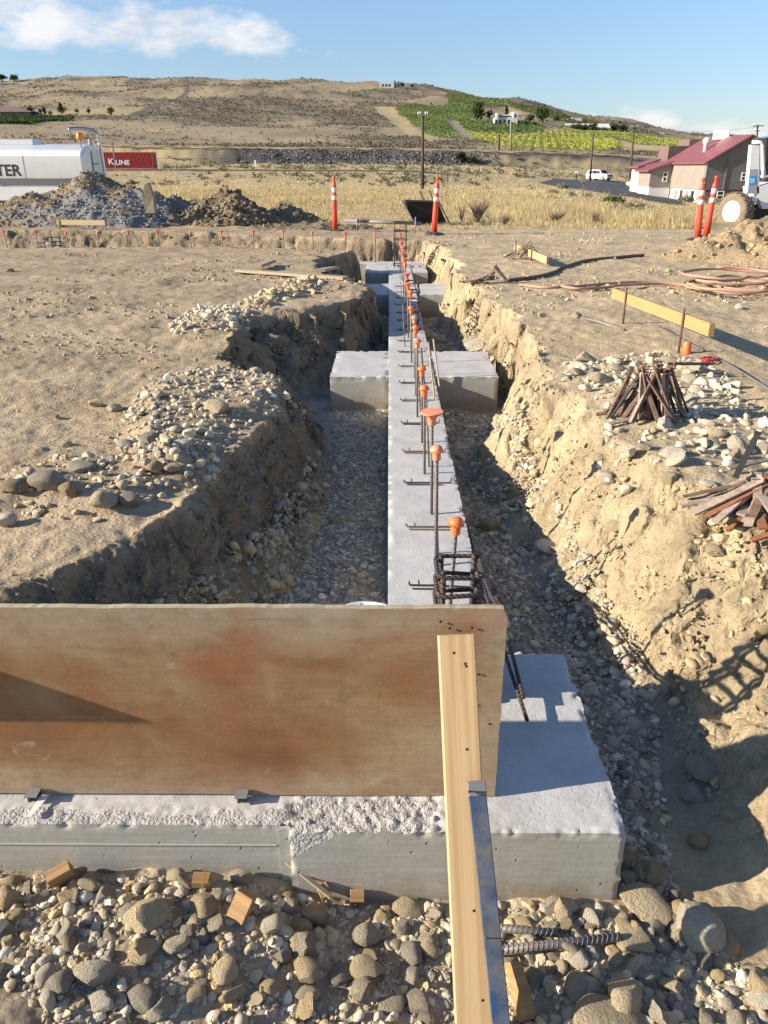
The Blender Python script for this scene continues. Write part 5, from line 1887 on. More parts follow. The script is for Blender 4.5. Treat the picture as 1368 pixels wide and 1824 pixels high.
for nm, xs in (('side_plate', -0.42), ('side_plate', 0.46)):
    poly = [shear(xs + 0.04, -0.30, 0.0), shear(xs + 0.06, 0.40, 0.02), shear(xs + 0.02, 0.34, 0.52), shear(xs - 0.02, -0.06, 0.60)]
    MB().prism(poly, (0.03, 0, 0)).build(nm, M['steel'] if xs < 0 else M['steel_dark'], bu)
MB().hexa([shear(-0.36, 0.30, 0.0), shear(0.46, 0.30, 0.0), shear(0.46, 0.36, 0.0), shear(-0.36, 0.36, 0.0),
           shear(-0.36, 0.26, 0.58), shear(0.46, 0.26, 0.56), shear(0.46, 0.32, 0.56), shear(-0.36, 0.32, 0.58)]).build('back_shell', M['steel_dark'], bu)
MB().hexa([shear(-0.36, -0.05, 0.555), shear(0.46, -0.05, 0.53), shear(0.46, 0.32, 0.53), shear(-0.36, 0.32, 0.555),
           shear(-0.36, -0.05, 0.59), shear(0.46, -0.05, 0.565), shear(0.46, 0.32, 0.565), shear(-0.36, 0.32, 0.59)]).build('top_shell', M['steel_dark'], bu)
for x in (0.10, 0.34):
    MB().prism([shear(x, 0.1, 0.58), shear(x + 0.02, 0.3, 0.58), shear(x + 0.02, 0.26, 0.80), shear(x, 0.16, 0.78)], (0.03, 0, 0)).build('lug', M['rust'], bu)


# ---- batter boards on steel rods
def batter(label, A_, B_, hgt, thk, mat, rods, group=None):
    A_, B_ = Vector(A_), Vector(B_)
    o = thing('batter_board', label, 'batter board', ((A_ + B_) / 2).to_tuple()[:2] + (PAD,), 0, group)
    MB().bar(A_, B_, thk, hgt, up=(0, 0, 1), bev=0.003).build('board', M[mat], o)
    for f, up_, off in rods:
        c0 = A_ + (B_ - A_) * f
        n = (B_ - A_).cross(Vector((0, 0, 1))).normalized() * off
        zg_ = gz(c0.x, c0.y)
        MB().tube([(c0.x + n.x + 0.01, c0.y + n.y, zg_ - 0.05), (c0.x + n.x, c0.y + n.y, c0.z + up_)], 0.0095, 8).build('rod', M['rebar_rust'], o, smooth_=True)
    return o


batter('long bright yellow board on two rusty rods along the right pad', (2.20, 5.30, 0.592), (2.105, 7.42, 0.530), 0.090, 0.038, 'yellow_board', ((0.20, 0.09, -0.032), (0.80, 0.09, -0.032)))
a, b = PY(976, 464, 11.25), PY(918, 440, 12.6)
batter('pale board on rods before the small rusty stake heap', a, b, 0.10, 0.04, 'tan_board', ((0.42, 0.12, -0.034), (0.93, 0.12, -0.034)))
a, b = PY(102, 396, 18.9), PY(190, 397, 18.6)
batter('tan board on rods at the edge of the far trench, left', a, b, 0.11, 0.04, 'tan_board', ((0.05, 0.06, 0.034), (0.98, 0.10, 0.034)))

# ---- planks lying flat on the left pad
a, b = hit(424, 485), hit(616, 500)
tag(MB().bar(a + Vector((0, 0, 0.025)), b + Vector((0, 0, 0.03)), 0.14, 0.035, bev=0.003).build('flat_plank', M['old_board']), 'weathered plank lying flat by the trench edge', 'plank')
for (c0, c1, lab) in (((458, 483), (484, 473), 'short board offcut lying on the left end of the flat plank'), ((570, 491), (598, 484), 'short yellowish board offcut lying near the right end of the flat plank')):
    a, b = hit(*c0), hit(*c1)
    tag(MB().bar(a + Vector((0, 0, 0.065)), b + Vector((0, 0, 0.065)), 0.13, 0.038, bev=0.003).build('board_offcut', M['old_board']), lab, 'board')


# ---- heaps of flat steel stakes
def stake_mesh(L, w_, t_):
    m = MB()
    m.bar((0, 0, 0), (0, 0, L), w_, t_, up=(0, 1, 0))
    m.bar((0, t_ * 1.2, L - 0.03), (0, t_ * 1.2, L - 0.005), w_ * 1.25, t_ * 1.6, up=(0, 1, 0))
    for k in range(5):
        m.bar((w_ * 0.1 * (-1) ** k, -t_ * 0.51, L * (0.15 + 0.16 * k)), (w_ * 0.1 * (-1) ** k, -t_ * 0.51, L * (0.15 + 0.16 * k) + 0.010), 0.009, 0.003, up=(0, 1, 0))
    return m


SM = {}
for mt in ('rust', 'rust_pale', 'rust_orange', 'steel_dark'):
    o = stake_mesh(1.0, 0.085, 0.03).build('steel_stake', M[mt])
    SM[mt] = o.data
    bpy.data.objects.remove(o)


def lay_stake(p, q, label, group, mt, roll=0.0, cat='stake'):
    p, q = Vector(p), Vector(q)
    o = bpy.data.objects.new('steel_stake', SM[mt])
    COL.objects.link(o)
    L = (q - p).length
    o.location = p
    o.rotation_mode = 'QUATERNION'
    o.rotation_quaternion = (q - p).to_track_quat('Z', 'Y') @ Euler((0, 0, roll)).to_quaternion()
    o.scale = (0.27, 0.30, L)
    return tag(o, label, cat, group)


r2 = random.Random(5)
ap = hit(1160, 748)
apx, apy, apz = ap.x, ap.y + 0.10, ap.z
for k in range(46):
    t_ = r2.uniform(-0.15, math.pi + 0.15) + (math.pi if k < 38 else 0)
    rad = r2.uniform(0.06, 0.24)
    foot = Vector((apx + rad * math.cos(t_) * 1.15, apy + rad * math.sin(t_) * 0.8, apz + 0.005))
    head = Vector((apx + 0.035 * math.cos(t_) + r2.uniform(-0.09, 0.07), apy + 0.03 * math.sin(t_) + r2.uniform(-0.05, 0.05), apz + r2.choice((0.10, 0.18, 0.24, 0.26, 0.28)) + r2.uniform(-0.03, 0.02)))
    lay_stake(foot, head, 'rusty flat steel stake leaning in the teepee pile', 'stakes leaning in the teepee pile', ('rust', 'rust', 'rust_pale', 'steel_dark', 'rust')[k % 5], r2.uniform(-0.6, 0.6))
for (a_, b_, za, zb, lab, mt) in (((1062, 738), (1140, 730), 0.03, 0.06, 'rusty stake lying flat left of the teepee pile', 'rust'), ((1084, 755), (1142, 742), 0.02, 0.04, 'pale dusty stake lying flat before the teepee pile', 'rust_pale'),
                                  ((1190, 648), (1268, 648), 0.12, 0.10, 'dark stake sticking out to the right from the teepee pile', 'steel_dark'), ((1120, 700), (1205, 650), 0.05, 0.25, 'bent orange stake across the top of the teepee pile', 'rust_orange'),
                                  ((1095, 705), (1190, 662), 0.10, 0.24, 'stake leaning at the left side of the teepee pile', 'rust')):
    p, q = P(*a_, PAD + za), P(*b_, PAD + zb)
    lay_stake(p, q, lab, None, mt, 0.3)
hb = hit(1345, 905)
for k in range(34):
    f = k / 33
    t_ = R(158 + 118 * f) + r2.uniform(-0.16, 0.16)
    L = r2.uniform(0.17, 0.32)
    c0 = Vector((hb.x + r2.uniform(-0.05, 0.05), hb.y + r2.uniform(-0.04, 0.04), hb.z + 0.09 + 0.05 * math.sin(k * 1.7)))
    e = Vector((hb.x + L * math.cos(t_), hb.y + L * 0.8 * math.sin(t_), hb.z + 0.015 + 0.02 * (k % 2)))
    lay_stake(e, c0, 'dusty steel stake lying in the fan-shaped pile', 'stakes lying in the fan pile', ('rust_pale', 'rust_pale', 'rust_pale', 'rust_pale', 'rust_orange', 'rust')[k % 6], r2.uniform(-0.25, 0.25)).scale.x = 0.40
p, q = PY(1310, 850, hb.y - 0.02), PY(1350, 772, hb.y + 0.12)
lay_stake(p, q, 'dark stake standing upright out of the fan-shaped pile', None, 'steel_dark', 0.2)
for (a_, b_, lab, mt) in (((1295, 845), (1368, 830), 'grey steel strip lying behind the fan-shaped pile', 'rust_pale'), ((1290, 955), (1340, 940), 'rusty bracket piece at the foot of the fan-shaped pile', 'rust_orange'), ((1335, 975), (1400, 955), 'rusty clamp at the right frame edge below the fan-shaped pile', 'rust_orange')):
    p, q = hit(*a_), hit(*b_)
    p.z, q.z = p.z + 0.03, q.z + 0.035
    lay_stake(p, q, lab, None, mt, 0.2)
for (cu, cv, n, lab, grp, spread) in ((865, 505, 16, 'rusty stake in the small heap at the trench lip', 'stakes in the heap at the trench lip', 0.3), (932, 462, 12, 'rusty stake leaning in the heap behind the pale board', 'stakes behind the pale board', 0.16)):
    h = hit(cu, cv)
    for k in range(n):
        t_ = r2.uniform(2.4, 3.9) if k < n - 2 else r2.uniform(-0.5, 0.5)
        L = r2.uniform(0.3, 0.42)
        flat_ = r2.uniform(0.05, 0.14) if (cu == 865 and k < n - 4) else r2.uniform(0.16, 0.25)
        c0 = Vector((h.x + 0.10, h.y + r2.uniform(-0.05, 0.08), h.z + flat_))
        e = Vector((h.x + 0.1 + (L if k < n - 4 else L * 0.5) * math.cos(t_), h.y + L * 0.6 * math.sin(t_), h.z + 0.02))
        lay_stake(e, c0, lab, grp, ('rust', 'rust_pale', 'rust')[k % 3], r2.uniform(-0.5, 0.5))


# ---- hoses and rods on the right pad
def on_ground(px_, lift, z=None):
    return [hit(u, v, 3) + Vector((0, 0, lift)) for u, v in px_]


def smooth_path(p, n=8):
    out_ = []
    for i in range(len(p) - 1):
        p0, p1, p2, p3 = p[max(i - 1, 0)], p[i], p[i + 1], p[min(i + 2, len(p) - 1)]
        for k in range(n):
            t = k / n
            out_.append(0.5 * ((2 * p1) + (p2 - p0) * t + (2 * p0 - 5 * p1 + 4 * p2 - p3) * t * t + (3 * p1 - p0 - 3 * p2 + p3) * t ** 3))
    out_.append(p[-1])
    for q in out_:
        q.z = max(q.z, gz(q.x, q.y) + 0.012)
    return out_


tag(MB().tube(smooth_path(on_ground([(905, 502), (950, 497), (985, 488), (1015, 475), (1050, 466), (1100, 461), (1128, 458), (1146, 457)], 0.02)), 0.022, 8).build('hose', M['hose_dark'], smooth_=True), 'dark hose winding from the trench lip to the sand heap', 'hose')
tag(MB().tube(smooth_path(on_ground([(925, 510), (975, 515), (1040, 512), (1080, 508), (1160, 506), (1230, 510), (1270, 513), (1330, 520), (1420, 522)], 0.02)), 0.016, 8).build('hose', M['hose_red'], smooth_=True), 'red brown hose running across the pad to the coil', 'hose')
tag(MB().tube(smooth_path(on_ground([(1000, 514), (1030, 519), (1085, 516), (1100, 513), (1180, 510), (1240, 516), (1300, 524)], 0.03)), 0.016, 8).build('hose', M['hose_red'], smooth_=True), 'second red brown hose doubling back beside the long one', 'hose')
cl = []
c0 = hit(1305, 519)
for k in range(150):
    a_ = k / 149 * 2 * math.pi * 4.3
    rr_ = 0.34 + 0.17 * math.sin(k * 0.13) + 0.07 * math.sin(k * 0.37)
    cl.append(Vector((c0.x + rr_ * 1.35 * math.cos(a_) + 0.14 * math.sin(k * 0.05), c0.y + rr_ * 1.5 * math.sin(a_), 0)))
for k, q in enumerate(cl):
    q.z = gz(q.x, q.y) + 0.02 + 0.035 * (k / 30)
tag(MB().tube(cl, 0.016, 8).build('hose_coil', M['hose_red'], smooth_=True), 'red brown hose lying in a loose coil at the right frame edge', 'hose coil')
p = on_ground([(1172, 584), (1240, 622), (1300, 655), (1420, 730)], 0.016)
tag(MB().tube(p, 0.009, 8).build('ground_rod', M['rebar'], smooth_=True), 'long thin rod lying past the orange cap toward the right edge', 'rod')
p = on_ground([(1035, 568), (1070, 578), (1112, 590)], 0.014)
tag(MB().tube(p, 0.009, 8).build('ground_rod', M['steel'], smooth_=True), 'short grey rod lying on the pad left of the yellow board', 'rod')
p = on_ground([(800, 482), (838, 500)], 0.02) + [hit(905, 575) + Vector((0, 0, 0.03))]
h = hit(1222, 630)
oc = thing('orange_plug', 'orange plastic cap standing at the foot of the yellow board rod', 'plug', h)
MB().lathe([(0.030, 0), (0.032, 0.004), (0.030, 0.05), (0.026, 0.085), (0.024, 0.088), (0.0001, 0.088)], 16).build('plug_body', M['cap'], oc, smooth_=True, local=True)
h = hit(1262, 645)
pts = [Vector((h.x + 0.09 * math.cos(k * 1.1) * (0.4 + 0.6 * ((k * 37) % 10) / 10), h.y + 0.09 * math.sin(k * 1.1 + 0.4) * (0.4 + 0.6 * ((k * 53) % 10) / 10), 0)) for k in range(34)]
for k, q in enumerate(pts):
    q.z = gz(q.x, q.y) + 0.012 + 0.006 * (k % 4)
tag(MB().tube(pts, 0.0028, 5).build('string_tangle', M['red_tag'], smooth_=True), 'tangle of red string on the ground by the orange cap', 'string')

# ================================================================== VEHICLES
# white tank truck behind the heaps: axis along x, rear end towards the right
TX1, TY0, TY1 = PY(150, 300, 36.0).x, 36.0, 38.5
zt = lambda v: PY(100, v, 36.0).z
truck = thing('tank_truck', 'white water tank truck standing behind the earth heaps at left', 'tank truck', (TX1 - 4, 37.2, -0.4))
zb, z1, z2, z3 = zt(318), zt(278), zt(256), zt(330)
yc = (TY0 + TY1) / 2
prof = [(TY0 + 0.02, zb), (TY0, zb + 0.05), (TY0, z1), (TY0 + 0.10, z1 + 0.14), (TY0 + 0.30, z1 + 0.30), (TY0 + 0.62, z2 - 0.05), (TY0 + 0.95, z2), (TY1 - 0.95, z2), (TY1 - 0.62, z2 - 0.05), (TY1 - 0.3, z1 + 0.3), (TY1 - 0.1, z1 + 0.14), (TY1, z1), (TY1, zb + 0.05), (TY1 - 0.02, zb)]
xs = [(TX1 - 9.0, 0), (TX1 - 0.10, 0), (TX1, 0.05), (TX1 + 0.05, 0.14)]
vs, fs = [], []
zc = (zb + z2) / 2
for x, sh in xs:
    for y, z in prof:
        vs.append((x, y + (yc - y) * sh, z + (zc - z) * sh))
n = len(prof)
for i in range(len(xs) - 1):
    for k in range(n):
        fs.append((i * n + k, (i + 1) * n + k, (i + 1) * n + (k + 1) % n, i * n + (k + 1) % n)[::-1])
fs.append(tuple(range(n)))
fs.append(tuple(range(3 * n, 4 * n))[::-1])
tk = MB().add(vs, fs).build('tank', M['white_paint'], truck, smooth_=True)
tk.data.set_sharp_from_angle(angle=R(24))
xsn = PY(43, 300, 36).x
m = MB()
m.box((xsn - 0.015, TY0 - 0.008, zb), (xsn + 0.015, TY0 + 0.002, z1))
m.build('tank_seam', M['grey_paint'], tk)
hgt = PY(40, 293, 36).z - PY(40, 313, 36).z
text_mesh('lettering', 'WATER', hgt / 0.70, M['black_paint'], Matrix.Translation((PY(38, 313, 35.98).x, TY0 - 0.006, PY(40, 313, 36).z)) @ Matrix.Rotation(math.pi / 2, 4, 'X'), tk, 0.003, align='RIGHT', bold=0.014)
MB().box((TX1 - 9, TY0 + 0.35, z3 - 0.02), (TX1 - 0.2, TY1 - 0.35, zb + 0.02)).build('subframe', M['grey_paint'], truck)
zs0 = zt(357)
MB().box((TX1 - 9, TY0 - 0.05, zs0), (TX1 - 1.0, TY0 + 0.55, z3 - 0.06)).build('side_skirt', M['white_paint'], truck)
MB().box((TX1 - 9, TY0 - 0.02, zs0 - 0.12), (TX1 - 1.0, TY0 + 0.3, zs0 - 0.002)).build('skirt_underside', M['black_paint'], truck)  # black strip along the underside of the side skirt
for wx in (TX1 - 1.6, TX1 - 2.9):
    for wy in (TY0 + 0.15, TY1 - 0.5):
        wh_ = MB().lathe([(0.25, -0.14), (0.50, -0.14), (0.52, -0.10), (0.52, 0.10), (0.50, 0.14), (0.25, 0.14)], 24, Matrix.Translation((wx, wy + 0.15, 0.08)) @ Matrix.Rotation(math.pi / 2, 4, 'X'), caps=False).build('wheel', M['rubber'], truck, smooth_=True)
        MB().lathe([(0.0001, -0.10), (0.24, -0.10), (0.24, 0.10), (0.0001, 0.10)], 20, Matrix.Translation((wx, wy + 0.15, 0.08)) @ Matrix.Rotation(math.pi / 2, 4, 'X')).build('rim', M['steel'], wh_)
# hatch box on top, rear ladder lines, exhaust-like chrome loop, beacon
MB().box((TX1 - 3.9, yc - 0.5, z2 - 0.02), (TX1 - 2.35, yc + 0.5, PY(20, 249, 37.2).z)).build('hatch_box', M['white_paint'], truck)
xe = TX1 + 0.07
lp = [(xe + 0.05, TY1 - 0.45, 0.9), (xe + 0.07, TY1 - 0.45, 2.1)]
pz_ = PY(175, 234, 38.0).z
loop = [Vector((TX1 + 0.30, 37.7, 0.9)), Vector((TX1 + 0.22, 37.7, pz_ - 0.35)), Vector((TX1 + 0.12, 37.65, pz_ - 0.05)), Vector((TX1 - 0.15, 37.5, pz_ + 0.06)), Vector((TX1 - 0.62, 37.1, pz_ + 0.07)), Vector((TX1 - 0.78, 36.95, pz_ + 0.02))]
pth = []
for i in range(len(loop) - 1):
    for k in range(6):
        t = k / 6
        p0, p1, p2, p3 = loop[max(i - 1, 0)], loop[i], loop[i + 1], loop[min(i + 2, len(loop) - 1)]
        pth.append(0.5 * ((2 * p1) + (p2 - p0) * t + (2 * p0 - 5 * p1 + 4 * p2 - p3) * t * t + (3 * p1 - p0 - 3 * p2 + p3) * t ** 3))
pth.append(loop[-1])
MB().tube(pth, 0.075, 12).build('fill_pipe', M['chrome'], truck, smooth_=True)
bp = PY(143, 253, 36.4)
bs = MB().tube([(bp.x, 36.4, z2 - 0.2), (bp.x, 36.4, bp.z + 0.10)], 0.03, 8).build('beacon_post', M['steel'], truck)
MB().lathe([(0.12, 0), (0.13, 0.05), (0.12, 0.24), (0.07, 0.28), (0.0001, 0.29)], 16, Matrix.Translation((bp.x, 36.4, bp.z + 0.10))).build('beacon_lens', M['amber'], bs, smooth_=True)
MB().tube([(TX1 - 0.05, 37.3, z2 - 0.1), (TX1 - 0.05, 37.3, z2 + 0.22)], 0.07, 10).build('vent_stack', M['grey_paint'], truck)
m = MB()
m.box((xe - 0.01, 36.9, 1.1), (xe + 0.02, 36.93, z2 - 0.25)).box((xe - 0.01, 36.95, 1.75), (xe + 0.02, 37.6, 1.78)).box((xe - 0.01, 36.95, 1.3), (xe + 0.02, 37.5, 1.33))
m.build('ladder', M['black_paint'], truck)
MB().box((xe - 0.03, 36.15, 0.98), (xe + 0.05, 36.45, 1.14)).build('tail_light', M['stop_red'], truck)

# ---- red shipping container far behind
ya = 150.0
cxr = PY(274, 300, ya).x
za_, zb_ = PY(250, 300.5, ya).z, PY(250, 271, ya).z
ct = thing('shipping_container', 'red corrugated shipping container with white lettering beyond the tank truck', 'container', (cxr - 6, ya + 1.2, za_))
m = MB()
nc = 44
for side_y, sgn in ((ya, -1), (ya + 2.44, 1)):
    pts = []
    for k in range(nc):
        x0 = cxr - 12.2 + 12.0 * k / nc
        w_ = 12.0 / nc
        for fx_, dd in ((0.0, 0), (0.3, 0), (0.5, 0.09), (0.8, 0.09)):
            pts.append((x0 + w_ * fx_, side_y - sgn * dd))
    pts.append((cxr - 0.2, side_y))
    vs = [(x, y, za_ + 0.15) for x, y in pts] + [(x, y, zb_ - 0.1) for x, y in pts]
    n = len(pts)
    m.add(vs, [(i, i + 1, i + 1 + n, i + n) if sgn < 0 else (i + 1, i, i + n, i + n + 1) for i in range(n - 1)])
m.build('corrugated_wall', M['container'], ct)
m = MB()
for x in (cxr - 12.25, cxr - 0.2):
    for y in (ya - 0.02, ya + 2.30):
        m.box((x, y, za_ - 0.05), (x + 0.2, y + 0.16, zb_))
m.box((cxr - 12.0, ya - 0.02, zb_ - 0.12), (cxr - 0.2, ya + 0.12, zb_ - 0.005)).box((cxr - 12.0, ya - 0.02, za_), (cxr - 0.2, ya + 0.12, za_ + 0.16))
m.box((cxr - 0.04, ya + 0.14, za_), (cxr - 0.005, ya + 2.30, zb_ - 0.01)).box((cxr - 12.2, ya + 0.13, zb_ - 0.05), (cxr - 0.05, ya + 2.29, zb_ - 0.02))
m.build('frame', M['container'], ct)
for bod, u, v, sz in (('K', 193, 293, 10.5), ('LINE', 206, 293.5, 8.0)):
    p = PY(u, v, ya - 0.03)
    text_mesh('lettering', bod, sz / 1600 * ya / 0.7, M['white_paint'], Matrix.Translation((p.x, ya - 0.04, p.z)) @ Matrix.Rotation(math.pi / 2, 4, 'X') @ Matrix.Scale(1.18, 4, (1, 0, 0)), ct, 0.01, bold=0.03)

# ---- white SUV
sv = hit(1067, 321.5, 60)
sv.y = min(sv.y, 160)
suv = thing('white_suv', 'white sport utility car on the road by the stop sign', 'car', sv, R(-52))
L_ = 4.7
secs = []   # side profile (x along length, z)
body = [(-2.35, 0.45), (-2.38, 0.95), (-2.30, 1.12), (-2.05, 1.70), (-1.85, 1.80), (0.35, 1.80), (0.55, 1.74), (1.15, 1.18), (2.15, 1.05), (2.35, 0.92), (2.38, 0.45), (2.2, 0.35), (-2.2, 0.35)]
bm_ = MB()
hw = [0.93, 0.95, 0.95, 0.74, 0.70, 0.70, 0.70, 0.92, 0.90, 0.86, 0.86, 0.86, 0.88]
vs = [(x, -h_, z) for (x, z), h_ in zip(body, hw)] + [(x, h_, z) for (x, z), h_ in zip(body, hw)]
n = len(body)
bm_.add(vs, [tuple(range(n)), tuple(range(2 * n - 1, n - 1, -1))] + [(i + n, i, (i + 1) % n, (i + 1) % n + n)[::-1] for i in range(n)])
bm_.build('body', M['white_paint'], suv, local=True)
for s in (-1, 1):
    for poly in ([(-1.95, 1.16), (-1.80, 1.66), (-1.05, 1.68), (-1.05, 1.16)], [(-0.95, 1.16), (-0.95, 1.68), (-0.05, 1.68), (-0.02, 1.16)], [(0.05, 1.16), (0.05, 1.68), (0.42, 1.66), (0.85, 1.20)]):
        yy0 = [0.955 if z < 1.3 else 0.765 for x, z in poly]
        MB().prism([(x, s * (yv + 0.0), z) for (x, z), yv in zip(poly, yy0)], (0, s * 0.02, 0)).build('side_window', M['glass'], suv, local=True)
    for x in (-1.45, 1.45):
        w_ = MB().lathe([(0.22, -0.12), (0.37, -0.12), (0.39, 0), (0.37, 0.12), (0.22, 0.12)], 20, Matrix.Translation((x, s * 0.86, 0.38)) @ Matrix.Rotation(math.pi / 2, 4, 'X'), caps=False).build('wheel', M['rubber'], suv, smooth_=True, local=True)
        MB().lathe([(0.0001, -0.125), (0.23, -0.125), (0.23, 0.125), (0.0001, 0.125)], 16, Matrix.Translation((x, s * 0.86, 0.38)) @ Matrix.Rotation(math.pi / 2, 4, 'X')).build('rim', M['steel'], w_, local=True)
    MB().box((2.30, s * 0.62 - 0.16, 0.78), (2.40, s * 0.62 + 0.16, 0.95)).build('headlight', M['glass'], suv, local=True)
MB().hexa([(0.62, -0.66, 1.72), (1.14, -0.82, 1.22), (1.14, 0.82, 1.22), (0.62, 0.66, 1.72), (0.66, -0.66, 1.76), (1.19, -0.82, 1.24), (1.19, 0.82, 1.24), (0.66, 0.66, 1.76)]).build('windscreen', M['glass'], suv, local=True)
MB().box((2.34, -0.45, 0.70), (2.41, 0.45, 0.94)).build('grille', M['black_paint'], suv, local=True)
MB().box((2.33, -0.8, 0.42), (2.43, 0.8, 0.58)).build('bumper', M['grey_paint'], suv, local=True)

# ---- telehandler at the right frame edge
ty = 30.0
wc = PY(1308, 374, ty)
tg_ = gz(wc.x, ty)
tele = thing('telehandler', 'white telehandler machine with big dusty tyre cut by the right frame edge', 'telehandler', (wc.x + 1.5, ty + 0.5, wc.z - 0.62))
Mw = Matrix.Translation((wc.x, ty - 0.1, wc.z - 0.05)) @ Matrix.Rotation(R(-62), 4, 'Z') @ Matrix.Rotation(math.pi / 2, 4, 'X')
tyre_m = simple('dusty_tyre', (0.20, 0.155, 0.105), 0.95, var=0.2, scale=5)
wh_ = MB().lathe([(0.36, 0.20), (0.50, 0.24), (0.60, 0.22), (0.635, 0.15), (0.635, -0.15), (0.60, -0.22), (0.50, -0.24), (0.36, -0.20)], 40, Mw, caps=False).build('wheel', tyre_m, tele, smooth_=True)
m = MB()
for k in range(18):
    a_ = 2 * math.pi * k / 18
    for s in (-1, 1):
        a2 = a_ + (0.17 if s > 0 else 0)
        Mk = Mw @ Matrix.Rotation(a2, 4, 'Z')
        m.bar(Mk @ Vector((0.645, -0.03, 0.0)), Mk @ Vector((0.63, 0.13, s * 0.235)), 0.05, 0.06, up=Mk.to_3x3() @ Vector((1, 0, 0)))
m.build('tread', tyre_m, wh_)
MB().lathe([(0.0001, 0.10), (0.10, 0.16), (0.14, 0.10), (0.30, 0.13), (0.365, 0.22), (0.365, -0.2), (0.0001, -0.2)], 28, Mw).build('rim', M['white_paint'], wh_, smooth_=True)
def tz(u, v, y=ty):
    return PY(u, v, y)
# upright carriage plate with grey lower part, sticker and hydraulic tubes
poly = [tz(1331, 345), tz(1352, 345), tz(1353, 258), tz(1339, 258)]
pl_ = MB().prism([p + Vector((0, 0.0, 0)) for p in poly], (0, 0.25, 0)).build('boom_plate', M['white_paint'], tele)
poly = [tz(1332, 344, ty - 0.012), tz(1347, 344, ty - 0.012), tz(1349, 301, ty - 0.012), tz(1336, 302, ty - 0.012)]
MB().prism(poly, (0, 0.010, 0)).build('grey_panel', M['grey_paint'], pl_)
poly = [tz(1334.5, 329, ty - 0.02), tz(1346.5, 329, ty - 0.02), tz(1347.5, 313, ty - 0.02), tz(1336, 314, ty - 0.02)]
st_ = MB().prism(poly, (0, 0.006, 0)).build('sticker', M['sticker_blue'], pl_)
for v_ in (319, 322, 325):
    a_, b_ = tz(1337, v_, ty - 0.027), tz(1344.5, v_ - 0.2, ty - 0.027)
    MB().bar(a_, b_, 0.006, 0.03, up=(0, 0, 1)).build('sticker_text', M['white_paint'], pl_)
m = MB()
m.tube([tz(1340, 253), tz(1355, 253), tz(1358, 260), tz(1359, 300), tz(1361, 318)], [0.06, 0.06, 0.06, 0.075, 0.06], 12)
m.tube([tz(1355, 314), tz(1375, 314)], 0.05, 10)
m.build('hydraulic_cylinder', M['white_paint'], tele, smooth_=True)
m = MB()
m.tube([tz(1358, 268, ty - 0.02), tz(1366, 262, ty - 0.02), tz(1372, 275, ty - 0.02), tz(1368, 290, ty - 0.02)], 0.025, 8)
m.tube([tz(1362, 300, ty + 0.1), tz(1372, 280, ty + 0.1), tz(1378, 255, ty + 0.1)], 0.03, 8)
m.build('hydraulic_hose', M['black_paint'], tele, smooth_=True)
MB().prism([tz(1348, 333), tz(1400, 320), tz(1400, 372), tz(1358, 372), tz(1350, 350)], (0, 1.2, 0)).build('chassis', M['white_paint'], tele)
MB().prism([tz(1333, 352), tz(1350, 350), tz(1348, 362), tz(1334, 364)], (0, 0.3, 0)).build('axle_housing', M['white_paint'], tele)
MB().prism([tz(1334, 364, ty + 0.3), tz(1400, 362, ty + 0.3), tz(1400, 392, ty + 0.3), tz(1334, 392, ty + 0.3)], (0, 0.9, 0)).build('underbody', M['black_paint'], tele)
MB().prism([tz(1366, 245, ty + 0.5), tz(1440, 230, ty + 0.5), tz(1440, 320, ty + 0.5), tz(1362, 320, ty + 0.5)], (0, 1.2, 0)).build('cab', M['glass'], tele)
Mw2 = Matrix.Translation((wc.x + 2.2, ty + 0.9, wc.z - 0.05)) @ Matrix.Rotation(R(-62), 4, 'Z') @ Matrix.Rotation(math.pi / 2, 4, 'X')
w2 = MB().lathe([(0.36, 0.20), (0.50, 0.24), (0.60, 0.22), (0.635, 0.15), (0.635, -0.15), (0.60, -0.22), (0.50, -0.24), (0.36, -0.20)], 40, Mw2, caps=False).build('wheel', tyre_m, tele, smooth_=True)
MB().lathe([(0.0001, 0.10), (0.30, 0.13), (0.365, 0.22), (0.365, -0.2), (0.0001, -0.2)], 28, Mw2).build('rim', M['white_paint'], w2, smooth_=True)

# ================================================================== RED-ROOFED BUILDING
hy = 95.0
C0 = PY(1259, 286, hy)
zE, zM, zG = C0.z, PY(1259, 338, hy).z, PY(1250, 361, hy).z
pk = PY(1339, 239, hy)
XW, XP, YB = C0.x, pk.x, 109.0
XR = 2 * XP - XW
hs = thing('red_roof_building', 'beige and grey sided building with a red metal roof and white sign at right', 'building', (XP, 100, zG))
MB().prism([(XW, hy, zM), (XR, hy, zM), (XR, hy, zE), (XP, hy, pk.z - 0.15), (XW, hy, zE)], (0, 0.2, 0)).build('gable_wall', M['siding_grey'], hs)
MB().box((XW, hy + 0.2, zM), (XW + 0.2, YB, zE)).build('side_wall', M['siding_beige'], hs)
MB().box((XW - 0.03, hy - 0.03, zM), (XW + 0.16, hy, zE - 0.02)).build('corner_trim', M['stucco'], hs)
m = MB()
for sgn in (0, 1):
    xa = XW - 0.35 if not sgn else XR + 0.35
    za2 = zE - 0.20
    p = [(xa, hy - 0.5, za2), (XP, hy - 0.5, pk.z), (XP, YB + 0.3, pk.z), (xa, YB + 0.3, za2)]
    if sgn:
        p = p[::-1]
    m.add(p + [(a, b, c - 0.16) for a, b, c in p], [(0, 1, 2, 3)[::-1], (4, 5, 6, 7), (0, 1, 5, 4), (1, 2, 6, 5), (2, 3, 7, 6), (3, 0, 4, 7)])
rf = m.build('roof', M['roof_red'], hs)
vp = PY(1256, 270, 101)
zroof = lambda x: zE - 0.2 + (pk.z - zE + 0.2) * (x - XW + 0.35) / (XP - XW + 0.35)
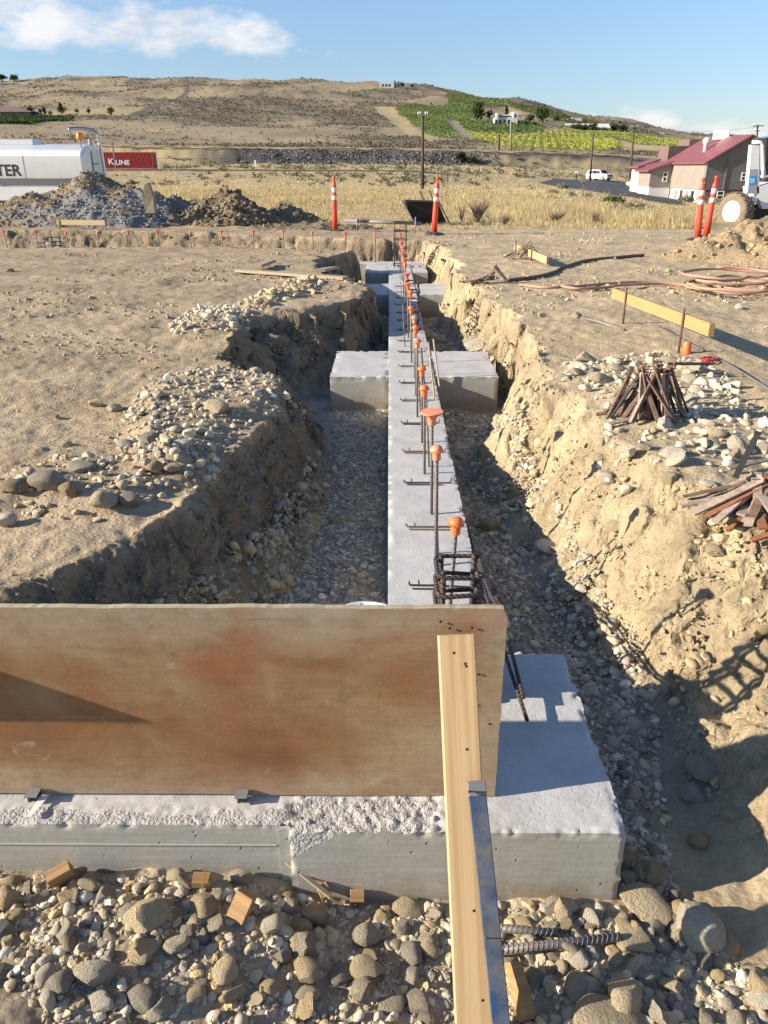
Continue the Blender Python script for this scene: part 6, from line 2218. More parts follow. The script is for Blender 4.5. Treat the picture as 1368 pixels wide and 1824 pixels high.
MB().lathe([(0.28, zroof(vp.x) - 0.3), (0.28, zroof(vp.x) + 0.75), (0.42, zroof(vp.x) + 0.8), (0.42, zroof(vp.x) + 1.15), (0.2, zroof(vp.x) + 1.4), (0.0001, zroof(vp.x) + 1.42)], 16, Matrix.Translation((vp.x, 101, 0))).build('roof_vent', M['white_paint'], rf, smooth_=True)
# basement storey: white window band, brick under the gable
MB().box((XW + 0.15, hy + 0.32, zG - 1.0), (XW + 0.25, YB, zM - 0.003)).build('basement_wall', M['stucco'], hs)
MB().box((XW + 0.2, hy + 0.1, zG - 1.0), (XR - 0.2, hy + 0.3, zM - 0.003)).build('brick_base', M['brick'], hs)
for k in range(5):
    yq = hy + 0.9 + k * 1.9
    MB().box((XW + 0.11, yq, zG + 0.15), (XW + 0.148, yq + 0.9, zM - 0.2)).build('basement_window', M['glass'] if k % 2 else M['siding_beige'], hs)


def window(par, a_, b_, depth, axis, fr=0.09):
    """a_: low corner, b_: high corner on the wall face plane; frame with two panes"""
    if axis == 'y':
        y = a_[1]
        f_ = MB()
        f_.box((a_[0], y - depth, a_[2]), (a_[0] + fr, y, b_[2])).box((b_[0] - fr, y - depth, a_[2]), (b_[0], y, b_[2]))
        f_.box((a_[0] + fr, y - depth, a_[2]), (b_[0] - fr, y, a_[2] + fr)).box((a_[0] + fr, y - depth, b_[2] - fr), (b_[0] - fr, y, b_[2]))
        mz = (a_[2] + b_[2]) / 2
        f_.box((a_[0] + fr, y - depth, mz - fr / 2), (b_[0] - fr, y, mz + fr / 2))
        o = f_.build('window', M['white_paint'], par)
        MB().box((a_[0] + fr, y - depth * 0.5, a_[2] + fr), (b_[0] - fr, y - depth * 0.5 + 0.02, b_[2] - fr)).build('pane', M['glass'], o)


a_, b_ = PY(1276, 356, hy), PY(1291, 340, hy)
window(hs, (a_.x, hy + 0.1, a_.z), (b_.x, hy + 0.1, b_.z), 0.06, 'y')
a_, b_ = PY(1319, 322, hy), PY(1330, 307, hy)
window(hs, (a_.x, hy, a_.z), (b_.x, hy, b_.z), 0.06, 'y')
q = PY(1298, 282, hy)
MB().box((q.x - 0.12, hy - 0.12, zM + 0.02), (q.x + 0.02, hy - 0.003, q.z)).build('downpipe', M['siding_brown'], hs)
# lower wing
wy = 106.0
w0, w1 = PY(1160, 300, wy), PY(1205, 287, wy)
zw0, zwb = PY(1160, 332, wy).z, PY(1160, 344, wy).z
XWL = w0.x
MB().prism([(XWL, wy, zw0), (XW - 0.003, wy, zw0), (XW - 0.003, wy, zE - 0.1), (XWL, wy, w0.z - 0.15)], (0, 0.2, 0)).build('wing_front', M['siding_beige'], hs)
MB().box((XWL, wy + 0.2, zw0), (XWL + 0.2, wy + 5, w0.z - 0.15)).build('wing_side', M['siding_beige'], hs)
MB().box((XWL + 0.05, wy + 0.1, zwb - 1), (XW, wy + 4.9, zw0 - 0.003)).build('wing_base', M['stucco'], hs)
p = [(XWL - 0.5, wy - 0.4, w0.z - 0.2), (XW + 0.05, wy - 0.4, zE + 0.05), (XW + 0.05, wy + 5.2, zE + 0.05), (XWL - 0.5, wy + 5.2, w0.z - 0.2)]
MB().add(p + [(a, b, c - 0.22) for a, b, c in p], [(3, 2, 1, 0)[::-1], (7, 6, 5, 4)[::-1][::-1], (0, 1, 5, 4), (1, 2, 6, 5), (2, 3, 7, 6), (3, 0, 4, 7)]).build('wing_roof', M['roof_red'], hs)
a_, b_ = PY(1179, 324, wy), PY(1190, 306, wy)
window(hs, (a_.x, wy, a_.z), (b_.x, wy, b_.z), 0.07, 'y', 0.12)
ey = 112.0
e0, e1 = PY(1142, 296, ey), PY(1158, 296, ey)
MB().box((e0.x, ey, PY(1142, 336, ey).z - 1.5), (e1.x + 1.0, ey + 4, e0.z)).build('entry_wing', M['stucco'], hs)
MB().hexa([(e0.x - 0.5, ey - 0.4, e0.z - 0.25), (e1.x + 1.2, ey - 0.4, e0.z + 0.7), (e1.x + 1.2, ey + 4.3, e0.z + 0.7), (e0.x - 0.5, ey + 4.3, e0.z - 0.25),
           (e0.x - 0.5, ey - 0.4, e0.z - 0.05), (e1.x + 1.2, ey - 0.4, e0.z + 0.9), (e1.x + 1.2, ey + 4.3, e0.z + 0.9), (e0.x - 0.5, ey + 4.3, e0.z - 0.05)]).build('entry_roof', M['roof_red'], hs)
a_, b_ = PY(1146, 322, ey), PY(1151, 303, ey)
window(hs, (a_.x, ey, a_.z), (b_.x, ey, b_.z), 0.07, 'y', 0.12)
# taller rear boxes
for (u0, u1, v0, y0) in ((1192, 1236, 260, 111.5), (1229, 1290, 248, 115.0)):
    a_ = PY(u0, v0, y0)
    MB().box((a_.x, y0, zG), (PY(u1, v0, y0).x + 6, y0 + 4, a_.z)).build('rear_block', M['siding_brown'], hs)
a_, b_ = PY(1271, 248, 102), PY(1297, 232, 102)
sg = thing('roof_sign', 'white board sign standing on the ridge of the red roof', 'sign', ((a_.x + b_.x) / 2, 102, a_.z))
sg.rotation_euler = (0, 0, R(-38))
sw = (b_.x - a_.x) * 0.58
MB().box((-sw, 0, 0), (sw, 0.3, b_.z - a_.z)).build('sign_board', M['white_paint'], sg, local=True)
text_mesh('lettering', 'OUTLET', 0.55, M['black_paint'], Matrix.Translation((0, -0.012, 0.34)) @ Matrix.Rotation(math.pi / 2, 4, 'X') @ Matrix.Scale(0.72, 4, (1, 0, 0)), sg, 0.006, local=True, align='CENTER')


# ================================================================== STREET FURNITURE
def post_sign(name, label, cat, u, vb, y0=40):
    q = hit(u, vb, y0)
    return thing(name, label, cat, q), q


ss, q = post_sign('stop_sign', 'red stop sign with green street blades at the road corner', 'stop sign', 1126, 324, 60)
H_ = PY(1127, 291, q.y).z
MB().tube([(q.x, q.y, q.z - 0.1), (q.x, q.y, H_ + 0.15)], 0.035, 8).build('post', M['steel'], ss)
sc = PY(1128, 297, q.y)
rad = 5.2 / 1600 * q.y
oct_ = [(sc.x + rad * math.cos(R(22.5 + 45 * k)), q.y - 0.06, sc.z + rad * math.sin(R(22.5 + 45 * k))) for k in range(8)]
pn = MB().prism(oct_, (0, 0.02, 0)).build('sign_panel', M['stop_red'], ss)
text_mesh('lettering', 'STOP', rad * 0.72, M['white_paint'], Matrix.Translation((sc.x, q.y - 0.07, sc.z - rad * 0.25)) @ Matrix.Rotation(math.pi / 2, 4, 'X') @ Matrix.Scale(0.95, 4, (1, 0, 0)), pn, 0.003, align='CENTER', bold=0.008)
sb = PY(1128, 288.5, q.y)
MB().box((sb.x - rad * 1.3, q.y - 0.02, sb.z - 0.09), (sb.x + rad * 1.3, q.y + 0.02, sb.z + 0.09)).build('street_blade', M['green_sign'], ss)
bs_, q = post_sign('board_sign', 'plain brown backed sign panel on a thin rusty post in the grass', 'sign', 1037, 356, 20)
MB().tube([(q.x, q.y, q.z - 0.1), (q.x, q.y, PY(1038, 316, q.y).z)], 0.03, 8).build('post', M['rust'], bs_)
a_, b_ = PY(1034, 325, q.y), PY(1043, 315, q.y)
MB().box((a_.x, q.y - 0.06, a_.z), (b_.x, q.y - 0.03, b_.z)).build('sign_panel', M['rust_pale'], bs_)
q = hit(1121, 331, 40)
lw = 13.0 / 1600 * q.y
o = MB().bar((-lw / 2, 0, 0), (lw / 2, 0, 0), 0.04, lw * 0.62, up=(0, 0, 1)).build('fallen_sign', M['white_paint'])
o.location = (q.x, q.y, q.z + lw * 0.33)
o.rotation_euler = (R(-20), R(-22), 0)
tag(o, 'white sign board lying tilted against the brush near the stop sign', 'sign')
bl, q = post_sign('blue_sign', 'small blue road sign before the railway bank by the building', 'sign', 1175, 296, 100)
q = PY(1175, 296, 130)
bl.location = (q.x, 130, gz(q.x, 130))
a_, b_ = PY(1171, 283, 130), PY(1179, 274, 130)
MB().box((a_.x, 129.9, a_.z), (b_.x, 130, b_.z)).build('sign_panel', M['blue_sign'], bl)
MB().tube([(q.x, 130.05, gz(q.x, 130) - 0.1), (q.x, 130.05, a_.z + 0.3)], 0.05, 8).build('post', M['steel'], bl)
mbx, q = post_sign('mailbox', 'white topped mailbox on a dark post left of the white car', 'mailbox', 1026, 320, 60)
MB().tube([(q.x, q.y, q.z), (q.x, q.y, q.z + 1.05)], 0.12, 8).build('post', M['black_paint'], mbx)
MB().tube([(q.x, q.y - 0.35, q.z + 1.25), (q.x, q.y + 0.25, q.z + 1.25)], 0.22, 12).build('box', M['white_paint'], mbx)
wm, q = post_sign('marker_post', 'white marker post in the grass beside the lane', 'marker post', 455, 299, 100)
o = MB().box((q.x - 0.2, q.y - 0.15, q.z), (q.x + 0.2, q.y + 0.15, PY(455, 285, q.y).z)).build('post', M['white_paint'], wm)
wm, q = post_sign('marker_post', 'thin white post beside the container', 'marker post', 249, 300, 120)
MB().box((q.x - 0.1, 144.9, gz(q.x, 145) - 0.2), (q.x + 0.1, 145.1, PY(249, 252, 145).z)).build('post', M['pole_grey'], wm)

# ---- utility poles
POLES = [(753, 331, 203, 68, 'pole', True, 'dark wooden utility pole with crossarm in the middle of the grass field'),
         (910, 270, 216, 225, 'pole_grey', False, 'grey wooden utility pole before the white villa'),
         (889, 268, 232, 232, 'pole', False, 'thin dark pole left of the grey pole'),
         (1054, 293, 237, 150, 'pole', False, 'leaning dark pole above the white car'),
         (1126, 289, 225, 158, 'pole', True, 'dark utility pole behind the stop sign'),
         (1350, 300, 222, 135, 'pole', True, 'utility pole with two crossarms rising behind the red roof'),
         (798, 309, 281, 120, 'pole', False, 'short thin dark post before the railway bank')]
tops = []
for u, vb, vt, y, mt, arm, lab in POLES:
    b_ = PY(u, vb, y)
    t_ = PY(u + (3 if u == 1054 else 0) + (4 if u == 1126 else 0), vt, y)
    zg_ = gz(b_.x, y)
    po = thing('utility_pole', lab, 'utility pole', (b_.x, y, zg_))
    rr_ = 0.0018 * y if u == 753 else (0.0011 * y if u != 798 else 0.0006 * y)
    MB().tube([(b_.x, y, zg_ - 0.5), t_], [rr_ * 1.15, rr_ * 0.85], 10).build('shaft', M[mt], po, smooth_=True)
    if arm:
        aw = (9.5 if u == 753 else 8) / 1600 * y
        arms = [(-0.12)] if u != 1350 else [-0.2, -0.2 - 8 / 1600 * y]
        for k, dz_ in enumerate(arms):
            w_ = aw * (1.25 if (u == 1350 and k == 0) else (0.5 if u == 1350 else 1.0))
            ar = MB().bar((t_.x - w_, y - 0.2, t_.z + dz_), (t_.x + w_, y - 0.2, t_.z + dz_ + 0.05), 0.002 * y * 0.7, 0.0018 * y * 0.7).build('crossarm', M['pole_grey'], po)
            for f in (-0.9, -0.5, 0.5, 0.9):
                MB().lathe([(0.03, 0), (0.05, 0.06), (0.03, 0.2), (0.0001, 0.22)], 8, Matrix.Translation((t_.x + w_ * f, y - 0.2, t_.z + dz_ + 0.08))).build('insulator', M['white_paint'], ar, smooth_=True)
    tops.append(t_)


def wire(a_, b_, sag, label, r=0.03):
    pts = []
    for k in range(25):
        t = k / 24
        p = a_.lerp(b_, t)
        p.z -= sag * 4 * t * (1 - t)
        pts.append(p)
    return tag(MB().tube(pts, r, 5).build('power_line', M['black_paint'], smooth_=True), label, 'power line')


wire(tops[0] + Vector((-120, 12, 1)), tops[0] + Vector((0, 0, -3.2)), 1.2, 'thin wire running from the field pole to the left', 0.012)
wire(tops[3] + Vector((0, 0, -0.2)), tops[4] + Vector((0, 0, -3.5)), 0.5, 'thin wire between the leaning pole and the pole behind the stop sign', 0.02)
wire(tops[4] + Vector((0, 0, -0.2)), tops[5] + Vector((0, 0, -0.3)), 0.7, 'thin wire from the stop sign pole to the pole behind the red roof', 0.02)
wire(tops[1] + Vector((0, 0, -0.3)), tops[3] + Vector((0, 0, -0.2)), 1.2, 'thin wire between the grey pole and the leaning pole', 0.02)
# yellow guy guard
p, q = PY(798, 339, 66), PY(789, 315, 66)
tag(MB().tube([(p.x, 66, gz(p.x, 66)), q], 0.03, 6).build('guy_guard', M['tan_board']), 'pale guy wire guard standing in the grass right of the field pole', 'guy wire')

# ---- railway track on the ballast bank
rt = thing('railway_track', 'dark steel rails running along the top of the ballast bank', 'railway track', (0, 205, gz(0, 205)))
for yo in (203.2, 204.7):
    pts = [Vector((x, yo, gz(x, yo) + 0.22)) for x in np.linspace(-75, 70, 90)]
    MB().tube(pts, 0.13, 6).build('rail', M['rust'], rt, smooth_=True)

# ================================================================== HILL BUILDINGS
def bx(par, name, u0, u1, v0, v1, y, dep, mat):
    a_, b_ = PY(u0, v1, y), PY(u1, v0, y)
    return MB().box((a_.x, y, a_.z), (b_.x, y + dep, b_.z)).build(name, M[mat], par)


def on(u, v, y0=215):
    return hit(u, v, y0)


q = on(902, 222)
y = q.y
vl = thing('white_villa', 'white villa with two curved gable towers and dark arched windows among the vines', 'villa', q)
bx(vl, 'tower', 913, 923, 199, 224, y, 8, 'stucco')
bx(vl, 'main_wall', 884, 913, 209.5, 224, y + 0.5, 8, 'stucco')
bx(vl, 'low_wing', 880, 884, 210, 224, y, 6, 'stucco')
bx(vl, 'roof_slab', 886, 911, 204, 209.5, y + 2, 6, 'stucco')
bx(vl, 'tower', 883, 888, 201, 224, y - 0.4, 4, 'stucco')
bx(vl, 'upper_band', 889, 910, 206.3, 208.3, y + 1.9, 0.08, 'glass')
for u0 in (882, 889, 896.5, 904):
    bx(vl, 'arched_window', u0, u0 + 4.2, 213.5, 221, y + (0.42 if u0 > 885 else -0.5), 0.06, 'glass')
bx(vl, 'arched_window', 916.2, 919.2, 203, 209, y - 0.1, 0.06, 'glass')
q = on(1050, 233)
y = q.y
fb = thing('farm_house', 'long low farm house with a pale roof behind dark trees', 'farm house', q)
bx(fb, 'wall', 1012, 1082, 227, 236, y, 8, 'siding_grey')
a_, b_ = PY(1010, 228.5, y - 1), PY(1084, 221.5, y + 5)
MB().hexa([(a_.x, y - 1, a_.z), (b_.x, y - 1, a_.z), (b_.x, y + 5, b_.z), (a_.x, y + 5, b_.z), (a_.x, y - 1, a_.z + 0.4), (b_.x, y - 1, a_.z + 0.4), (b_.x, y + 5, b_.z + 0.4), (a_.x, y + 5, b_.z + 0.4)]).build('roof', M['stucco'], fb)
bx(fb, 'porch', 1008, 1020, 230, 236, y - 3, 3, 'stucco')
for (u0, u1, v0, v1, lab, mt) in ((1019, 1036, 209.5, 216, 'white trailer on the slope above the farm house', 'white_paint'), (1010, 1014, 211, 216, 'small white shed beside the trailer', 'stucco'),
                                  (1176, 1184, 234, 239, 'small white hut far down the right ridge', 'stucco'), (848, 852, 164, 167, 'tiny white tank on the ridge above the vines', 'white_paint')):
    q = on((u0 + u1) / 2, v1)
    o = thing('hill_hut', lab, 'hut', q)
    bx(o, 'wall', u0, u1, v0 + 1, v1 + 2, q.y, (u1 - u0) * q.y / 2600, mt)
    bx(o, 'roof', u0 - 0.3, u1 + 0.3, v0, v0 + 1, q.y - 0.2, (u1 - u0) * q.y / 2500, 'steel' if mt == 'stucco' else 'white_paint')
q = on(703, 157)
yq = q.y if q.y < 1000 else 905
hb_ = thing('hilltop_building', 'white flat roofed building on the crest of the hill', 'building', (q.x, yq, q.z))
bx(hb_, 'main_block', 676, 702, 146, 157, yq, 12, 'stucco')
bx(hb_, 'tower', 701.5, 705, 143.5, 157, yq + 2, 5, 'siding_grey')
bx(hb_, 'wing', 705, 722, 148, 158, yq + 3, 10, 'stucco')
for u0 in (680, 686, 692, 708, 715):
    bx(hb_, 'window', u0, u0 + 3.4, 150, 154, yq + (-0.1 if u0 < 700 else 2.9), 0.08, 'glass')
q = on(25, 206)
fh = thing('ranch_house', 'low ranch house with a brown hipped roof at the left edge of the hill', 'house', q)
yq = q.y
bx(fh, 'wall', -40, 52, 198, 209, yq, 12, 'siding_grey')
a_, b_, c_, d_ = PY(-48, 199, yq - 1), PY(58, 199, yq - 1), PY(26, 189, yq + 6), PY(-30, 189, yq + 6)
MB().add([a_, b_, Vector((b_.x, yq + 13, b_.z)), Vector((a_.x, yq + 13, a_.z)), c_, d_], [(0, 1, 4, 5), (1, 2, 4), (2, 3, 5, 4), (3, 0, 5), (3, 2, 1, 0)]).build('roof', M['siding_brown'], fh)
for u0 in (-20, 4, 20, 36):
    bx(fh, 'window', u0, u0 + 8, 201, 206, yq - 0.1, 0.08, 'glass')


# ================================================================== VEGETATION
def leaf_quads(P0, nrm_jit, size, cols, seed=0, aspect=0.6):
    """one small randomly turned quad per point"""
    r = np.random.default_rng(seed)
    n = len(P0)
    a = r.normal(size=(n, 3))
    a /= np.linalg.norm(a, axis=1)[:, None]
    b = np.cross(a, r.normal(size=(n, 3)))
    b /= np.linalg.norm(b, axis=1)[:, None]
    s = np.asarray(size)[:, None] * np.ones((n, 1))
    V = np.stack([P0 - a * s - b * s * aspect, P0 + a * s - b * s * aspect, P0 + a * s + b * s * aspect, P0 - a * s + b * s * aspect], 1)
    Fq = np.arange(n * 4).reshape(n, 4)
    return V.reshape(-1, 3), Fq, np.repeat(np.asarray(cols), 4, 0)


def crown_points(n, r3, rg_, nclump=14, flat=0.0):
    c = rg_.normal(size=(nclump, 3))
    c /= np.linalg.norm(c, axis=1)[:, None]
    c *= (0.25 + 0.6 * rg_.random(nclump))[:, None]
    if flat:
        c[:, 2] = np.abs(c[:, 2]) * 0.9
    k = rg_.integers(0, nclump, n)
    p = c[k] + rg_.normal(size=(n, 3)) * (0.16 + 0.12 * rg_.random(nclump))[k][:, None]
    return p * np.asarray(r3), k


def tree(u, vb, vt, wpx, label, cols=(0.055, 0.075, 0.03), n=420, group=None, y0=215, conic=False):
    q = on(u, vb, y0)
    pxm = 1640 / q.y
    h_ = (vb - vt) / pxm
    w_ = wpx / pxm
    o = thing('tree', label, 'tree', q, 0, group)
    rg_ = np.random.default_rng(int(u * 7 + vb))
    MB().tube([(q.x, q.y, q.z - 0.3), (q.x + w_ * 0.03, q.y, q.z + h_ * 0.35), (q.x, q.y, q.z + h_ * 0.7)], [w_ * 0.06, w_ * 0.045, w_ * 0.015], 6).build('trunk', M['bark'], o, smooth_=True)
    p, k = crown_points(n, (w_ * 0.52, w_ * 0.52, h_ * 0.46), rg_)
    if conic:
        p[:, :2] *= np.clip(1.15 - (p[:, 2] / (h_ * 0.46) + 1) * 0.45, 0.15, 1.2)[:, None]
    p += np.array((q.x, q.y, q.z + h_ * 0.56))
    tone = rg_.uniform(0.6, 1.5, 14)
    C = np.array(cols)[None] * tone[k][:, None] * (0.8 + 0.4 * rg_.random(n))[:, None]
    V, Fq, CC = leaf_quads(p, 0, np.full(n, max(w_, h_) * 0.055) * rg_.uniform(0.6, 1.4, n), C, int(u))
    me = raw_mesh('crown', V, Fq, np.full(len(Fq), 4), [M['leaf']], None, False, CC)
    link('crown', me, o)
    return o


GT = 'trees on the hillside'
tree(855, 213, 185, 30, 'large dark tree left of the white villa', n=800)
tree(872, 212, 196, 14, 'smaller dark tree touching the large one by the villa')
tree(902, 206, 188, 12, 'dark pointed conifer behind the roof of the villa', conic=True)
tree(943, 219, 204, 20, 'low round bush right of the villa', (0.06, 0.08, 0.035))
tree(966, 219, 193, 30, 'large round green tree right of the villa', (0.06, 0.10, 0.035), 800)
tree(990, 218, 206, 12, 'thin dark tree at the edge of the terrace right of the big round tree')
tree(1026, 234, 220, 22, 'dark tree before the left end of the farm house')
tree(1042, 235, 222, 16, 'dark bush before the middle of the farm house')
tree(1057, 235, 217, 16, 'tall dark tree before the middle of the farm house')
tree(1092, 234, 219, 22, 'dark tree at the right end of the farm house')
tree(1110, 234, 220, 18, 'dark tree right of the farm house')
tree(1104, 222, 214, 5, 'single thin tree on the ridge above the farm house')
tree(110, 204, 185, 20, 'cone shaped green tree right of the ranch house', (0.05, 0.075, 0.03), 600, conic=True)
tree(54, 205, 188, 16, 'green tree at the corner of the ranch house', (0.06, 0.08, 0.03))
tree(80, 205, 191, 10, 'narrow green tree right of the ranch house', (0.06, 0.08, 0.03), conic=True)
tree(72, 203, 194, 6, 'dark shrub beside the ranch house')
tree(90, 206, 197, 9, 'round grey green shrub before the cone shaped tree', (0.09, 0.09, 0.05))
tree(137, 203, 194, 8, 'small tree, first right of the cone shaped tree', (0.07, 0.08, 0.04))
tree(158, 203, 193, 8, 'small tree, second right of the cone shaped tree', (0.07, 0.08, 0.04))
tree(198, 206, 191, 13, 'lone dark green tree at the foot of the hill track', (0.055, 0.07, 0.03))
tree(4, 146, 131, 22, 'dark tree on the crest at the left frame edge')
tree(26, 146, 133, 18, 'second dark tree on the crest at the left')
tree(708, 156, 146, 8, 'dark tree before the hilltop building')
tree(716, 157, 147, 8, 'dark tree at the right wing of the hilltop building')
tree(734, 157, 150, 5, 'small dark tree right of the hilltop building')
tree(822, 288, 270, 22, 'dense dark green shrub on the railway bank', (0.04, 0.06, 0.025), 600, y0=150)
tree(842, 292, 276, 18, 'dark green shrub beside the dense one on the railway bank', (0.045, 0.065, 0.028), 600, y0=150)
tree(722, 298, 288, 10, 'grey green bush at the foot of the railway bank', (0.12, 0.13, 0.07), y0=140)


# ---- vineyard rows (leaf clumps along straight rows)
def vines(name, key, label, spacing, ang, hgt, col, seed, step=1.3, leaf=0.55):
    poly = FIELDS[key]
    pa = np.array(poly)
    c0 = pa.mean(0)
    ca, sa = math.cos(ang), math.sin(ang)
    rad = np.abs(pa - c0).max() * 1.5
    us = np.arange(-rad, rad, spacing)
    ws = np.arange(-rad, rad, step)
    U, W_ = np.meshgrid(us, ws, indexing='ij')
    U, W_ = U.ravel(), W_.ravel()
    x = c0[0] + W_ * ca - U * sa
    y = c0[1] + W_ * sa + U * ca
    k = inside(x, y, poly)
    x, y = x[k], y[k]
    r = np.random.default_rng(seed)
    z = ground_height(x, y)[0]
    reps = 8
    n = len(x)
    p = np.stack([np.repeat(x, reps), np.repeat(y, reps), np.repeat(z, reps)], 1)
    p += np.stack([r.normal(0, 0.35, n * reps), r.normal(0, 0.35, n * reps), hgt * r.uniform(0.25, 1.0, n * reps)], 1)
    pat = (1 + 0.25 * fbm(p[:, 0] / 14, p[:, 1] / 25, seed=seed, oct=3))
    C = np.array(col)[None] * (pat * r.uniform(0.85, 1.18, n * reps))[:, None]
    V, Fq, CC = leaf_quads(p, 0, leaf * r.uniform(0.6, 1.3, n * reps), C, seed)
    me = raw_mesh(name, V, Fq, np.full(len(Fq), 4), [M['leaf']], None, False, CC)
    tag(link(name, me), label, 'vineyard', kind='stuff')


vines('vineyard', 'vine_dark', 'dark green vineyard block left of the curved drive', 3.4, R(76), 1.2, (0.165, 0.215, 0.065), 3, 1.0, 0.25)
vines('vineyard', 'vine_top', 'vineyard block of green stripes near the crest', 6.5, R(62), 1.3, (0.20, 0.225, 0.07), 5, 1.2, 0.36)
vines('vineyard', 'vine_house', 'dark vine rows right before the villa', 5.0, R(98), 1.2, (0.11, 0.16, 0.048), 7, 0.9, 0.3)
vines('vineyard', 'vine_yellow', 'wide yellow green vineyard below the villa and farm house', 2.8, R(80), 1.0, (0.36, 0.36, 0.075), 9, 0.9, 0.22)
vines('vineyard', 'vine_right', 'yellow green vineyard on the slope behind the building', 3.0, R(60), 1.0, (0.31, 0.32, 0.08), 11, 1.0, 0.24)
vines('vineyard', 'vine_upper', 'thin green vine strip along the right ridge', 4.5, R(40), 1.2, (0.14, 0.15, 0.05), 13, 1.6, 0.42)
vines('vineyard', 'vine_left', 'dark green vine field below the ranch house', 2.6, R(10), 1.2, (0.065, 0.10, 0.032), 15, 1.0, 0.4)


# ---- sagebrush over hill and plain: one mass of low shrubs
def brush(name, label, x, y, size, col, seed, per=7, leaf=0.35):
    r = np.random.default_rng(seed)
    n = len(x)
    z = ground_height(x, y)[0]
    p = np.stack([np.repeat(x, per), np.repeat(y, per), np.repeat(z, per)], 1)
    s = np.repeat(size, per)
    off = r.normal(size=(n * per, 3)) * 0.34
    off[:, 2] = np.abs(off[:, 2]) * 0.9 + 0.12
    p += off * s[:, None]
    C = np.repeat(col, per, 0) * r.uniform(0.7, 1.3, n * per)[:, None]
    V, Fq, CC = leaf_quads(p, 0, s * leaf * r.uniform(0.6, 1.3, n * per), C, seed)
    me = raw_mesh(name, V, Fq, np.full(len(Fq), 4), [M['leaf']], None, False, CC)
    return tag(link(name, me), label, 'brush', kind='stuff')


r3 = np.random.default_rng(77)
N = 110000
yy = 225 * (1150 / 225) ** r3.random(N)
xx = (r3.uniform(-0.66, 0.72, N)) * yy
band = 0.8 * fbm(xx / 38, yy / 75, seed=61, oct=5) + 0.25 * fbm(xx / 9, yy / 16, seed=63, oct=4)
q_ = xx / yy
up = smooth(330, 470, yy) * smooth(700, 600, yy) * smooth(-0.33, -0.22, q_) * smooth(0.06, -0.02, q_)
sgv = band + 0.75 * up - 0.05 - 0.3 * smooth(300, 240, yy)
keep = r3.random(N) < (0.07 + 0.75 * smooth(-0.25, 0.45, sgv))
for poly in STRAW + list(FIELDS.values()) + [DIRT_STRIP, HILL_ROAD, DRIVE]:
    keep &= ~inside(xx, yy, poly)
xx, yy = xx[keep], yy[keep]
sz = (0.35 + 0.8 * r3.random(len(xx)) ** 1.8) * np.clip(yy / 500, 0.7, 1.4)
base = np.where(r3.random(len(xx))[:, None] < 0.6, np.array((0.165, 0.14, 0.088)), np.array((0.215, 0.18, 0.115)))
brush('sagebrush', 'grey green sagebrush spread over the dry hillside', xx, yy, sz, base, 78, 6, 0.34)

# brush bands on the plain
N = 5200
yy = 75 + 125 * r3.random(N)
xx = r3.uniform(-0.55, 0.60, N) * yy
den = fbm(xx / 14, yy / 7, seed=131, oct=4)
right = smooth(0.02, 0.2, xx / yy)
keep = r3.random(N) < np.clip(0.03 + 0.5 * smooth(0.25, 0.8, den) * smooth(85, 120, yy) + 0.35 * smooth(190, 196, yy) + 0.5 * smooth(150, 158, yy) * smooth(180, 165, yy) + 0.45 * smooth(118, 124, yy) * smooth(140, 130, yy) * smooth(-0.05, -0.15, np.abs(xx / yy) - 0.15) * 0.6, 0, 1) * (yy > 88 - 20 * right)
nothouse = ~((xx > 31) & (yy > 92) & (yy < 120)) & ~((xx > 22) & (yy > 60) & (yy < 92) & (xx / yy < 0.345))
roadp = hp([(955, 316), (1060, 319), (1120, 323), (1150, 335), (1210, 350), (1235, 372), (1150, 362), (1040, 343), (950, 328)], 30)
keep &= nothouse & ~inside(xx, yy, roadp) & ~((yy > 144) & (yy < 153) & (xx < 14)) & ~((yy > 148) & (yy < 154) & (xx < -36)) & ~((yy > 201) & (yy < 216))
xx, yy = xx[keep], yy[keep]
sz = r3.uniform(0.35, 1.0, len(xx))
base = np.array([(0.22, 0.20, 0.12), (0.18, 0.165, 0.095), (0.27, 0.23, 0.13)])[r3.integers(0, 3, len(xx))]
brush('sagebrush', 'low grey green brush in bands on the dry plain before the railway', xx, yy, sz, base, 79, 26, 0.17)


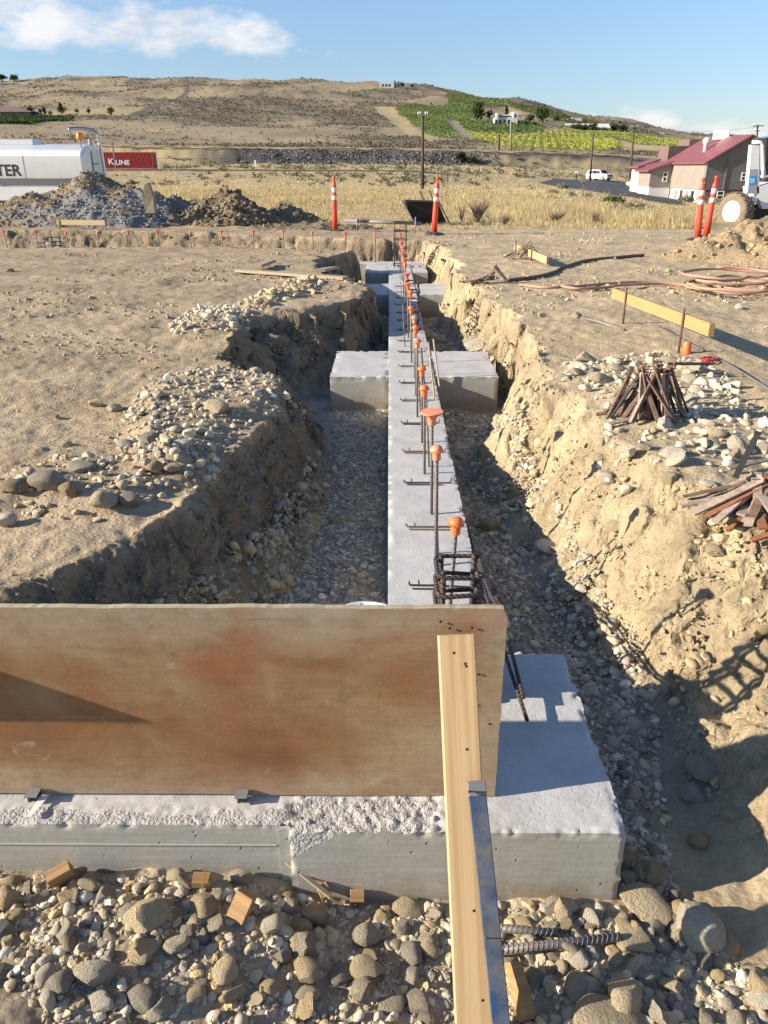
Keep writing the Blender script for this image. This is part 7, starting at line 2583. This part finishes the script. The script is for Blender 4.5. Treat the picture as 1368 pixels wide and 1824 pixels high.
# ---- dry grass
def grass(name, label, x, y, hgt, wid, blades, col, seed, spread=0.16):
    r = np.random.default_rng(seed)
    n = len(x) * blades
    X0 = np.repeat(x, blades) + r.normal(0, 1, n) * np.repeat(spread * hgt / 0.4, blades)
    Y0 = np.repeat(y, blades) + r.normal(0, 1, n) * np.repeat(spread * hgt / 0.4, blades)
    Z0 = np.repeat(ground_height(x, y)[0], blades) - 0.03
    H = np.repeat(hgt, blades) * r.uniform(0.45, 1.15, n)
    Wd = np.repeat(wid, blades) * r.uniform(0.7, 1.3, n)
    az = r.uniform(0, 6.28, n)
    ln = H * (0.12 + 0.42 * r.random(n))
    dx, dy = np.cos(az) * ln, np.sin(az) * ln
    fa = r.uniform(0, 3.14, n)
    wx, wy = np.cos(fa) * Wd, np.sin(fa) * Wd
    A = np.stack([X0 - wx, Y0 - wy, Z0], 1)
    B = np.stack([X0 + wx, Y0 + wy, Z0], 1)
    Cc = np.stack([X0 + dx * 0.35 + wx * 0.7, Y0 + dy * 0.35 + wy * 0.7, Z0 + H * 0.62], 1)
    D = np.stack([X0 + dx * 0.35 - wx * 0.7, Y0 + dy * 0.35 - wy * 0.7, Z0 + H * 0.62], 1)
    E_ = np.stack([X0 + dx, Y0 + dy, Z0 + H], 1)
    V = np.stack([A, B, Cc, D, E_], 1).reshape(-1, 3)
    b = np.arange(n) * 5
    fq = np.stack([b, b + 1, b + 2, b + 3], 1)
    ft = np.stack([b + 3, b + 2, b + 4], 1)
    flat = np.concatenate([fq.ravel(), ft.ravel()])
    sizes = np.concatenate([np.full(n, 4), np.full(n, 3)])
    Cv = np.repeat(col, blades, 0) * r.uniform(0.75, 1.25, n)[:, None]
    Cv = np.repeat(Cv, 5, 0)
    me = raw_mesh(name, V, flat, sizes, [M['grass']], None, False, np.clip(Cv, 0, 0.9))
    return tag(link(name, me), label, 'grass', kind='stuff')


N = 34000
yy = 19.0 + 48 * r3.random(N) ** 1.25
xx = r3.uniform(-0.36, 0.62, N) * yy
edge = 19.6 + 1.0 * fbm(xx * 0.35, np.zeros(N), seed=47, oct=3) + 3.2 * smooth(-1.8, -4.0, xx)
dn = fbm(xx * 0.22, yy * 0.16, seed=141, oct=4)
keep = (yy > edge) & ~((xx / yy > 0.385) & (yy < 34)) & (r3.random(N) < 0.42 + 0.5 * smooth(-0.4, 0.5, dn)) & ~inside(xx, yy, roadp)
xx, yy, dn = xx[keep], yy[keep], dn[keep]
hg = (0.12 + 0.16 * smooth(-0.5, 0.6, dn)) * r3.uniform(0.7, 1.25, len(xx))
hg *= 0.65 + 0.35 * smooth(edge[keep], edge[keep] + 2.5, yy)
right = smooth(0.10, 0.25, xx / yy)
hg *= 1 + 0.45 * right * smooth(34, 22, yy)
cb = np.array([(0.58, 0.46, 0.245), (0.52, 0.41, 0.215), (0.63, 0.51, 0.29), (0.42, 0.325, 0.175)])[r3.integers(0, 4, len(xx))]
grass('dry_grass', 'straw coloured dry grass covering the field beyond the building site', xx, yy, hg, np.full(len(xx), 0.006) * np.clip(yy / 25, 1, 2.5), 11, cb, 5)
N = 16000
yy = 60 + 135 * r3.random(N)
xx = r3.uniform(-0.55, 0.60, N) * yy
dn = fbm(xx * 0.10, yy * 0.07, seed=151, oct=4)
keep = (r3.random(N) < 0.3 + 0.7 * smooth(-0.3, 0.4, dn)) & ~inside(xx, yy, roadp) & ~((yy > 144) & (yy < 153) & (xx < 14)) & ~((xx > 31) & (yy > 92) & (yy < 120))
xx, yy = xx[keep], yy[keep]
cb = np.array([(0.56, 0.45, 0.25), (0.52, 0.41, 0.22), (0.60, 0.49, 0.28)])[r3.integers(0, 3, len(xx))]
grass('dry_grass', 'thinner dry grass on the plain farther out', xx, yy, r3.uniform(0.18, 0.4, len(xx)), 0.022 * yy / 100, 9, cb, 6, 0.5)


# ---- single shrubs near the building and in the grass
def shrub(u, vb, hpx, wpx, label, col, y0=18, n=900, name='sage_shrub', leafs=0.045, stems=10):
    q = hit(u, vb, y0)
    pxm = 1640 / q.y
    h_, w_ = hpx / pxm, wpx / pxm
    o = thing(name, label, 'shrub', q)
    rg_ = np.random.default_rng(int(u * 3 + vb))
    m_ = MB()
    tips = []
    for k in range(stems):
        a_ = rg_.uniform(0, 6.28)
        rr_ = rg_.uniform(0.15, 0.5)
        tip = Vector((q.x + math.cos(a_) * rr_ * w_, q.y + math.sin(a_) * rr_ * w_, q.z + h_ * rg_.uniform(0.6, 1.0)))
        mid = Vector((q.x, q.y, q.z)).lerp(tip, 0.5) + Vector((0, 0, h_ * 0.08))
        m_.tube([(q.x, q.y, q.z - 0.03), mid, tip], [w_ * 0.014, w_ * 0.009, w_ * 0.004], 5)
        tips.append((mid, tip))
    m_.build('stem', M['bark'], o, smooth_=True)
    if n:
        p, k = crown_points(n, (w_ * 0.5, w_ * 0.5, h_ * 0.62), rg_, 16, 1.0)
        p[:, 2] = np.abs(p[:, 2]) + h_ * 0.08
        p += np.array(q)
        tone = rg_.uniform(0.7, 1.35, 16)
        C = np.array(col)[None] * (tone[k] * (0.8 + 0.4 * rg_.random(n)))[:, None]
        V, Fq, CC = leaf_quads(p, 0, np.full(n, max(h_, w_) * leafs) * rg_.uniform(0.6, 1.4, n), C, int(u), 0.35)
        me = raw_mesh('foliage', V, Fq, np.full(len(Fq), 4), [M['leaf']], None, False, CC)
        link('foliage', me, o)
    return o


SAGE = (0.26, 0.235, 0.145)
shrub(1118, 386, 40, 78, 'wide grey green sage shrub in the grass before the road', SAGE, n=2200)
shrub(1092, 362, 22, 44, 'bright green bush at the road edge', (0.10, 0.13, 0.035), n=1500)
shrub(1018, 353, 20, 20, 'round pale sage shrub left of the brown sign', (0.28, 0.26, 0.17), n=800)
shrub(1047, 354, 18, 26, 'round pale sage shrub right of the brown sign', (0.27, 0.25, 0.16), n=800)
for (u, v, h_, w_, lab) in ((1132, 338, 14, 30, 'pale sage shrub below the fallen white sign'), (1160, 346, 15, 34, 'pale sage shrub at the corner of the low wing'), (1190, 352, 16, 36, 'pale sage shrub under the wing window'),
                            (1222, 360, 18, 34, 'pale sage shrub under the white basement windows'), (1285, 365, 18, 30, 'pale sage shrub behind the pair of delineators'), (1000, 336, 14, 30, 'sage shrub at the left end of the road'), (985, 345, 12, 24, 'low sage shrub before the left end of the road')):
    shrub(u, v, h_, w_, lab, (0.27, 0.255, 0.17), y0=30, n=900)
shrub(1316, 352, 34, 26, 'tall wispy shrub before the grey gable wall', (0.25, 0.22, 0.13), y0=30, n=700)
shrub(850, 396, 46, 62, 'bare twiggy bush in the grass right of the digger bucket', (0.34, 0.27, 0.17), n=260, name='dry_bush', leafs=0.02, stems=60)
shrub(822, 394, 36, 30, 'smaller bare bush touching the twiggy one', (0.34, 0.27, 0.17), n=120, name='dry_bush', leafs=0.02, stems=36)
shrub(745, 388, 26, 44, 'pale dry bush behind the digger bucket', (0.38, 0.32, 0.20), n=300, name='dry_bush', leafs=0.03, stems=40)
for (u, v, w_, lab) in ((990, 397, 46, 'brown tuft of dead weeds at the field edge below the sage shrub'), (900, 402, 30, 'dark clump of weeds at the field edge'), (1060, 398, 36, 'dead weed clump at the field edge further right'), (1190, 392, 44, 'tall straw clump left of the delineator pair')):
    shrub(u, v, 22, w_, lab, (0.42, 0.32, 0.16), n=120, name='dry_bush', leafs=0.03, stems=70)
